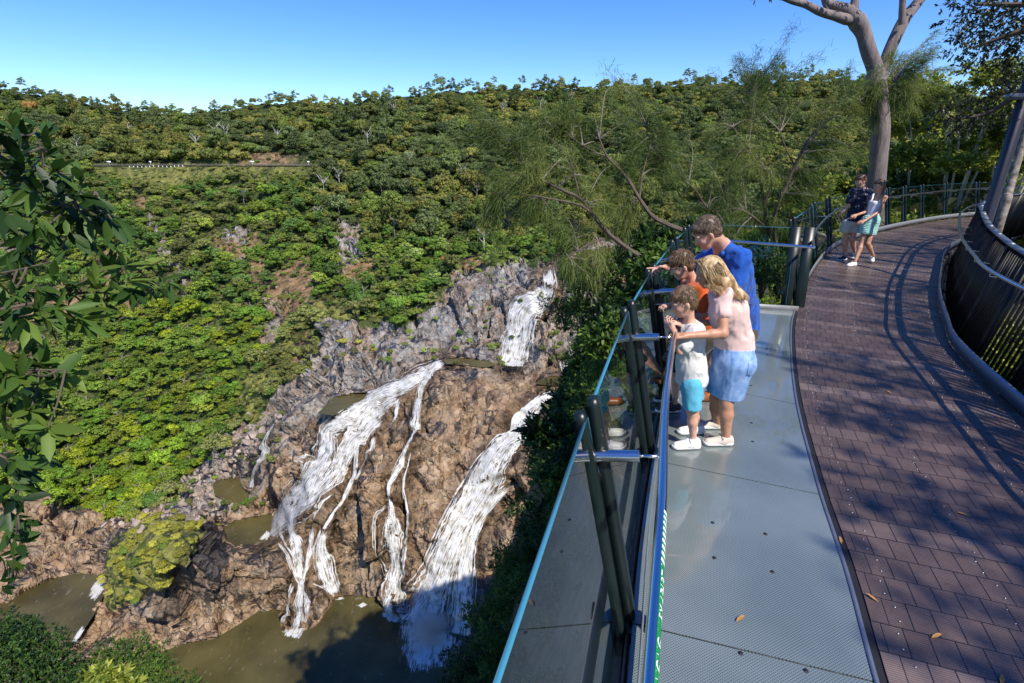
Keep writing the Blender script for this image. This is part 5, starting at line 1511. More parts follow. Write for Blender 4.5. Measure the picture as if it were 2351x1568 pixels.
def tube_obj(name, strands, mat_, parent, n=7, root=Vector()):
    m = MB()
    for pts, rad in strands:
        P_ = spline([Vector(p) - root for p in pts], 5) if len(pts) > 2 else [Vector(p) - root for p in pts]
        rr = np.interp(np.linspace(0, 1, len(P_)), np.linspace(0, 1, len(rad)), rad)
        m.tube(P_, list(rr), n)
    return m.build(name, mat_, parent, smooth=True)

# ---- tall gum tree behind the couple
def g4(zx, zy, d): return atd(1776.7 + .2941 * zx, .2941 * zy, d)
GD = 20.0; wpx = .2941 / FPX * GD
base = g4(795, 1700, GD); root = empty('gum_tree', base, label='tall smooth barked gum tree with forked limbs behind the walking couple', cat='tree')
def S(l, d=GD, dd=0): return ([g4(x, y, d + dd * i) for i, (x, y, w) in enumerate(l)], [w * wpx * .5 * 1.02 for x, y, w in l])
M_gum = None
def gum_mat():
    m, nt, b = mat('gum_bark'); L = nt.links
    tc = N(nt, 'ShaderNodeNewGeometry'); mp = N(nt, 'ShaderNodeMapping'); mp.inputs['Scale'].default_value = (3.5, 3.5, .55); L.new(tc.outputs['Position'], mp.inputs[0])
    n = N(nt, 'ShaderNodeTexNoise', i_Scale=2.2, i_Detail=8.0, i_Roughness=.7); L.new(mp.outputs[0], n.inputs['Vector'])
    n2 = N(nt, 'ShaderNodeTexNoise', i_Scale=.8, i_Detail=3.0); L.new(tc.outputs['Position'], n2.inputs['Vector'])
    r = ramp(nt, n.outputs[0], [(.3, (.07, .055, .055)), (.5, (.17, .135, .13)), (.68, (.30, .25, .24))])
    c = mix(nt, .35, r.outputs[0], ramp(nt, n2.outputs[0], [(.35, (.11, .09, .09)), (.65, (.30, .26, .26))]).outputs[0])
    L.new(c, b.inputs['Base Color']); b.inputs['Roughness'].default_value = .85
    bp = N(nt, 'ShaderNodeBump', i_Strength=.8, i_Distance=.06); L.new(n.outputs[0], bp.inputs['Height']); L.new(bp.outputs[0], b.inputs['Normal'])
    return m
M_gum = gum_mat()
trk = tube_obj('trunk', [S([(780,1750,150),(790,1600,130),(797,1450,122),(820,1200,116),(832,1000,122),(808,760,130),(790,640,135),(790,540,100),(740,400,95),(700,260,92),(655,175,110),(600,110,88),(575,60,70)])], M_gum, root, 16, base)
tube_obj('limb', [S([(825,640,70),(845,590,78),(880,450,76),(950,290,80),(1020,150,76),(1090,60,66),(1160,-30,60),(1260,-200,45)], dd=.1), S([(1000,190,40),(1003,100,44),(1005,0,38),(1000,-150,30)])], M_gum, root, 12, base)
tube_obj('limb', [S([(610,160,60),(560,150,66),(480,125,56),(360,90,50),(250,35,44),(130,0,40),(-60,-80,30)], dd=-.1), S([(650,130,60),(560,70,66),(450,35,52),(395,-10,40),(330,-150,30)]), S([(615,120,52),(622,60,56),(632,0,48),(650,-150,34)]), S([(430,80,22),(400,40,26),(385,0,24),(370,-80,18)]), S([(655,100,8),(660,40,7),(663,-20,6)])], M_gum, root, 12, base)
# crown of the gum, above the picture
def cloud_crown(root, origin, centers, tips_per, size, nleaf, mat_, seed, aspect=.3, name='crown'):
    rng = np.random.default_rng(seed); T_ = []; D_ = []
    for c, r in centers:
        k = int(tips_per * r * r); e = rng.normal(0, 1, (k, 3)); e /= np.linalg.norm(e, axis=1, keepdims=True)
        T_.append(np.array(c - origin) + e * r * rng.uniform(.3, 1.05, (k, 1)) * np.array([1, 1, .75])); D_.append(e + np.array([0, 0, .1]))
    V, f4, f3, A = rosettes(np.concatenate(T_), np.concatenate(D_), nleaf, size, rng, aspect=aspect, curl=.25)
    return npobj(name, V, [f4, f3], mat_, root, attrs={'leaf': A})
cloud_crown(root, base, [(g4(x, y, GD + d), r) for x, y, d, r in [(-100,-380,0,2.0),(300,-450,1,2.2),(650,-480,-1,2.3),(1000,-460,1,2.0),(1300,-440,0,1.9),(100,-560,2,2.2)]], 40, .16, 6, M_olive, 5)

# ---- she-oaks (fine drooping needles)
def she_oak(name, label, base, limbs, tufts, seed, mat_=M_twig, dens=1.0):
    root = empty(name, base, label=label, cat='tree'); rng = np.random.default_rng(seed)
    tube_obj('branches', limbs, mat_, root, 7, base)
    # sub-branches towards the tufts, and the needles themselves
    V = []; strands = []
    limb_pts = [p for pts, rad in limbs for p in spline(pts, 5)]
    LP = np.array([tuple(p) for p in limb_pts])
    allc = []; alld = []; alls = []
    for c, r, dirv in tufts:
        c = np.array(c); j = np.argmin(((LP - c) ** 2).sum(1) + rng.random() * .3); a = LP[j]
        for s in range(int(4 * dens) + 1):
            e = c + rng.normal(0, .55, 3) * r + np.array(dirv) * r * rng.uniform(.2, .9)
            mid = (a + e) / 2 + rng.normal(0, .12, 3) * r + np.array([0, 0, .15 * r])
            strands.append(([Vector(a), Vector(mid), Vector(e)], [.022, .012, .004]))
            k = int(215 * dens)
            f = rng.uniform(.25, 1.05, k)[:, None]
            q = a * (1 - f) ** 2 + 2 * mid * f * (1 - f) + e * f * f
            q = q + rng.normal(0, .10, (k, 3)) * r
            d = np.array(dirv) * .7 + rng.normal(0, .42, (k, 3)) + (e - a) / (np.linalg.norm(e - a) + .1) * .5
            allc.append(q); alld.append(d)
    tube_obj('twigs', strands, M_greytwig, root, 4, base)
    q = np.concatenate(allc) - np.array(base); d = np.concatenate(alld); d /= np.linalg.norm(d, axis=1, keepdims=True)
    k = len(q); L_ = rng.uniform(.16, .42, (k, 1)); w = .009
    s = np.cross(d, rng.normal(0, 1, (k, 3))); s /= np.linalg.norm(s, axis=1, keepdims=True)
    m1 = q + d * L_ * .5 + np.array([0, 0, -.03]); t_ = q + d * L_ + np.array([0, 0, -.13]) * L_ / .3
    V = np.stack([q - s * w * .5, q + s * w * .5, m1 + s * w * .5, m1 - s * w * .5, t_ + s * w * .25, t_ - s * w * .25], 1).reshape(-1, 3)
    b = np.arange(k)[:, None, None] * 6
    F = (np.array([[0, 1, 2, 3], [3, 2, 4, 5]])[None] + b).reshape(-1, 4)
    tone = np.clip(.5 + fbm(q / 1.1, 2, seed) * .7, 0, 1)
    A = np.stack([np.repeat(tone, 6), np.repeat(rng.random(k), 6), np.zeros(k * 6)], 1)
    npobj('foliage', V, F, M_needle, root, attrs={'leaf': A})
    return root
def LB(l, d0, d1): # limb by measured directions, distance easing from d0 to d1; (X, Y, radius)
    n = len(l); return ([atd(x, y, d0 + (d1 - d0) * i / (n - 1)) for i, (x, y, r) in enumerate(l)], [r for x, y, r in l])
def TF(l, d): return [(tuple(atd(x, y, d + dd)), r, dv) for x, y, dd, r, dv in l]
b_ = atd(1700, 760, 14.5)
she_oak('she_oak', 'spreading she-oak with wispy foliage reaching left over the gorge', b_,
  [LB([(1700,760,.10),(1660,600,.09),(1600,545,.08),(1531,515,.065),(1498,496,.058),(1468,456,.05),(1439,408,.045),(1395,360,.035),(1376,318,.02)], 14.5, 15.5),
   LB([(1690,780,.09),(1560,660,.085),(1490,603,.075),(1446,574,.07),(1398,537,.065),(1358,489,.055),(1332,456,.05),(1277,430,.04),(1222,397,.03),(1167,331,.02),(1137,305,.012)], 14.5, 15.0),
   LB([(1358,489,.035),(1328,470,.03),(1262,456,.022),(1215,448,.016),(1148,441,.008)], 14.7, 14.4),
   LB([(1387,548,.035),(1350,562,.028),(1295,596,.02),(1262,614,.01)], 14.7, 14),
   LB([(1468,456,.03),(1475,400,.025),(1490,340,.018),(1485,290,.01)], 15.3, 16),
   LB([(1439,408,.03),(1410,370,.02),(1350,340,.015),(1290,300,.01)], 15.3, 15.5),
   LB([(1332,456,.03),(1318,400,.02),(1300,350,.015),(1240,300,.01)], 14.8, 15.3),
   LB([(1395,360,.025),(1370,352,.018),(1355,352,.01)], 15.4, 15.4)],
  TF([(1140,330,0,.9,(-.5,0,.35)),(1180,360,0,1.0,(-.5,0,.2)),(1230,330,.4,1.1,(-.4,0,.4)),(1280,310,.5,1.1,(-.3,0,.45)),(1300,280,.8,.9,(-.2,0,.5)),(1340,330,.8,1.0,(-.2,0,.4)),(1380,310,1,1.1,(0,0,.5)),
      (1430,290,1.2,1.0,(.1,0,.6)),(1480,300,1.2,1.1,(.2,0,.5)),(1450,340,1,1.0,(.2,0,.3)),(1250,400,0,1.1,(-.5,0,0)),(1180,430,0,.9,(-.6,0,-.2)),(1160,480,-.3,.8,(-.5,0,-.5)),(1230,470,0,.9,(-.4,0,-.4)),
      (1330,400,.3,1.1,(-.2,0,.1)),(1400,410,.8,.9,(0,0,.1)),(1290,530,-.3,.6,(-.3,0,-.4)),(1310,600,-.6,.6,(-.1,0,-.5)),(1220,380,0,.9,(-.4,0,.2)),(1510,420,1,.9,(.2,0,.2)),
      (1350,540,0,.8,(-.1,0,-.4)),(1430,500,.5,.8,(0,0,-.3)),(1200,350,.3,1.0,(-.4,0,.3)),(1370,450,.3,.9,(0,0,-.1)),(1540,350,1.2,.9,(.3,0,.4)),(1330,290,.8,.9,(-.1,0,.5))], 15), 41)
b_ = atd(1800, 760, 19)
she_oak('she_oak', 'upright she-oak with several slender stems behind the end balustrade', b_,
  [LB([(1800,760,.11),(1790,620,.09),(1777,515,.07),(1792,456,.06),(1825,382,.05),(1865,309,.04),(1920,265,.025),(1990,225,.015),(2050,190,.008)], 19, 18),
   LB([(1795,700,.09),(1766,529,.06),(1748,430,.045),(1744,360,.03),(1730,280,.02),(1720,200,.01)], 19, 20),
   LB([(1790,640,.07),(1755,493,.05),(1773,412,.04),(1737,364,.03),(1690,300,.018),(1650,260,.01)], 19, 19),
   LB([(1766,529,.05),(1700,480,.04),(1634,485,.035),(1597,437,.03),(1571,415,.026),(1553,390,.02),(1498,342,.01)], 19, 17),
   LB([(1825,382,.03),(1800,330,.02),(1790,280,.015),(1800,220,.01)], 18.6, 19)],
  TF([(1740,190,1,1.1,(-.1,0,.7)),(1720,220,1,1.2,(-.3,0,.5)),(1780,200,.8,1.1,(.2,0,.5)),(1690,260,.6,1.1,(-.4,0,.4)),(1750,270,.5,1.3,(0,0,.5)),(1660,310,.4,1.1,(-.5,0,.3)),(1800,300,.3,1.2,(.3,0,.4)),
      (1840,350,0,1.1,(.4,0,.1)),(1880,290,-.4,1.0,(.4,0,.3)),(1930,240,-.6,1.0,(.4,0,.4)),(1960,215,-.6,.8,(.4,0,.4)),(1690,380,.2,1.2,(-.3,0,.1)),(1640,400,0,1.1,(-.4,0,0)),(1760,400,0,1.3,(0,0,.1)),(1830,440,0,1.2,(.3,0,-.2)),
      (1700,470,0,1.2,(-.2,0,-.2)),(1770,490,0,1.1,(.1,0,-.3)),(1870,400,0,1.1,(.3,0,-.2)),(1620,470,-.4,1.0,(-.3,0,-.2)),(1680,540,0,1.0,(-.1,0,-.4)),(1900,350,0,.9,(.4,0,-.1)),(1580,380,-.8,.9,(-.4,0,.2)),
      (2050,190,-1,.7,(.5,0,.5)),(2075,200,-1,.8,(.5,0,.2)),(2050,225,-1,.8,(.3,0,-.3)),(2090,160,-1,.5,(.6,0,.6)),(2020,235,-1,.7,(.1,0,-.5)),(1640,540,-.4,1.0,(-.2,0,-.3)),(1730,330,.3,1.2,(-.1,0,.3))], 19), 42, dens=1.0)
# wispy small-leaved shrub in front of the upper fall, right bank
for x, y, d, r, kd in [(1330,640,19,1.5,'fine'),(1380,660,17,1.5,'fine'),(1430,640,16,1.5,'fine'),(1300,700,20,1.3,'fine'),(1350,720,18,1.4,'fine'),(1400,740,15,1.3,'dark'),(1460,690,13,1.1,'broad'),(1430,760,11,.8,'broad'),(1395,790,11,.8,'broad'),
                   (1500,640,13,1.1,'broad'),(1480,560,16,1.2,'broad'),(1520,540,16,1.2,'broad'),(1450,600,17,1.3,'fine'),(1560,600,13,1.0,'broad'),(1640,600,15,1.4,'dark'),(1700,620,15,1.4,'dark'),(1760,600,16,1.4,'dark'),(1840,620,16,1.3,'fine'),
                   (1410,850,12,1.0,'fine'),(1375,880,14,1.0,'fine'),(1340,920,15,1.1,'fine'),(1390,930,12,.9,'dark')]:
    bush(kd, atd(x, y, d), r, 'dense green bush on the bank left of the lookout glass' if x < 1600 else 'dark green bush seen through the end balustrade glass',
         'bushes left of the lookout' if x < 1600 else 'bushes behind the end balustrade', sink=.45)
# broadleaf crowns behind the long balustrade, on pale stems
def pale_tree(x, y, d, r, label, h=6, seed=1, kind='yellow', zs=.8):
    c = atd(x, y, d); base = Vector((c.x + .3, c.y + .3, c.z - h)); rng = np.random.default_rng(seed)
    root = empty('broadleaf_tree', base, label=label, cat='tree')
    st = []
    for k in range(6):
        a = rng.uniform(0, 6.28); e = c + Vector((math.cos(a) * r * .7, math.sin(a) * r * .7, r * rng.uniform(.0, .6)))
        st.append(([base, base.lerp(c, .6) + Vector((math.cos(a) * .3, math.sin(a) * .3, 0)), c + Vector((math.cos(a) * r * .35, math.sin(a) * r * .35, rng.uniform(-.2, .2) * r)), e], [.07, .05, .03, .01]))
    tube_obj('trunk', st, M_palebark, root, 7, base)
    for k in range(5):
        a = k * 1.26 + rng.uniform(0, .5); o = link(bpy.data.objects.new('crown', BP[kind][k % len(BP[kind])]), root)
        o.location = (c - base) + Vector((math.cos(a) * r * .55, math.sin(a) * r * .55, rng.uniform(-.35, .45) * r)); s = r * rng.uniform(.5, .75); o.scale = (s, s, s * zs); o.rotation_euler.z = rng.uniform(0, 6)
    return root
for i, (x, y, d, r, lb_, h) in enumerate([(2130,330,24,3.4,'large sunlit broadleaf tree right of the gum trunk',9),(2240,285,22,2.8,'sunlit broadleaf tree just left of the steel roof post',9),(2110,420,26,2.6,'low sunlit broadleaf tree above the far balustrade panes',6),
        (1900,450,25,2.4,'yellow green broadleaf tree left of the gum trunk base',6),(2240,390,24,2.6,'broadleaf tree with a pale twisted trunk behind the far posts',6),(2340,350,20,2.4,'sunlit broadleaf tree right of the steel roof post',7),(1860,500,20,1.7,'small bright broadleaf tree behind the curving handrail',5)]):
    pale_tree(x, y, d, r, lb_, h, 60 + i)
# dark small-leaved tree overhanging from the top right
base = Vector((13.5, 7.0, -4)); root = empty('shade_tree', base, label='dark small leaved tree overhanging the top right corner', cat='tree')
cl = [(2240,20,.75),(2300,10,.9),(2351,30,.9),(2290,60,.7),(2210,110,.45),(2250,120,.55),(2200,90,.35),(2310,110,.6),(2230,70,.5),(2351,100,.7),(2340,180,.6),(2300,200,.55),(2340,230,.6),(2270,215,.5),(2235,240,.5),(2190,240,.45),
      (2290,250,.6),(2240,280,.5),(2170,265,.42),(2140,290,.3),(2351,280,.4),(2200,290,.5),(2225,150,.28),(2290,150,.3),(2390,40,.7),(2400,200,.5),(2280,-60,.8),(2190,5,.3),(2320,160,.4)]
cloud_crown(root, base, [(atd(x, y, 10.5 + (i % 3) * .6), r) for i, (x, y, r) in enumerate(cl)], 165, .075, 6, M_olive, 8, aspect=.42)
tube_obj('trunk', [([base, Vector((13.3, 8, 0)), Vector((12.9, 9, 4)), Vector((12.4, 10, 7.5))], [.22, .2, .16, .1]), LB([(2420,150,.07),(2340,215,.05),(2260,262,.03),(2180,275,.012)], 10, 10.8), LB([(2440,60,.08),(2351,70,.06),(2290,90,.03),(2225,112,.01)], 10, 10.6), LB([(2460,0,.08),(2351,10,.05),(2240,10,.02)], 10, 10.6)], M_twig, root, 8, base)
# thin mottled trunk rising in the gap behind the inner fence
base = atd(2268, 600, 8.8); base.z = -5; root = empty('thin_tree', base, label='thin mottled pale trunk growing up behind the inner baluster fence', cat='tree')
tube_obj('trunk', [([base, atd(2286,540,8.8), atd(2312,452,9.0), atd(2336,370,9.2), atd(2372,240,9.4), atd(2400,100,9.6)], [.08, .068, .062, .055, .05, .04])], simple('mottled_bark', (.20, .17, .14), .85, bump=.6, bscale=20, var=.8, vscale=9), root, 9, base)
cloud_crown(root, base, [(atd(2430, -20, 9.8), 1.0), (atd(2480, 60, 9.8), 1.0)], 90, .09, 6, M_olive, 9)
# plants in the dark gap behind the inner fence
for x, y, z, r in [(8.2,5.2,-2.6,1.3),(9.2,7.4,-2.8,1.4),(7.0,3.4,-2.4,1.2),(10.6,9.2,-3,1.5),(8.6,9.0,-2.9,1.2),(12.5,12.5,-3,1.6),(6.2,4.0,-2.6,1.0),(6.6,2.0,-2.4,1.1),(15,14,-3,1.6)]:
    bush('yellow' if x > 8 else 'fine', Vector((x, y, z)), r, 'green bush in the shaded gap behind the inner baluster fence', 'bushes in the gap behind the inner fence')

# ---- foreground branches at the left edge
def fore_branch(label, base, limbs, tips, seed, size=.15, nleaf=9, aspect=.36, mat_=None, stem=.10, name='leafy_branch'):
    root = empty(name, base, label=label, cat='branch'); rng = np.random.default_rng(seed)
    st = [(pts, rad) for pts, rad in limbs]; LP = np.array([tuple(p) for pts, r in limbs for p in spline(pts, 4)])
    for (t_, dv) in tips:
        a = Vector(LP[np.argmin(((LP - np.array(t_)) ** 2).sum(1))]); st.append(([a, (a + Vector(t_)) / 2 + Vector((0, 0, -.02)), Vector(t_)], [.006, .005, .003]))
    tube_obj('twigs', st, M_twig, root, 6, base)
    T_ = np.array([tuple(Vector(t_) - base) for t_, d in tips]); D_ = np.array([d for t_, d in tips])
    V, f4, f3, A = rosettes(T_, D_, nleaf, size, rng, spread=.95, aspect=aspect, curl=.18, stem=stem)
    npobj('leaves', V, [f4, f3], mat_ or M_dkleaf, root, smooth=True, attrs={'leaf': A})
rf = np.random.default_rng(3)
def tipset(l, d, jit=.12): return [(tuple(atd(x + rf.normal(0, 14) * q, y + rf.normal(0, 14) * q, d + rf.uniform(-jit, jit) * 2)), (dx + rf.normal(0, .15), -.15 + rf.normal(0, .2), dz + rf.normal(0, .15))) for x, y, dx, dz in l for q in (0, 1)[:2 if x < 60 and y < 900 else 1]]
fore_branch('dark glossy leafy branch hanging in from the upper left edge', atd(-60, 490, 3.0),
  [LB([(-60,495,.014),(60,495,.011),(100,490,.008),(150,470,.005),(220,440,.003)], 3.0, 2.9), LB([(60,495,.008),(100,400,.006),(90,320,.003)], 3, 3), LB([(-40,560,.01),(60,560,.008),(140,590,.005),(210,600,.003)], 3.1, 3), LB([(-60,380,.01),(20,360,.006),(50,310,.003)], 3, 3)],
  tipset([(90,290,.1,1),(60,320,-.2,.9),(110,340,.5,.6),(30,340,-.4,.7),(70,370,.2,.6),(10,310,-.3,.8),(130,390,.6,.2),(50,410,.1,.3),(10,380,-.2,.4),(110,430,.5,.1),(180,400,.5,.7),(165,430,.6,.3),(200,450,.8,.1),(150,470,.4,-.2),
          (70,470,.2,-.1),(20,450,-.3,0),(210,480,.8,-.2),(240,490,.9,-.2),(190,500,.5,-.5),(150,510,.3,-.6),(230,530,.6,-.7),(265,515,.9,-.5),(100,520,.1,-.7),(160,540,.2,-.8),(120,560,0,-.8),(200,550,.3,-.9),(60,550,0,-.6),
          (20,500,-.2,-.4),(40,590,-.2,-.5),(5,530,-.3,-.3),(90,440,.3,.2),(140,430,.5,.2),(250,500,.9,-.3),(30,280,0,1)], 3.0), 11, .135, 8, .38)
fore_branch('leafy branch with long bright leaves reaching right across the left edge', atd(-60, 700, 2.7),
  [LB([(-60,720,.012),(60,700,.010),(150,680,.008),(240,665,.006),(330,665,.004),(395,640,.002)], 2.7, 3.0), LB([(150,680,.006),(200,640,.005),(280,600,.003)], 2.8, 3), LB([(-60,640,.009),(40,620,.006),(120,600,.003)], 2.7, 2.7), LB([(-40,740,.009),(60,740,.006),(180,730,.003)], 2.7, 2.7)],
  tipset([(290,590,.3,.7),(250,610,-.1,.6),(310,610,.6,.3),(270,640,.3,.1),(340,640,.8,.1),(390,650,.9,-.3),(350,655,.7,-.3),(310,670,.5,-.4),(260,670,.5,-.2),(230,660,.6,0),(210,690,.7,-.1),(180,660,.5,.2),(150,650,.5,.3),(120,620,.5,.3),
          (60,610,.3,.3),(20,620,-.1,.4),(100,660,.6,0),(60,680,.4,-.1),(20,670,0,.1),(150,710,.8,-.2),(190,720,.8,-.3),(120,740,.6,-.4),(70,740,.4,-.4),(20,740,0,-.3),(200,740,.7,-.5),(160,750,.5,-.6),(240,700,.8,-.2),(90,710,.6,-.1),(10,700,0,0),(300,640,.6,.2)], 2.75), 12, .14, 8, .28, M_nleaf)
fore_branch('broad pale green leaf spray low on the left edge', atd(-60, 860, 2.5),
  [LB([(-60,870,.010),(20,860,.008),(90,850,.006),(150,850,.003)], 2.5, 2.5), LB([(-60,950,.009),(20,960,.007),(90,950,.003)], 2.6, 2.6)],
  tipset([(50,810,-.2,.7),(20,830,-.5,.5),(90,830,.3,.8),(120,840,.7,.3),(150,850,.9,.1),(130,870,.9,0),(60,860,.3,.1),(20,880,-.2,-.2),(90,900,.6,-.3),(50,920,.2,-.5),(10,930,-.2,-.4),(110,920,.5,-.5),(80,970,.6,-.2),(40,990,.3,-.4),(110,980,.9,.1),(70,940,.5,.1)], 2.5), 13, .155, 8, .36, M_nleaf)
fore_branch('dark drooping leaf spray at the lower left edge', atd(-60, 1050, 2.8),
  [LB([(-60,1040,.010),(10,1050,.008),(40,1110,.006),(35,1250,.005),(15,1380,.003)], 2.8, 2.9), LB([(10,1040,.006),(60,1030,.003)], 2.8, 2.8)],
  tipset([(40,1010,.4,.4),(80,1020,.9,.1),(90,1045,.9,0),(50,1060,.7,-.1),(20,1060,0,-.2),(60,1090,.8,-.2),(30,1120,.5,-.4),(55,1150,.7,-.4),(20,1170,.2,-.4),(50,1200,.8,-.3),(20,1230,.4,-.4),(45,1250,.8,-.3),(15,1290,.5,-.3),(40,1310,.8,-.2),(10,1350,.3,-.5),(10,1110,0,-.4),(5,1200,0,-.4)], 2.85), 14, .16, 6, .36)
# tree tops and bright shrub at the bottom left
base = atd(40, 1540, 15); root = empty('shade_tree', base - Vector((0, 0, 6)), label='dark tree top rising at the bottom left corner', cat='tree')
o_ = root.location.copy()
cloud_crown(root, o_, [(atd(x, y, d), r) for x, y, d, r in [(20,1480,15,1.2),(90,1490,15,1.1),(140,1520,15,.9),(60,1560,14.5,1.2),(130,1570,14.5,1.0),(-30,1540,14.5,1.3),(10,1440,16,.9),(60,1450,15.6,.7),(170,1575,14,.7)]], 300, .13, 7, M_dkleaf, 21, aspect=.42)
tube_obj('trunk', [([o_ - Vector((0, 0, 3)), o_ + Vector((0, 0, 3)), base], [.2, .16, .06])], M_twig, root, 8, o_)
base = atd(300, 1570, 15); root = empty('shade_tree', base - Vector((0, 0, 6)), label='dark green tree top at the bottom edge left of the plunge pool', cat='tree')
o_ = root.location.copy()
cloud_crown(root, o_, [(atd(x, y, d), r) for x, y, d, r in [(240,1510,16,.9),(300,1500,16,1.0),(350,1510,16,.8),(200,1540,16,.9),(270,1560,15.5,1.1),(350,1560,15.5,1.0),(400,1580,15,.9),(440,1590,15,.7)]], 330, .12, 7, M_nleaf, 22, aspect=.4)
tube_obj('trunk', [([o_ - Vector((0, 0, 3)), o_ + Vector((0, 0, 3)), base], [.2, .16, .06])], M_twig, root, 8, o_)
base = atd(260, 1640, 9); root = empty('bush', base, label='bright green large leaved plant at the bottom edge left', cat='bush')
cloud_crown(root, base, [(atd(x, y, 9), r) for x, y, r in [(230,1545,.30),(270,1560,.32),(200,1570,.3),(310,1575,.32),(250,1590,.4)]], 300, .20, 7, M_yleaf, 23, aspect=.34, name='foliage')
tube_obj('stems', [([base - Vector((0, 0, 1.5)), base, atd(250,1570,9)], [.04, .03, .015])], M_twig, root, 6, base)
bm_c = [(1055,1535,13,1.1),(1095,1520,12.5,1.2),(1050,1580,12,1.0)]
for x, y, d, r in bm_c: bush('dark', atd(x, y, d), r, 'dark green bush rising in front of the spray below the right fall', 'bushes in front of the spray', sink=.3)

# ---- trees behind the camera whose shade falls on the deck
def shade(label, c, r, n, seed):
    base = Vector((c[0], c[1], -4)); root = empty('shade_tree', base, label=label, cat='tree'); rng = np.random.default_rng(seed)
    cs = [(Vector(c) + Vector((rng.uniform(-r, r), rng.uniform(-r, r), rng.uniform(-.5, .6) * r)), rng.uniform(.25, .45) * r) for _ in range(n)]
    cloud_crown(root, base, cs, 55, .16, 6, M_olive, seed, aspect=.42)
    tube_obj('trunk', [([base, Vector((c[0], c[1], 2)), Vector(c)], [.3, .25, .1])] + [([Vector((c[0], c[1], 3)), (Vector(c) + q) / 2, q], [.12, .08, .03]) for q, _ in cs[:8]], M_twig, root, 8, base)
def over(x, y, t): return (x + to_sun.x * t, y + to_sun.y * t, to_sun.z * t)
def canopy(label, pts, seed, t0=14):
    """pts: (ground x, y the clump shades, radius)"""
    rng = np.random.default_rng(seed); cs = []
    for x, y, r in pts: cs.append((Vector(over(x, y, t0 + rng.uniform(-2, 2))), r))
    m_ = sum((c for c, r in cs), Vector()) / len(cs); base = Vector((m_.x, m_.y, -4)); root = empty('shade_tree', base, label=label, cat='tree')
    cloud_crown(root, base, cs, 80, .15, 6, M_olive, seed, aspect=.45)
    hub = Vector((m_.x, m_.y, m_.z - 4))
    tube_obj('trunk', [([base, (base + hub) / 2, hub], [.32, .26, .16])] + [([hub, (hub + c) / 2 + Vector((0, 0, .4)), c], [.10, .06, .02]) for c, r in cs], M_twig, root, 7, base)
canopy('shade tree behind the photographer over the near boardwalk', [(2.2,-.6,1.0),(2.4,.7,.9),(3.2,.1,.9),(2.5,1.9,.75),(3.4,1.6,.95),(3.3,2.9,.85),(2.7,3.1,.6)], 31)
canopy('shade tree right of the photographer over the middle boardwalk', [(3.3,4.3,.7),(4.1,4.0,.8),(3.8,5.4,.7),(4.9,5.3,.85),(5.4,6.8,.8),(6.2,7.6,.75),(2.6,6.2,.6)], 32)
canopy('shade tree beyond the inner fence over the far boardwalk', [(6.2,9.0,.85),(7.2,8.8,.8),(9.3,11.6,.8),(10.2,12.2,.9),(10.3,13.8,.8),(12,14.5,1.0),(14,16,1.1)], 33)
# the forest of the lookout's own bank, behind and beside the photographer (seen in the glass)
fi = 0
for az_, dist, z_, r in [(51,34,-1,4.5),(55,39,-1,5),(59,33,-1,4.5),(63,38,0,5),(68,34,-1,4.5),(48,47,0,5.5),(53,47,2,6),(60,50,3,7),(92,28,8,5.5),(101,29,10,6),(115,32,9,6),(130,31,10,6),(146,28,9,6),(162,25,9,5.5),(178,24,9,6),(196,26,10,6),(214,28,8,6),(232,30,5,6),(250,30,1,6),(95,38,17,7),(125,44,18,8),(155,38,17,7),(185,36,18,7),(212,38,16,7)]:
    p = Vector((math.sin(R(az_)) * dist, math.cos(R(az_)) * dist, z_)); root = empty('forest_tree', Vector((p.x, p.y, -5)), fi * .9, label='tall leafy forest tree on the bank behind the photographer', cat='tree', group='forest trees behind the photographer')
    c = link(bpy.data.objects.new('crown', protos[[2, 0, 6, 4][fi % 4]]), root); c.scale = (r, r, r * 1.15); c.location.z = z_ + 5 - r * .8; c['tint'] = [.14, .17, .05]
    tk = link(bpy.data.objects.new('trunk', trunk_mesh), root); tk.scale = (r, r, z_ + 5); fi += 1
# bright bushes close behind the long balustrade
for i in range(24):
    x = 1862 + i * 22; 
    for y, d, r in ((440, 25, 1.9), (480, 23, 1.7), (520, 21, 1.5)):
                bush('yellow' if rngp.random() < .6 else 'fine', atd(x + rngp.uniform(-10, 10), y + rngp.uniform(-10, 10), d + rngp.uniform(-1, 1)), r * rngp.uniform(.95, 1.35), 'leafy yellow green bush behind the long glass balustrade', 'bushes behind the glass balustrade', sink=.5)
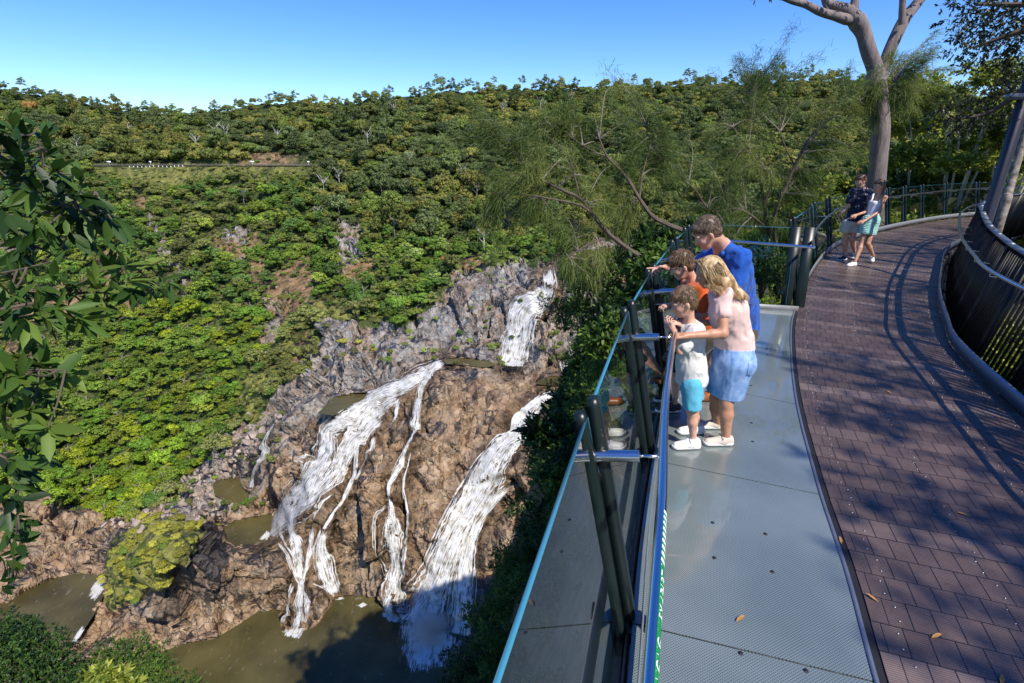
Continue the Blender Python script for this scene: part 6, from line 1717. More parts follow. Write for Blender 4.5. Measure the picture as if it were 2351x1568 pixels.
# ------------------------------------------------------------------ people
def sdf_mesh(prims, vox=.006, cuts=(), noise=None, halfz=None):
    """smooth union of tapered capsules and ellipsoids, meshed with surface nets"""
    P_ = []
    lo = np.full(3, 1e9); hi = -lo
    for p in prims:
        if p[0] == 'c':
            a, b, ra, rb = np.array(p[1]), np.array(p[2]), p[3], p[4]; k = p[5] if len(p) > 5 else .02
            l = np.minimum(a - ra, b - rb); h = np.maximum(a + ra, b + rb)
        else:
            c, r = np.array(p[1]), np.array(p[2]); k = p[4] if len(p) > 4 else .02
            m = max(r); l = c - m; h = c + m
        P_.append((l - k - 2 * vox, h + k + 2 * vox, k)); lo = np.minimum(lo, l); hi = np.maximum(hi, h)
    lo -= .03; hi += .03
    nx, ny, nz = (np.ceil((hi - lo) / vox).astype(int) + 1)
    g = np.full((nx, ny, nz), .3, np.float32)
    for p, (l, h, k) in zip(prims, P_):
        i0 = np.maximum(((l - lo) / vox).astype(int), 0); i1 = np.minimum(((h - lo) / vox).astype(int) + 2, (nx, ny, nz))
        X, Y, Z = np.meshgrid(*[lo[d] + vox * np.arange(i0[d], i1[d]) for d in range(3)], indexing='ij')
        q = np.stack([X, Y, Z], -1)
        if p[0] == 'c':
            a, b, ra, rb = np.array(p[1]), np.array(p[2]), p[3], p[4]
            ab = b - a; t_ = np.clip(((q - a) @ ab) / max(ab @ ab, 1e-9), 0, 1)
            d = np.linalg.norm(q - a - t_[..., None] * ab, axis=-1) - (ra + (rb - ra) * t_)
        else:
            c, r = np.array(p[1]), np.array(p[2]); w = q - c
            if len(p) > 3 and p[3] is not None: w = w @ np.array(p[3])
            k0 = np.linalg.norm(w / r, axis=-1); k1 = np.linalg.norm(w / (r * r), axis=-1) + 1e-9
            d = k0 * (k0 - 1) / k1
        sl_ = g[i0[0]:i1[0], i0[1]:i1[1], i0[2]:i1[2]]
        neg = len(p) > 5 and p[0] == 'e' and p[5] == 'cut'
        if neg: sl_[...] = np.maximum(sl_, -d)
        else:
            hh = np.clip(.5 + .5 * (d - sl_) / k, 0, 1) if k > 0 else (sl_ < d) * 1.
            sl_[...] = d * (1 - hh) + sl_ * hh - k * hh * (1 - hh)
    if noise or cuts:
        band = np.abs(g) < .05
        I = np.argwhere(band | (g < 0)); q = lo + I * vox
        gv = g[tuple(I.T)]
        if noise:
            near = np.abs(gv) < .05
            gv[near] += noise(q[near]).astype(np.float32)
        for c_, n_ in cuts: gv = np.maximum(gv, ((q - np.array(c_)) @ np.array(n_)).astype(np.float32))
        g[tuple(I.T)] = gv
    g[0] = g[-1] = .3; g[:, 0] = g[:, -1] = .3; g[:, :, 0] = g[:, :, -1] = .3
    ins = g < 0
    c8 = [ins[dx:nx - 1 + dx, dy:ny - 1 + dy, dz:nz - 1 + dz] for dx in (0, 1) for dy in (0, 1) for dz in (0, 1)]
    s = np.sum(c8, 0); cell = (s > 0) & (s < 8)
    C = np.argwhere(cell); idx = np.full(cell.shape, -1, np.int64); idx[cell] = np.arange(len(C))
    acc = np.zeros((len(C), 3)); cnt = np.zeros(len(C))
    cor = [(x, y, z) for x in (0, 1) for y in (0, 1) for z in (0, 1)]
    val = {c: g[C[:, 0] + c[0], C[:, 1] + c[1], C[:, 2] + c[2]] for c in cor}
    for c in cor:
        for d in range(3):
            if c[d] == 0:
                e = list(c); e[d] = 1; e = tuple(e); va, vb = val[c], val[e]; m = (va < 0) != (vb < 0)
                t_ = np.where(m, va / np.where(m, va - vb, 1), 0)
                pt = np.array(c, float)[None].repeat(len(C), 0); pt[:, d] = t_
                acc[m] += pt[m]; cnt[m] += 1
    V = lo + vox * (C + acc / np.maximum(cnt, 1)[:, None])
    F = []
    for d in range(3):
        e = [0, 0, 0]; e[d] = 1
        A = ins[:nx - 1, :ny - 1, :nz - 1] if False else ins
        sA = A[tuple(slice(0, -1) if i == d else slice(None) for i in range(3))]; sB = A[tuple(slice(1, None) if i == d else slice(None) for i in range(3))]
        for sgn in (0, 1):
            E_ = np.argwhere(sA & ~sB if sgn == 0 else ~sA & sB)
            o1, o2 = [i for i in range(3) if i != d]
            ok = (E_[:, o1] > 0) & (E_[:, o2] > 0) & (E_[:, o1] < cell.shape[o1]) & (E_[:, o2] < cell.shape[o2]); E_ = E_[ok]
            def at(a, b):
                q = E_.copy(); q[:, o1] -= a; q[:, o2] -= b; return idx[q[:, 0], q[:, 1], q[:, 2]]
            f = np.stack([at(0, 0), at(1, 0), at(1, 1), at(0, 1)], 1)
            flip = (sgn == 1) ^ (d == 1)
            F.append(f[:, ::-1] if flip else f)
    F = np.concatenate(F); F = F[(F >= 0).all(1)]
    return V, F
def smooth_v(V, F, it=2, lam=.5):
    n = len(V)
    for _ in range(it):
        acc = np.zeros_like(V); c = np.zeros(n)
        for i in range(4):
            a, b = F[:, i], F[:, (i + 1) % 4]
            np.add.at(acc, a, V[b]); np.add.at(acc, b, V[a]); np.add.at(c, a, 1); np.add.at(c, b, 1)
        V = V * (1 - lam) + lam * acc / np.maximum(c, 1)[:, None]
    return V
def sobj(name, prims, mat_, root, vox=.006, cuts=(), noise=None, sm_=2, attrs=None, **k):
    V, F = sdf_mesh(prims, vox, cuts, noise)
    V = smooth_v(V, F, sm_)
    at_ = attrs(V) if attrs else None
    o_ = np.array(root.matrix_world.translation if False else root['_org'])
    o = npobj(name, V - o_, F, mat_, root['_par'] if '_par' in root else root, smooth=True, attrs=at_)
    return o
def cap(a, b, ra, rb=None, k=.02): return ('c', tuple(a), tuple(b), ra, ra if rb is None else rb, k)
def ell(c, r, M=None, k=.02): return ('e', tuple(c), tuple(r), None if M is None else [[M[i][j] for j in range(3)] for i in range(3)], k)
def basis(x, zhint):
    x = Vector(x).normalized(); z = Vector(zhint); z = (z - x * z.dot(x)).normalized(); y = z.cross(x)
    return x, y, z, Matrix((x, y, z)).transposed()

def hand(wrist, d, pn, s=1.0, curl=(.4, .4, .45, .5), thumb=1, bend=None, spread=.12):
    """d: direction of the palm, pn: palm normal (towards the palm side), thumb: side sign"""
    x, y, z, M = basis(d, -Vector(pn)); w = Vector(wrist); pr = []
    y = y * thumb
    kn = []
    for i, off in enumerate((.030, .010, -.010, -.029)):
        b = w + x * (.088 - .006 * abs(i - 1)) * s + y * off * s; kn.append(b)
        pr.append(cap(w + y * off * .6 * s + x * .008, b, .0135 * s, .0115 * s, .012))
    pr.append(cap(w - x * .03, w + x * .02 * s, .021 * s, .022 * s, .02))
    for i, b in enumerate(kn):
        L3 = [(.043, .026, .020), (.048, .030, .021), (.044, .028, .020), (.034, .020, .017)][i]; r = [.0088, .009, .0085, .0075][i] * s
        a = 0; p = b; yy = y * (.5 - i / 3.) * spread
        for j, l in enumerate(L3):
            a += curl[i] * (1.0 if j else .8) * 1.0
            dd = (x * math.cos(a) - z * math.sin(a) + yy).normalized(); q = p + dd * l * s
            pr.append(cap(p, q, r * (1 - .08 * j), r * (.95 - .12 * j), .004)); p = q
    tb = w + x * .028 * s + y * .022 * s; t1 = tb + (x * .6 + y * .75 - z * .35).normalized() * .036 * s; t2 = t1 + (x * .85 + y * .3 - z * .4).normalized() * .030 * s; t3 = t2 + (x * .95 - y * .05 - z * .35).normalized() * .022 * s
    pr += [cap(tb, t1, .0135 * s, .0105 * s, .012), cap(t1, t2, .0105 * s, .0092 * s, .004), cap(t2, t3, .0092 * s, .0078 * s, .004)]
    return pr
def head(c, f, up, s=1.0):
    """head primitives: c centre, f facing direction, up. s=1: 0.235 m tall"""
    x, y, z, M = basis(f, up); c = Vector(c)
    P = lambda a, b, d: c + (x * a + y * b + z * d) * s
    R3 = lambda *r: tuple(v * s for v in r)
    pr = [ell(P(-.012, 0, .028), R3(.097, .076, .092), M, .02), ell(P(.030, 0, -.028), R3(.060, .058, .075), M, .03),
          ell(P(.048, 0, -.078), R3(.034, .036, .030), M, .025), ell(P(.062, 0, -.092), R3(.018, .020, .015), M, .015),
          cap(P(.082, 0, .012), P(.104, 0, -.024), .0095 * s, .0125 * s, .012), ell(P(.098, 0, -.030), R3(.012, .017, .009), M, .008),
          ell(P(.080, .030, .026), R3(.014, .026, .009), M, .014), ell(P(.080, -.030, .026), R3(.014, .026, .009), M, .014),
          ell(P(.062, .038, -.022), R3(.022, .020, .022), M, .02), ell(P(.062, -.038, -.022), R3(.022, .020, .022), M, .02),
          ell(P(.084, 0, -.056), R3(.011, .024, .006), M, .006), ell(P(.081, 0, -.067), R3(.011, .020, .007), M, .006)]
    for sd in (-1, 1):
        pr.append(ell(P(-.008, sd * .077, -.010), R3(.017, .008, .029), M, .005))
        pr.append(ell(P(-.012, sd * .084, -.004), R3(.010, .006, .020), M, .004))
    return pr, P, (x, y, z, M)

def skin_mat(name, col):
    m, nt, b = mat(name); L = nt.links
    geo = N(nt, 'ShaderNodeTexCoord'); n = N(nt, 'ShaderNodeTexNoise', i_Scale=18.0, i_Detail=5.0); L.new(geo.outputs['Object'], n.inputs['Vector'])
    r = ramp(nt, n.outputs[0], [(.3, tuple(c * f for c, f in zip(col, (.85, .78, .75)))), (.7, tuple(min(1, c * f) for c, f in zip(col, (1.1, 1.08, 1.06))))])
    L.new(r.outputs[0], b.inputs['Base Color']); b.inputs['Roughness'].default_value = .48
    b.inputs['Subsurface Weight'].default_value = .12; b.inputs['Subsurface Radius'].default_value = (.012, .005, .003); b.inputs['Subsurface Scale'].default_value = 1.0
    return m
def cloth_mat(name, col, var=.12, scale=14, rough=.85, weave=.25, sheen=.2):
    m, nt, b = mat(name); L = nt.links
    geo = N(nt, 'ShaderNodeTexCoord'); n = N(nt, 'ShaderNodeTexNoise', i_Scale=float(scale), i_Detail=6.0, i_Roughness=.6); L.new(geo.outputs['Object'], n.inputs['Vector'])
    r = ramp(nt, n.outputs[0], [(.3, tuple(c * (1 - var) for c in col)), (.7, tuple(min(1, c * (1 + var)) for c in col))])
    L.new(r.outputs[0], b.inputs['Base Color']); b.inputs['Roughness'].default_value = rough; b.inputs['Sheen Weight'].default_value = sheen; b.inputs['Specular IOR Level'].default_value = .2
    n2 = N(nt, 'ShaderNodeTexNoise', i_Scale=600.0, i_Detail=2.0); L.new(geo.outputs['Object'], n2.inputs['Vector'])
    bp = N(nt, 'ShaderNodeBump', i_Strength=weave, i_Distance=.002); L.new(n2.outputs[0], bp.inputs['Height']); L.new(bp.outputs[0], b.inputs['Normal'])
    return m, nt, b
def folds(amp, fx=(9, 9, 3.2), seed=0, amp2=None):
    def f(q):
        w = np.asarray(q) * np.array(fx); w = w + .5 * np.stack([fbm(w * .5, 2, seed + 3), fbm(w * .5 + 9, 2, seed + 4), fbm(w * .5 + 5, 2, seed + 5)], 1)
        r = 1 - np.abs(fbm(w, 3, seed)) * 1.6
        return -r * amp
    return f
def strands(name, paths, mat_, root, w0=.0022, seg=None):
    """ribbons along guide paths (arrays k x m x 3)"""
    V = []; F = []; A = []; b = 0; rng = np.random.default_rng(9)
    for p in paths:
        m = len(p); d = np.gradient(p, axis=0); s = np.cross(d, rng.normal(0, 1, 3)); s /= np.linalg.norm(s, axis=1, keepdims=True) + 1e-9
        w = w0 * np.linspace(1, .25, m)[:, None]
        v = np.stack([p - s * w, p + s * w], 1).reshape(-1, 3); V.append(v)
        i = b + np.arange(m - 1) * 2; F.append(np.stack([i, i + 1, i + 3, i + 2], 1)); b += 2 * m
        A.append(np.tile([rng.random(), rng.random(), 0], (2 * m, 1)))
    o_ = np.array(root['_org'])
    return npobj(name, np.concatenate(V) - o_, np.concatenate(F), mat_, root['_par'] if '_par' in root else root, attrs={'leaf': np.concatenate(A)})
def hair_mat(name, stops):
    m, nt, b = mat(name); L = nt.links
    a = N(nt, 'ShaderNodeVertexColor', layer_name='leaf'); sep = N(nt, 'ShaderNodeSeparateColor'); L.new(a.outputs[0], sep.inputs[0])
    r = ramp(nt, sep.outputs[0], stops); L.new(r.outputs[0], b.inputs['Base Color']); b.inputs['Roughness'].default_value = .42; b.inputs['Specular IOR Level'].default_value = .45
    return m
def short_hair(root, P, ax, s, hm, seed=0, top=.012, fringe=0.0, part_c=None, nst=2200, ln=.03):
    """cropped hair: a close shell over the skull, covered with strands"""
    x, y, z, M = ax; rng = np.random.default_rng(seed)
    pr = [ell(P(-.020, 0, .038), (.098 * s, .081 * s, .094 * s + top), M, .015), ell(P(-.052, 0, -.012), (.058 * s, .068 * s, .062 * s), M, .02),
          ell(P(.045 + fringe * .3, 0, .082), (.050 * s, .060 * s, .034 * s + top * .6), M, .02)]
    fwd = P(.068 + fringe, 0, .045); 
    cuts = [(tuple(P(.050, 0, .020)), tuple((x * .80 - z * .60).normalized())), (tuple(P(-.03, 0, -.062)), tuple((-z * .95 + x * .3).normalized()))]
    o_ = np.array(root['_org'])
    V, F = sdf_mesh(pr, .005, cuts, lambda q: .002 * fbm(q * np.array([50, 50, 25]), 2, seed))
    V = smooth_v(V, F, 1)
    c0 = np.array(P(-.01, 0, .03)); rel = (V - c0)
    A = np.stack([np.clip(.45 + fbm(V * 70, 2, seed) * .5, 0, 1), np.zeros(len(V)), np.zeros(len(V))], 1)
    ho = npobj('hair', V - o_, F, hm, root['_par'] if '_par' in root else root, smooth=True, attrs={'leaf': A})
    pick = rng.integers(0, len(V), nst); crown = np.array(P(-.055, .01, .115)); X = np.array(x); Zv = np.array(z)
    paths = []
    for i in pick:
        p = V[i]; n = (p - c0) / (np.linalg.norm(p - c0) + 1e-9); d = p - crown; d = d - n * (d @ n); d /= np.linalg.norm(d) + 1e-9
        d = d + rng.normal(0, .10, 3); L_ = ln * rng.uniform(.6, 1.3); t_ = np.linspace(0, 1, 4)[:, None]
        paths.append(p - n * .004 + d * L_ * t_ + n * (.003 * t_ * (1.2 - t_)) * 2)
    strands('hair_strands', np.array(paths), hm, {'_org': root['_org'], '_par': ho} if False else _R(root, ho), .0016)
    return ho
class _R(dict):
    def __init__(s, root, par): super().__init__(); s['_org'] = root['_org']; s['_par'] = par
def eyes(root, body, P, s):
    m = MB(); dk = MB()
    for sd in (-1, 1):
        c = P(.0835, sd * .031, .004); f = (P(1, 0, 0) - P(0, 0, 0)).normalized()
        m.tube([c - f * .006 * s, c + f * .004 * s, c + f * .0065 * s], [.010 * s, .0085 * s, .003 * s], 8)
        dk.tube([c + f * .004 * s, c + f * .0078 * s], [.0052 * s, .0045 * s], 8)
    o = Vector(root['_org'])
    for mb in (m, dk): mb.v = [tuple(Vector(v) - o) for v in mb.v]
    m.build('eyes', M_eye, body); dk.build('iris', M_pupil, body)
M_eye = simple('eye_white', (.7, .68, .65), .2); M_pupil = simple('pupil', (.02, .015, .012), .1)
def person(label, at, cat='person', group=None):
    root = empty('person', at, label=label, cat=cat, group=group); root['_org'] = [float(v) for v in at]; return root
def shoe(root, heel, toe, w, h, mu, ms, ankle=None, lace=None, body=None):
    """sneaker: heel and toe ground points"""
    heel = Vector(heel); toe = Vector(toe); d = (toe - heel); L_ = d.length; d.normalize(); sd = Vector((-d.y, d.x, 0)); up = Vector((0, 0, 1))
    z0 = heel.z
    pr = [cap(heel + d * .12 * L_ + up * h * .42, heel + d * .35 * L_ + up * h * .5, w * .46, w * .50, .02), cap(heel + d * .35 * L_ + up * h * .42, toe - d * .2 * L_ + up * h * .22, w * .48, w * .44, .02),
          cap(heel + d * .14 * L_ + up * h * .9, heel + d * .26 * L_ + up * h * .85, w * .36, w * .40, .02)]
    if ankle is not None: cutz = [((0, 0, heel.z + h * 1.05), (0, 0, 1))]
    else: cutz = []
    up_o = sobj('shoe', pr, mu, root, .005, [((0, 0, z0 + .012), (0, 0, -1))] + cutz, None, 1)
    so = [cap(heel + d * .13 * L_ + up * .015, heel + d * .4 * L_ + up * .015, w * .50, w * .48, .01), cap(heel + d * .4 * L_ + up * .015, toe - d * .2 * L_ + up * .015, w * .48, w * .50, .01)]
    sobj('sole', so, ms, _R(root, up_o), .005, [((0, 0, z0 + .028), (0, 0, 1)), ((0, 0, z0 + .002), (0, 0, -1))], None, 0)
    if lace:
        m = MB(); o = Vector(root['_org'])
        for i in range(4):
            c = heel + d * L_ * (.42 + .09 * i) + up * (h * (.86 - .13 * i) + w * .02) - o
            m.tube([c - sd * w * .26 - up * .012, c + up * .008, c + sd * w * .26 - up * .012], .003, 5)
        c = heel + d * L_ * .40 + up * h * 1.0 - o
        for q in (-1, 1): m.tube([c, c + sd * q * .03 + up * .015, c + sd * q * .045 - up * .008], .0028, 5)
        m.build('laces', lace, up_o)
    return up_o

SK1 = skin_mat('skin_tanned', (.50, .27, .17)); SK2 = skin_mat('skin_fair', (.62, .36, .26)); SK3 = skin_mat('skin_light', (.66, .40, .29))
WHITE_SH = simple('white_shoe', (.78, .77, .75), .5, bump=.05, bscale=80); WSOLE = simple('white_sole', (.80, .80, .78), .5); GREY_SH = simple('cream_canvas', (.60, .53, .45), .8, bump=.2, bscale=300)
BLACK_SH = simple('black_shoe', (.018, .022, .024), .6); NAVY_SH = simple('navy_shoe', (.015, .025, .05), .55); TAN_SH = simple('tan_leather', (.33, .10, .028), .4); LACE_G = simple('grey_lace', (.25, .24, .23), .8); LACE_W = simple('white_lace', (.75, .75, .75), .8)
def Q(zx, zy, d): return atd(1392.6 + .3982 * zx, 461 + .3982 * zy, d)
V3 = Vector
up3 = V3((0, 0, 1))

# ---------- boy in white shirt and turquoise shorts
def boy_white():
    g = V3((1.42, 3.82, 0)); r = person('small boy in a pale shirt and turquoise shorts leaning on the handrail', g)
    hc = Q(447, 588, 3.80); f = V3((-.93, .05, -.36)).normalized()
    hp, P, ax = head(hc, f, (-.25, 0, 1), .93)
    sh_n, sh_f = Q(512, 745, 3.72), Q(490, 730, 3.94); neck = Q(480, 705, 3.83); chest = Q(480, 800, 3.83); waist = Q(488, 950, 3.83); hip = Q(490, 1040, 3.83)
    el_n, el_f = Q(425, 868, 3.68), Q(400, 850, 3.93); wr_n, wr_f = Q(383, 745, 3.72), Q(420, 712, 3.84)
    an_n, an_f = Q(500, 1375, 3.73), Q(518, 1330, 3.97); kn_n, kn_f = Q(492, 1215, 3.73), Q(508, 1195, 3.94); hip_n, hip_f = Q(490, 1060, 3.76), Q(500, 1055, 3.90)
    pr = hp + [cap(neck - up3 * .03, P(-.025, 0, -.045), .040, .040, .03), cap(sh_n, el_n, .032, .026), cap(el_n, wr_n, .026, .018), cap(sh_f, el_f, .032, .026), cap(el_f, wr_f, .026, .018),
               cap(neck, hip, .05, .06), cap(hip_n, kn_n, .055, .040), cap(kn_n, kn_n.lerp(an_n, .35), .038, .040), cap(kn_n.lerp(an_n, .35), an_n, .040, .024), cap(hip_f, kn_f, .055, .040), cap(kn_f, kn_f.lerp(an_f, .35), .038, .040), cap(kn_f.lerp(an_f, .35), an_f, .040, .024),
               cap(an_n, an_n - up3 * .03, .024, .026), cap(an_f, an_f - up3 * .03, .024, .026)]
    pr += hand(wr_n, (V3((-.12, .05, .2)) if 0 else (Q(350, 690, 3.74) - wr_n)), (.5, .3, -.2), .78, (.6, .7, .8, .9), 1)
    pr += hand(wr_f, (Q(395, 690, 3.80) - wr_f) + V3((-.02, -.02, .01)), (.3, .4, -.4), .78, (.8, .9, .9, .9), -1)
    b = sobj('body', pr, SK3, r, .0045)
    short_hair(r, P, ax, .93, hair_mat('light_brown_hair', [(0, (.06, .035, .02)), (.5, (.16, .10, .055)), (1, (.30, .21, .12))]), 4, .014, .012, nst=2600, ln=.035); eyes(r, b, P, .93)
    m, nt, bb = cloth_mat('pale_cotton', (.66, .65, .63), .05)
    sp = [cap(sh_n + V3((.02, .02, -.01)), sh_f + V3((.02, -.02, -.01)), .058, .058, .03), cap(chest, waist, .105, .105, .04), cap(waist, hip + up3 * .02, .108, .122, .04), cap(neck - up3 * .045, chest, .07, .10, .04),
          cap(sh_n, sh_n.lerp(el_n, .75), .050, .056, .02), cap(sh_f, sh_f.lerp(el_f, .75), .050, .056, .02), cap(neck - up3 * .035, neck - up3 * .01, .062, .050, .015)]
    sobj('shirt', sp, m, r, .006, [(tuple(hip + up3 * -.012), (0, 0, -1)), (tuple(neck + up3 * .02), tuple(V3((-.3, 0, 1)).normalized()))], folds(.008, (15, 15, 8), 3), 1)
    m, nt, bb = cloth_mat('turquoise_cotton', (.10, .42, .58), .12)
    sobj('shorts', [cap(hip, hip + up3 * .05, .10, .10, .03), cap(hip_n, kn_n + up3 * .035, .082, .072, .02), cap(hip_f, kn_f + up3 * .035, .082, .072, .02)], m, r, .006, [(tuple(kn_n + up3 * .03), (0, 0, -1))], folds(.005, (14, 14, 9), 8))
    sk, _, _ = cloth_mat('white_sock', (.75, .75, .8))
    sobj('sock', [cap(an_n + up3 * .015, an_n - up3 * .05, .031, .033)], sk, r, .005, [(tuple(an_n + up3 * .02), (0, 0, 1))])
    sobj('sock', [cap(an_f + up3 * .015, an_f - up3 * .05, .031, .033)], sk, r, .005, [(tuple(an_f + up3 * .02), (0, 0, 1))])
    for an, zz in ((an_n, 0), (an_f, 0)):
        hl = V3((an.x + .055, an.y - .0, .0)); tt = hl + V3((-.235, -.02, 0)); shoe(r, hl, tt, .088, .075, WHITE_SH, WSOLE, an, LACE_W)
boy_white()

# ---------- mother
def mother():
    g = V3((1.72, 3.88, 0)); r = person('blonde woman in a pink shirt and denim skirt bending over the smaller boy', g)
    hc = Q(590, 415, 3.90); f = V3((-.90, .12, -.42)).normalized()
    hp, P, ax = head(hc, f, (-.42, 0, 1), .98)
    neck = Q(650, 500, 3.92); sh_n, sh_f = Q(668, 540, 3.78), Q(640, 545, 4.08); chest = Q(700, 620, 3.92); waist = Q(735, 800, 3.92); hip = Q(732, 915, 3.92)
    el_n = Q(672, 765, 3.66); wr_n = Q(458, 778, 3.64); el_f = Q(640, 700, 4.12); wr_f = Q(560, 702, 4.10)
    kn_n, an_n = Q(690, 1165, 3.80), Q(688, 1385, 3.78); kn_f, an_f = Q(632, 1140, 4.02), Q(640, 1318, 4.06); hip_n, hip_f = Q(725, 930, 3.84), Q(705, 930, 4.0)
    pr = hp + [cap(neck, P(-.03, 0, -.045), .050, .046, .03), cap(sh_n, el_n, .044, .037), cap(el_n, el_n.lerp(wr_n, .3), .037, .036), cap(el_n.lerp(wr_n, .3), wr_n, .036, .022), cap(sh_f, el_f, .044, .037), cap(el_f, wr_f, .037, .022),
               cap(neck, hip, .06, .09), cap(hip_n, kn_n, .085, .054), cap(kn_n, kn_n.lerp(an_n, .3), .052, .056), cap(kn_n.lerp(an_n, .3), an_n, .056, .030), cap(hip_f, kn_f, .085, .054), cap(kn_f, kn_f.lerp(an_f, .3), .052, .056), cap(kn_f.lerp(an_f, .3), an_f, .056, .030),
               cap(an_n, an_n - up3 * .04, .030, .030), cap(an_f, an_f - up3 * .04, .030, .030)]
    pr += hand(wr_n, (-1, .02, -.02), (.15, .3, -1), .90, (.45, .55, .6, .6), -1)
    pr += hand(wr_f, (-1, .1, .1), (0, .9, -.4), .90, (.4, .45, .5, .5), 1)
    b = sobj('body', pr, SK1, r, .005); eyes(r, b, P, .98)
    m, nt, bb = cloth_mat('pink_cotton', (.74, .53, .49), .05)
    sp = [cap(sh_n, sh_f, .068, .068, .04), cap(neck.lerp(chest, .45), chest, .085, .115, .05), cap(chest + V3((.01, -.04, 0)), waist, .120, .128, .05), cap(chest + V3((.01, .05, 0)), waist + V3((0, .04, 0)), .120, .128, .05), cap(waist, waist.lerp(hip, .35), .135, .150, .04),
          cap(sh_n, sh_n.lerp(el_n, .46), .056, .058, .025), cap(sh_f, sh_f.lerp(el_f, .6), .056, .058, .03), ell(chest + V3((-.05, 0, -.04)), (.08, .13, .10), None, .05)]
    sobj('shirt', sp, m, r, .007, [(tuple(waist.lerp(hip, .42)), tuple(V3((-.10, 0, -1)).normalized())), (tuple(neck + V3((-.01, 0, .0))), tuple(V3((-.75, 0, .8)).normalized())), (tuple(sh_n.lerp(el_n, .52)), tuple((el_n - sh_n).normalized()))] if False else
         [(tuple(waist.lerp(hip, .42)), tuple(V3((-.10, 0, -1)).normalized())), (tuple(neck + V3((-.02, 0, .01))), tuple(V3((-.75, 0, .8)).normalized()))], folds(.009, (11, 11, 7), 13), 1)
    # denim
    m, nt, bb = mat('washed_denim'); L = nt.links
    tc = N(nt, 'ShaderNodeTexCoord'); n = N(nt, 'ShaderNodeTexNoise', i_Scale=9.0, i_Detail=7.0, i_Roughness=.65); L.new(tc.outputs['Object'], n.inputs['Vector'])
    rr_ = ramp(nt, n.outputs[0], [(.28, (.07, .15, .34)), (.48, (.17, .31, .58)), (.7, (.36, .50, .76))]); L.new(rr_.outputs[0], bb.inputs['Base Color']); bb.inputs['Roughness'].default_value = .85
    hem = Q(690, 1110, 3.9)
    SKP = [cap(waist.lerp(hip, .3) + V3((0, -.04, 0)), hip + V3((.0, -.05, 0)), .118, .138, .04), cap(waist.lerp(hip, .3) + V3((0, .04, 0)), hip + V3((.0, .05, 0)), .118, .138, .04), ell(hip + V3((.04, 0, .0)), (.12, .16, .12), None, .05),
                     cap(hip + V3((-.01, -.06, 0)), hem + V3((.0, -.05, -.05)), .130, .108, .04), cap(hip + V3((-.01, .05, 0)), hem + V3((-.03, .06, -.05)), .130, .108, .04), cap(hip_n, hem + V3((0, 0, -.05)), .12, .11, .05)]
    sk_o = sobj('skirt', SKP, m, r, .006, [(tuple(hem), (0, 0, -1)), (tuple(waist.lerp(hip, .25)), (0, 0, 1))], folds(.006, (12, 12, 3), 23), 1)
    # back pocket: a raised patch that follows the skirt
    c = hip + V3((.05, -.10, .0)); vd = V3((.35, -.94, 0)).normalized(); sdv = up3.cross(vd).normalized()
    big = [p[:3] + ((p[3] + .006, p[4] + .006, p[5]) if p[0] == 'c' else (None, p[4])) if p[0] == 'c' else ('e', p[1], tuple(v + .006 for v in p[2]), None, p[4]) for p in SKP]
    sobj('pocket', big, m, _R(r, sk_o), .006, [(tuple(c + sdv * .06), tuple(sdv)), (tuple(c - sdv * .06), tuple(-sdv)), (tuple(c + up3 * .06), (0, 0, 1)), (tuple(c + vd * .0), tuple(-vd)), (tuple(c - up3 * .075), tuple((-up3 + sdv * .45).normalized())), (tuple(c - up3 * .075), tuple((-up3 - sdv * .45).normalized()))], folds(.006, (12, 12, 3), 23), 1)
    # long blonde hair
    hm = hair_mat('blonde_hair', [(0, (.22, .13, .06)), (.35, (.44, .29, .14)), (.7, (.70, .53, .29)), (1, (.88, .74, .48))])
    x, y, z, M = ax
    tipc = Q(790, 570, 3.78)
    sh = [ell(P(-.022, 0, .030), (.102, .086, .100), M, .02), cap(P(-.03, -.025, -.03), Q(690, 468, 3.83), .062, .044, .08), cap(P(-.03, .025, -.03), Q(700, 480, 3.92), .060, .045, .08), cap(Q(690, 468, 3.84), Q(762, 530, 3.81), .044, .028, .06), cap(Q(762, 530, 3.80), tipc, .030, .012, .03)]
    cuts = [(tuple(P(.050, 0, .015)), tuple((x * .86 - z * .5).normalized()))]
    V, F = sdf_mesh(sh, .006, cuts, lambda q: .002 * fbm(q * np.array([60, 60, 12]), 2, 6)); V = smooth_v(V, F, 1)
    A = np.stack([np.clip(.30 + fbm(V * np.array([40, 60, 14]), 2, 61) * .5, 0, 1), np.zeros(len(V)), np.zeros(len(V))], 1)
    ho = npobj('hair', V - np.array(r['_org']), F, hm, r, smooth=True, attrs={'leaf': A})
    rng = np.random.default_rng(4); paths = []
    ends = [Q(790, 572, 3.76), Q(815, 520, 3.80), Q(770, 575, 3.74), Q(740, 500, 3.76), Q(800, 545, 3.86), Q(700, 480, 3.76), Q(590, 500, 3.74), Q(575, 495, 3.76)]
    for i in range(5200):
        u = rng.random(); side = -1 if rng.random() < .78 else 1
        st = P(.045 - .11 * u + rng.normal(0, .010), rng.normal(0, .010), .130 - .02 * u)
        mid = P(.040 - .125 * u + rng.normal(0, .006), side * rng.uniform(.082, .100), rng.uniform(.02, .05))
        mid2 = P(.035 - .135 * u + rng.normal(0, .006), side * rng.uniform(.078, .094), -.065 - .01 * u)
        e = Q(590 + 225 * u ** .8, 505 + 60 * u ** .8, 3.74 + .05 * u) + V3(tuple(rng.normal(0, .012, 3)))
        if side > 0: e = e + V3((0, .14 + .04 * rng.random(), 0))
        e = mid2.lerp(e, rng.uniform(.75, 1.08))
        pts = spline([st, mid, mid2, mid2.lerp(e, .5) + V3((0, -.012, .006)), e], 4); paths.append(np.array([tuple(p) for p in pts]))
    strands('hair_strands', paths, hm, _R(r, ho), .0019)
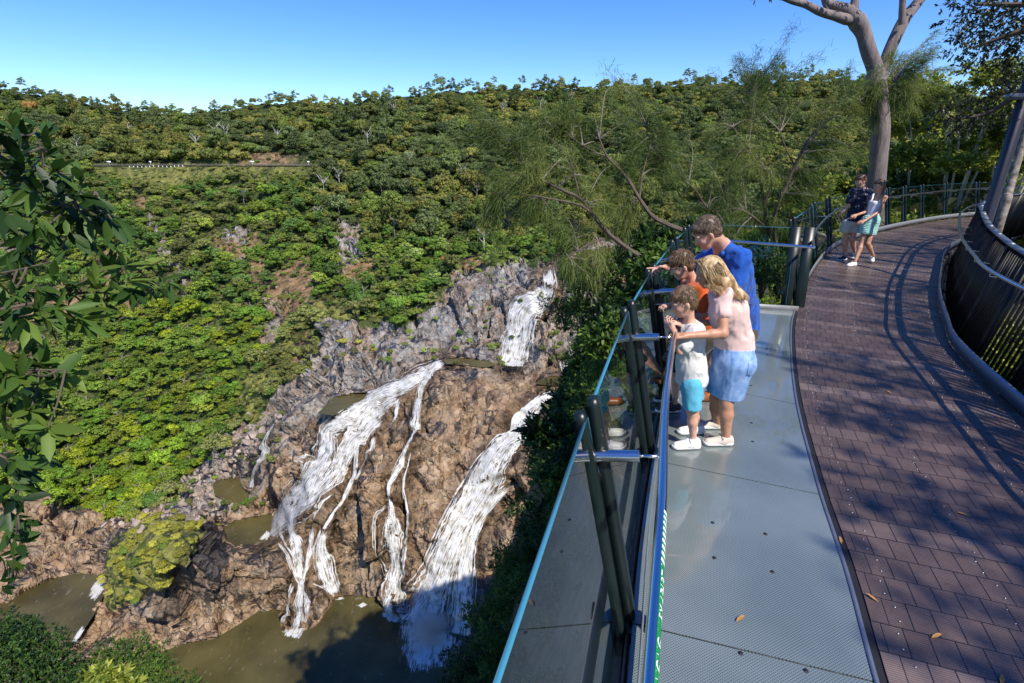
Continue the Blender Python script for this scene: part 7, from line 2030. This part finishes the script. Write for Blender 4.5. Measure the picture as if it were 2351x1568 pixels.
    for an in (an_n, an_f):
        hl = V3((an.x + .055, an.y, 0)); shoe(r, hl, hl + V3((-.255, -.01, 0)), .086, .07, GREY_SH, WSOLE, an, LACE_G)
mother()

# ---------- boy in orange
def boy_orange():
    g = V3((1.50, 4.42, 0)); r = person('boy in an orange shirt pointing past the glass in front of the man', g)
    hc = Q(435, 375, 4.32); f = V3((-.86, .12, -.50)).normalized()
    hp, P, ax = head(hc, f, (-.45, 0, 1), .97)
    neck = Q(492, 455, 4.36); sh_n, sh_f = Q(535, 500, 4.22), Q(470, 490, 4.50); chest = Q(520, 560, 4.38); waist = Q(545, 690, 4.42); hip = Q(550, 790, 4.45)
    el_f = Q(430, 590, 4.55); wr_f = Q(372, 605, 4.50); el_n = Q(560, 650, 4.2); wr_n = Q(480, 690, 4.15)
    kn_n, an_n = V3((1.50, 4.36, .40)), V3((1.52, 4.36, .085)); kn_f, an_f = V3((1.52, 4.58, .40)), V3((1.56, 4.58, .085))
    pr = hp + [cap(neck, P(-.03, 0, -.045), .043, .042, .03), cap(sh_n, el_n, .036, .03), cap(el_n, wr_n, .03, .02), cap(sh_f, el_f, .036, .03), cap(el_f, wr_f, .03, .02), cap(neck, hip, .05, .07),
               cap(hip + V3((0, -.07, -.02)), kn_n, .065, .045), cap(kn_n, an_n, .044, .026), cap(hip + V3((0, .07, -.02)), kn_f, .065, .045), cap(kn_f, an_f, .044, .026)]
    pr += hand(wr_f, (Q(300, 605, 4.48) - wr_f), (0, .3, -1), .84, (.05, .9, 1.0, 1.0), -1)
    pr += hand(wr_n, (-1, .1, .2), (.1, .5, -.8), .82, (.5, .6, .6, .6), -1)
    b = sobj('body', pr, SK3, r, .005); eyes(r, b, P, .97)
    short_hair(r, P, ax, .97, hair_mat('brown_hair', [(0, (.045, .025, .014)), (.5, (.12, .070, .036)), (1, (.24, .15, .08))]), 5, .016, .014, nst=2600, ln=.036)
    m, nt, bb = cloth_mat('orange_cotton', (.56, .10, .018), .1)
    sobj('shirt', [cap(sh_n, sh_f, .062, .062, .03), cap(chest, waist, .115, .115, .04), cap(waist, hip, .118, .125, .04), cap(neck.lerp(chest, .4), chest, .075, .11, .04), cap(neck + V3((.01, 0, -.012)), neck.lerp(chest, .4), .052, .075, .02), cap(sh_n, sh_n.lerp(el_n, .7), .055, .06, .02), cap(sh_f, sh_f.lerp(el_f, .6), .055, .06, .02)],
         m, r, .007, [(tuple(hip - up3 * .03), (0, 0, -1)), (tuple(neck + up3 * .0), tuple(V3((-.6, 0, .9)).normalized()))], folds(.008, (14, 14, 8), 33), 1)
    m, nt, bb = cloth_mat('dark_shorts', (.035, .035, .03))
    sobj('shorts', [cap(hip + V3((0, -.07, 0)), kn_n + up3 * .03, .10, .085, .02), cap(hip + V3((0, .07, 0)), kn_f + up3 * .03, .10, .085, .02)], m, r, .007, [(tuple(kn_n + up3 * .02), (0, 0, -1))], folds(.005, (12, 12, 6), 38))
    for an in (an_n, an_f):
        hl = V3((an.x + .055, an.y, 0)); shoe(r, hl, hl + V3((-.24, -.01, 0)), .086, .072, BLACK_SH, WSOLE, an, LACE_G)
boy_orange()

# ---------- man in the blue shirt
def father():
    g = V3((1.85, 4.75, 0)); r = person('man in a blue shirt leaning forward and pointing over the balustrade', g)
    hc = Q(582, 190, 4.45); f = V3((-.84, .10, -.55)).normalized()
    hp, P, ax = head(hc, f, (-.40, 0, 1), 1.10)
    neck = Q(665, 262, 4.55); sh_n, sh_f = Q(765, 335, 4.42), Q(600, 320, 4.75); chest = Q(725, 400, 4.62); waist = Q(760, 620, 4.78); hip = Q(765, 760, 4.85)
    el_f = Q(470, 405, 4.95); wr_f = Q(345, 385, 4.90); el_n = Q(745, 560, 4.35); wr_n = Q(620, 640, 4.30)
    kn_n, an_n = V3((1.92, 4.62, .50)), V3((1.95, 4.60, .09)); kn_f, an_f = V3((1.72, 4.96, .50)), V3((1.62, 5.0, .09))
    pr = hp + [cap(neck, P(-.035, 0, -.05), .066, .062, .03), cap(sh_f, el_f, .052, .044), cap(el_f, el_f.lerp(wr_f, .3), .044, .042), cap(el_f.lerp(wr_f, .3), wr_f, .042, .028), cap(sh_n, el_n, .052, .044), cap(el_n, wr_n, .042, .028), cap(neck, hip, .08, .11),
               cap(hip + V3((0, -.09, 0)), kn_n, .09, .062), cap(kn_n, kn_n.lerp(an_n, .3), .06, .062), cap(kn_n.lerp(an_n, .3), an_n, .062, .034), cap(hip + V3((0, .09, 0)), kn_f, .09, .062), cap(kn_f, kn_f.lerp(an_f, .3), .06, .062), cap(kn_f.lerp(an_f, .3), an_f, .062, .034), cap(an_n, an_n - up3 * .05, .034, .034), cap(an_f, an_f - up3 * .05, .034, .034)]
    pr += hand(wr_f, (Q(190, 380, 4.85) - wr_f), (-.1, -.5, -1), 1.08, (.03, .75, .9, 1.0), -1)
    pr += hand(wr_n, (-.9, -.05, .12), (0, -.4, -.9), 1.05, (.3, .35, .4, .4), 1)
    b = sobj('body', pr, SK2, r, .005); eyes(r, b, P, 1.1)
    short_hair(r, P, ax, 1.10, hair_mat('greying_brown_hair', [(0, (.05, .032, .022)), (.5, (.11, .072, .045)), (1, (.24, .18, .13))]), 6, .012, -.004, nst=3000, ln=.03)
    m, nt, bb = cloth_mat('blue_linen', (.012, .085, .40), .22, 22, weave=.4)
    sp = [cap(sh_n, sh_f, .085, .085, .05), cap(neck.lerp(chest, .5), chest, .12, .155, .05), cap(chest + V3((0, -.06, 0)), waist + V3((0, -.03, 0)), .145, .15, .05), cap(chest + V3((0, .06, 0)), waist + V3((0, .06, 0)), .145, .15, .05), cap(waist, hip, .17, .175, .05), cap(neck.lerp(sh_n, .4), sh_n, .06, .085, .04),
          cap(sh_n, el_n, .080, .066, .04), cap(sh_f, sh_f.lerp(el_f, .85), .078, .064, .03), cap(neck + V3((.015, 0, -.02)), neck.lerp(chest, .4), .072, .10, .02)]
    so = sobj('shirt', sp, m, r, .0065, [(tuple(hip - up3 * .06), (0, 0, -1)), (tuple(neck + V3((.0, 0, .015))), tuple(V3((-.6, 0, .85)).normalized()))], folds(.013, (10, 10, 7), 53), 1)
    cl = [cap(neck + V3((.055, -.06, .0)), neck + V3((-.02, -.085, -.05)), .016, .018, .01), cap(neck + V3((.055, -.06, .0)), neck + V3((.06, .06, .01)), .017, .017, .01), cap(neck + V3((-.02, -.085, -.05)), neck + V3((-.05, -.06, -.095)), .018, .012, .01)]
    sobj('collar', cl, m, _R(r, so), .005)
    m, nt, bb = cloth_mat('brown_shorts', (.075, .055, .035))
    sobj('shorts', [cap(hip + V3((0, -.09, .02)), kn_n + up3 * .06, .13, .105, .03), cap(hip + V3((0, .09, .02)), kn_f + up3 * .06, .13, .105, .03)], m, r, .008, [(tuple(kn_n + up3 * .04), (0, 0, -1))], folds(.006, (10, 10, 5), 58))
    w = wr_f - (Q(190, 380, 4.85) - wr_f).normalized() * .035; d = (Q(190, 380, 4.85) - wr_f).normalized()
    o = V3(r['_org']); mb = MB(); mb.tube([w - d * .012 - o, w + d * .012 - o], .034, 16); mb.build('watch', M_dark, r)
    for an in (an_n, an_f):
        hl = V3((an.x + .07, an.y, 0)); shoe(r, hl, hl + V3((-.29, -.01, 0)), .10, .075, TAN_SH, simple('brown_sole', (.12, .05, .02), .6), an)
father()

# ---------- walking couple
def Cc(zx, zy, d): return atd(1901.6 + .14705 * zx, 384.2 + .14705 * zy, d)
def man2():
    D0 = 11.55; g = Cc(300, 1440, D0); g.z = 0; r = person('young man in a dark flower print shirt and beige shorts holding the handrail', g)
    hc = Cc(505, 222, D0); f = V3((-.85, -.15, -.28)).normalized(); hp, P, ax = head(hc, f, (-.1, 0, 1), 1.08)
    neck = Cc(530, 330, D0); sh_l, sh_r = Cc(395, 385, D0 - .05), Cc(655, 380, D0 + .05); chest = Cc(520, 470, D0); waist = Cc(440, 720, D0); hip = Cc(370, 850, D0)
    el = Cc(322, 560, D0 - .05); wr = Cc(262, 672, D0 - .02); el2 = Cc(690, 560, D0 + .15); wr2 = Cc(640, 680, D0 + .12)
    h1, h2 = Cc(300, 870, D0), Cc(430, 870, D0); k1, k2 = Cc(270, 1110, D0 - .03), Cc(375, 1110, D0 - .08); a1, a2 = Cc(263, 1350, D0 - .0), Cc(418, 1285, D0 + .12)
    a1.z = .10; a2.z = .15
    pr = hp + [cap(neck, P(-.03, 0, -.05), .060, .055, .03), cap(sh_l, el, .048, .038), cap(el, wr, .038, .026), cap(sh_r, el2, .048, .038), cap(el2, wr2, .038, .026), cap(neck, hip, .07, .10),
               cap(h1, k1, .08, .056), cap(k1, k1.lerp(a1, .3), .054, .056), cap(k1.lerp(a1, .3), a1, .056, .032), cap(h2, k2, .08, .056), cap(k2, k2.lerp(a2, .3), .054, .056), cap(k2.lerp(a2, .3), a2, .056, .032)]
    pr += hand(wr, Cc(215, 690, D0) - wr, (.1, .2, -1), 1.0, (.7, .8, .8, .8), 1) + hand(wr2, Cc(560, 700, D0) - wr2, (0, 1, -.3), 1.0, (.6, .7, .7, .7), 1)
    sobj('body', pr, SK2, r, .006); short_hair(r, P, ax, 1.08, hair_mat('red_brown_hair', [(0, (.05, .022, .012)), (1, (.20, .09, .045))]), 7, .016, .0, nst=900)
    m, nt, bb = mat('flower_print_shirt'); L = nt.links
    tc = N(nt, 'ShaderNodeTexCoord'); vo = N(nt, 'ShaderNodeTexVoronoi', i_Scale=10.5); L.new(tc.outputs['Object'], vo.inputs['Vector'])
    n = N(nt, 'ShaderNodeTexNoise', i_Scale=55.0, i_Detail=2.0); L.new(tc.outputs['Object'], n.inputs['Vector'])
    ad = N(nt, 'ShaderNodeMath', operation='MULTIPLY_ADD', i_1=.75); L.new(n.outputs[0], ad.inputs[0]); L.new(vo.outputs['Distance'], ad.inputs[2])
    rr_ = ramp(nt, ad.outputs[0], [(.50, (.55, .52, .48)), (.56, (.010, .014, .038))]); L.new(rr_.outputs[0], bb.inputs['Base Color']); bb.inputs['Roughness'].default_value = .8
    sobj('shirt', [cap(sh_l, sh_r, .075, .075, .05), cap(neck.lerp(chest, .5), chest, .11, .14, .05), cap(chest + V3((-.05, 0, 0)), waist, .125, .13, .05), cap(chest + V3((.05, 0, 0)), waist + V3((.05, 0, 0)), .125, .13, .05), cap(waist, hip, .15, .17, .05), cap(sh_l, sh_l.lerp(el, .8), .07, .075, .02), cap(sh_r, sh_r.lerp(el2, .8), .07, .075, .02), cap(neck + V3((.0, 0, -.03)), chest, .075, .1, .02)],
         m, r, .009, [(tuple(Cc(370, 838, D0)), tuple(V3((-.1, 0, -1)).normalized())), (tuple(neck + V3((0, 0, .035))), (0, -.25, .97))], folds(.010, (10, 10, 6), 63), 1)
    m, nt, bb = cloth_mat('beige_cotton', (.62, .54, .44), .05)
    sobj('shorts', [cap(hip, hip + up3 * .08, .15, .14, .03), cap(h1, h1.lerp(k1, .55), .115, .12, .02), cap(h2, h2.lerp(k2, .55), .115, .12, .02)], m, r, .009, [(tuple(Cc(350, 1012, D0)), (0, 0, -1))], folds(.006, (9, 9, 5), 64))
    shoe(r, V3((a1.x + .06, a1.y + .03, 0)), V3((a1.x - .20, a1.y - .10, 0)), .095, .08, NAVY_SH, WSOLE, a1, LACE_W)
    shoe(r, V3((a2.x + .04, a2.y + .05, .03)), V3((a2.x - .13, a2.y - .17, .03)), .095, .08, NAVY_SH, WSOLE, a2, LACE_W)
man2()
def woman2():
    D0 = 11.15; g = Cc(560, 1500, D0); g.z = 0; r = person('young woman in a white top and mint frilled skirt walking beside the man', g)
    hc = Cc(800, 290, D0); f = V3((-.92, -.05, -.16)).normalized(); hp, P, ax = head(hc, f, (0, 0, 1), 1.02)
    neck = Cc(815, 400, D0); sh_l, sh_r = Cc(705, 450, D0 + .1), Cc(885, 470, D0 - .05); chest = Cc(755, 560, D0); waist = Cc(700, 705, D0); hip = Cc(665, 830, D0)
    el = Cc(800, 690, D0 - .15); wr = Cc(560, 835, D0 - .2); el2 = Cc(600, 690, D0 + .05); wr2 = Cc(435, 745, D0 - .05)
    h1, h2 = Cc(600, 860, D0), Cc(700, 860, D0); k1, k2 = Cc(530, 1170, D0 - .1), Cc(615, 1190, D0 - .08); a1, a2 = Cc(428, 1425, D0 - .25), Cc(706, 1385, D0 + .02)
    a1.z = .09; a2.z = max(a2.z, .14)
    pr = hp + [cap(neck, P(-.03, 0, -.05), .045, .042, .03), cap(sh_l, sh_r, .05, .05), cap(neck - up3 * .03, chest, .06, .09), cap(sh_r, el, .040, .032), cap(el, wr, .032, .022), cap(sh_l, el2, .038, .032), cap(el2, wr2, .032, .022), cap(chest, waist, .09, .085), cap(waist, hip, .09, .11),
               cap(h1, k1, .085, .052), cap(k1, k1.lerp(a1, .3), .05, .052), cap(k1.lerp(a1, .3), a1, .052, .028), cap(h2, k2, .085, .052), cap(k2, k2.lerp(a2, .3), .05, .052), cap(k2.lerp(a2, .3), a2, .052, .028)]
    pr += hand(wr, Cc(480, 850, D0 - .2) - wr, (0, .5, -1), .92, (.4, .4, .5, .5), 1) + hand(wr2, Cc(345, 765, D0 - .1) - wr2, (0, .5, -1), .92, (.6, .6, .6, .6), 1)
    sobj('body', pr, SK1, r, .006)
    hm = hair_mat('ash_brown_hair', [(0, (.05, .03, .018)), (.6, (.15, .09, .045)), (1, (.42, .27, .13))]); short_hair(r, P, ax, 1.02, hm, 8, .006, -.002, nst=700)
    tail = sobj('ponytail', [cap(P(-.09, 0, .03), Cc(872, 330, D0 - .02), .028, .03, .02), cap(Cc(872, 330, D0 - .02), Cc(850, 430, D0 - .08), .032, .034, .02), cap(Cc(850, 430, D0 - .08), Cc(825, 540, D0 - .12), .034, .012, .02)], hm, r, .007, (), lambda q: .006 * fbm(q * np.array([50, 50, 10]), 2, 3), 1,
                attrs=lambda V: {'leaf': np.stack([np.clip(1.0 - (V[:, 2] - V[:, 2].min()) / .45 + fbm(V * 30, 2, 3) * .3, 0, 1), np.zeros(len(V)), np.zeros(len(V))], 1)})
    m, nt, bb = cloth_mat('white_rib', (.78, .78, .84), .03)
    to = sobj('tank_top', [cap(chest + V3((-.05, 0, .02)), waist + V3((-.01, 0, 0)), .098, .095, .04), cap(chest + V3((.05, 0, .02)), waist + V3((.01, 0, 0)), .098, .095, .04), cap(waist, waist - up3 * .03, .10, .11, .02), ell(chest + V3((-.07, -.03, .01)), (.06, .07, .06), None, .03)], m, r, .007, [(tuple(Cc(740, 520, D0)), (0, 0, 1))], folds(.002, (9, 9, 5), 3))
    st = MB(); o = V3(r['_org'])
    for a, b_ in ((Cc(655, 545, D0 - .1), Cc(705, 425, D0)), (Cc(795, 545, D0 - .12), Cc(845, 440, D0))): st.tube([a - o, a.lerp(b_, .5) + V3((0, -.02, .0)) - o, b_ + V3((0, 0, .02)) - o, b_ + V3((.03, .12, -.06)) - o], .016, 6)
    st.build('strap', m, to)
    m, nt, bb = cloth_mat('mint_seersucker', (.30, .55, .50), .12)
    def ruche(q): return -.004 * np.sin(q[:, 2] * 190 + 2.2 * fbm(q * 9, 2, 4)) * 1.0 + .004 * fbm(q * 25, 2, 5)
    sobj('skirt', [cap(waist, hip, .10, .15, .04), cap(hip + V3((-.06, 0, 0)), Cc(590, 1010, D0 - .05), .13, .13, .04), cap(hip + V3((.05, 0, 0)), Cc(650, 1030, D0), .13, .12, .04)], m, r, .007, [(tuple(Cc(620, 1040, D0)), tuple(V3((-.1, 0, -1)).normalized())), (tuple(waist + up3 * .01), (0, 0, 1))], ruche)
    shoe(r, V3((a1.x + .05, a1.y + .03, 0)), V3((a1.x - .20, a1.y - .06, 0)), .088, .075, WHITE_SH, WSOLE, a1, LACE_W)
    shoe(r, V3((a2.x + .05, a2.y + .12, .05)), V3((a2.x - .06, a2.y - .12, .0)), .088, .075, WHITE_SH, WSOLE, a2, LACE_W)
woman2()
for o in bpy.data.objects:
    if '_org' in o: del o['_org']
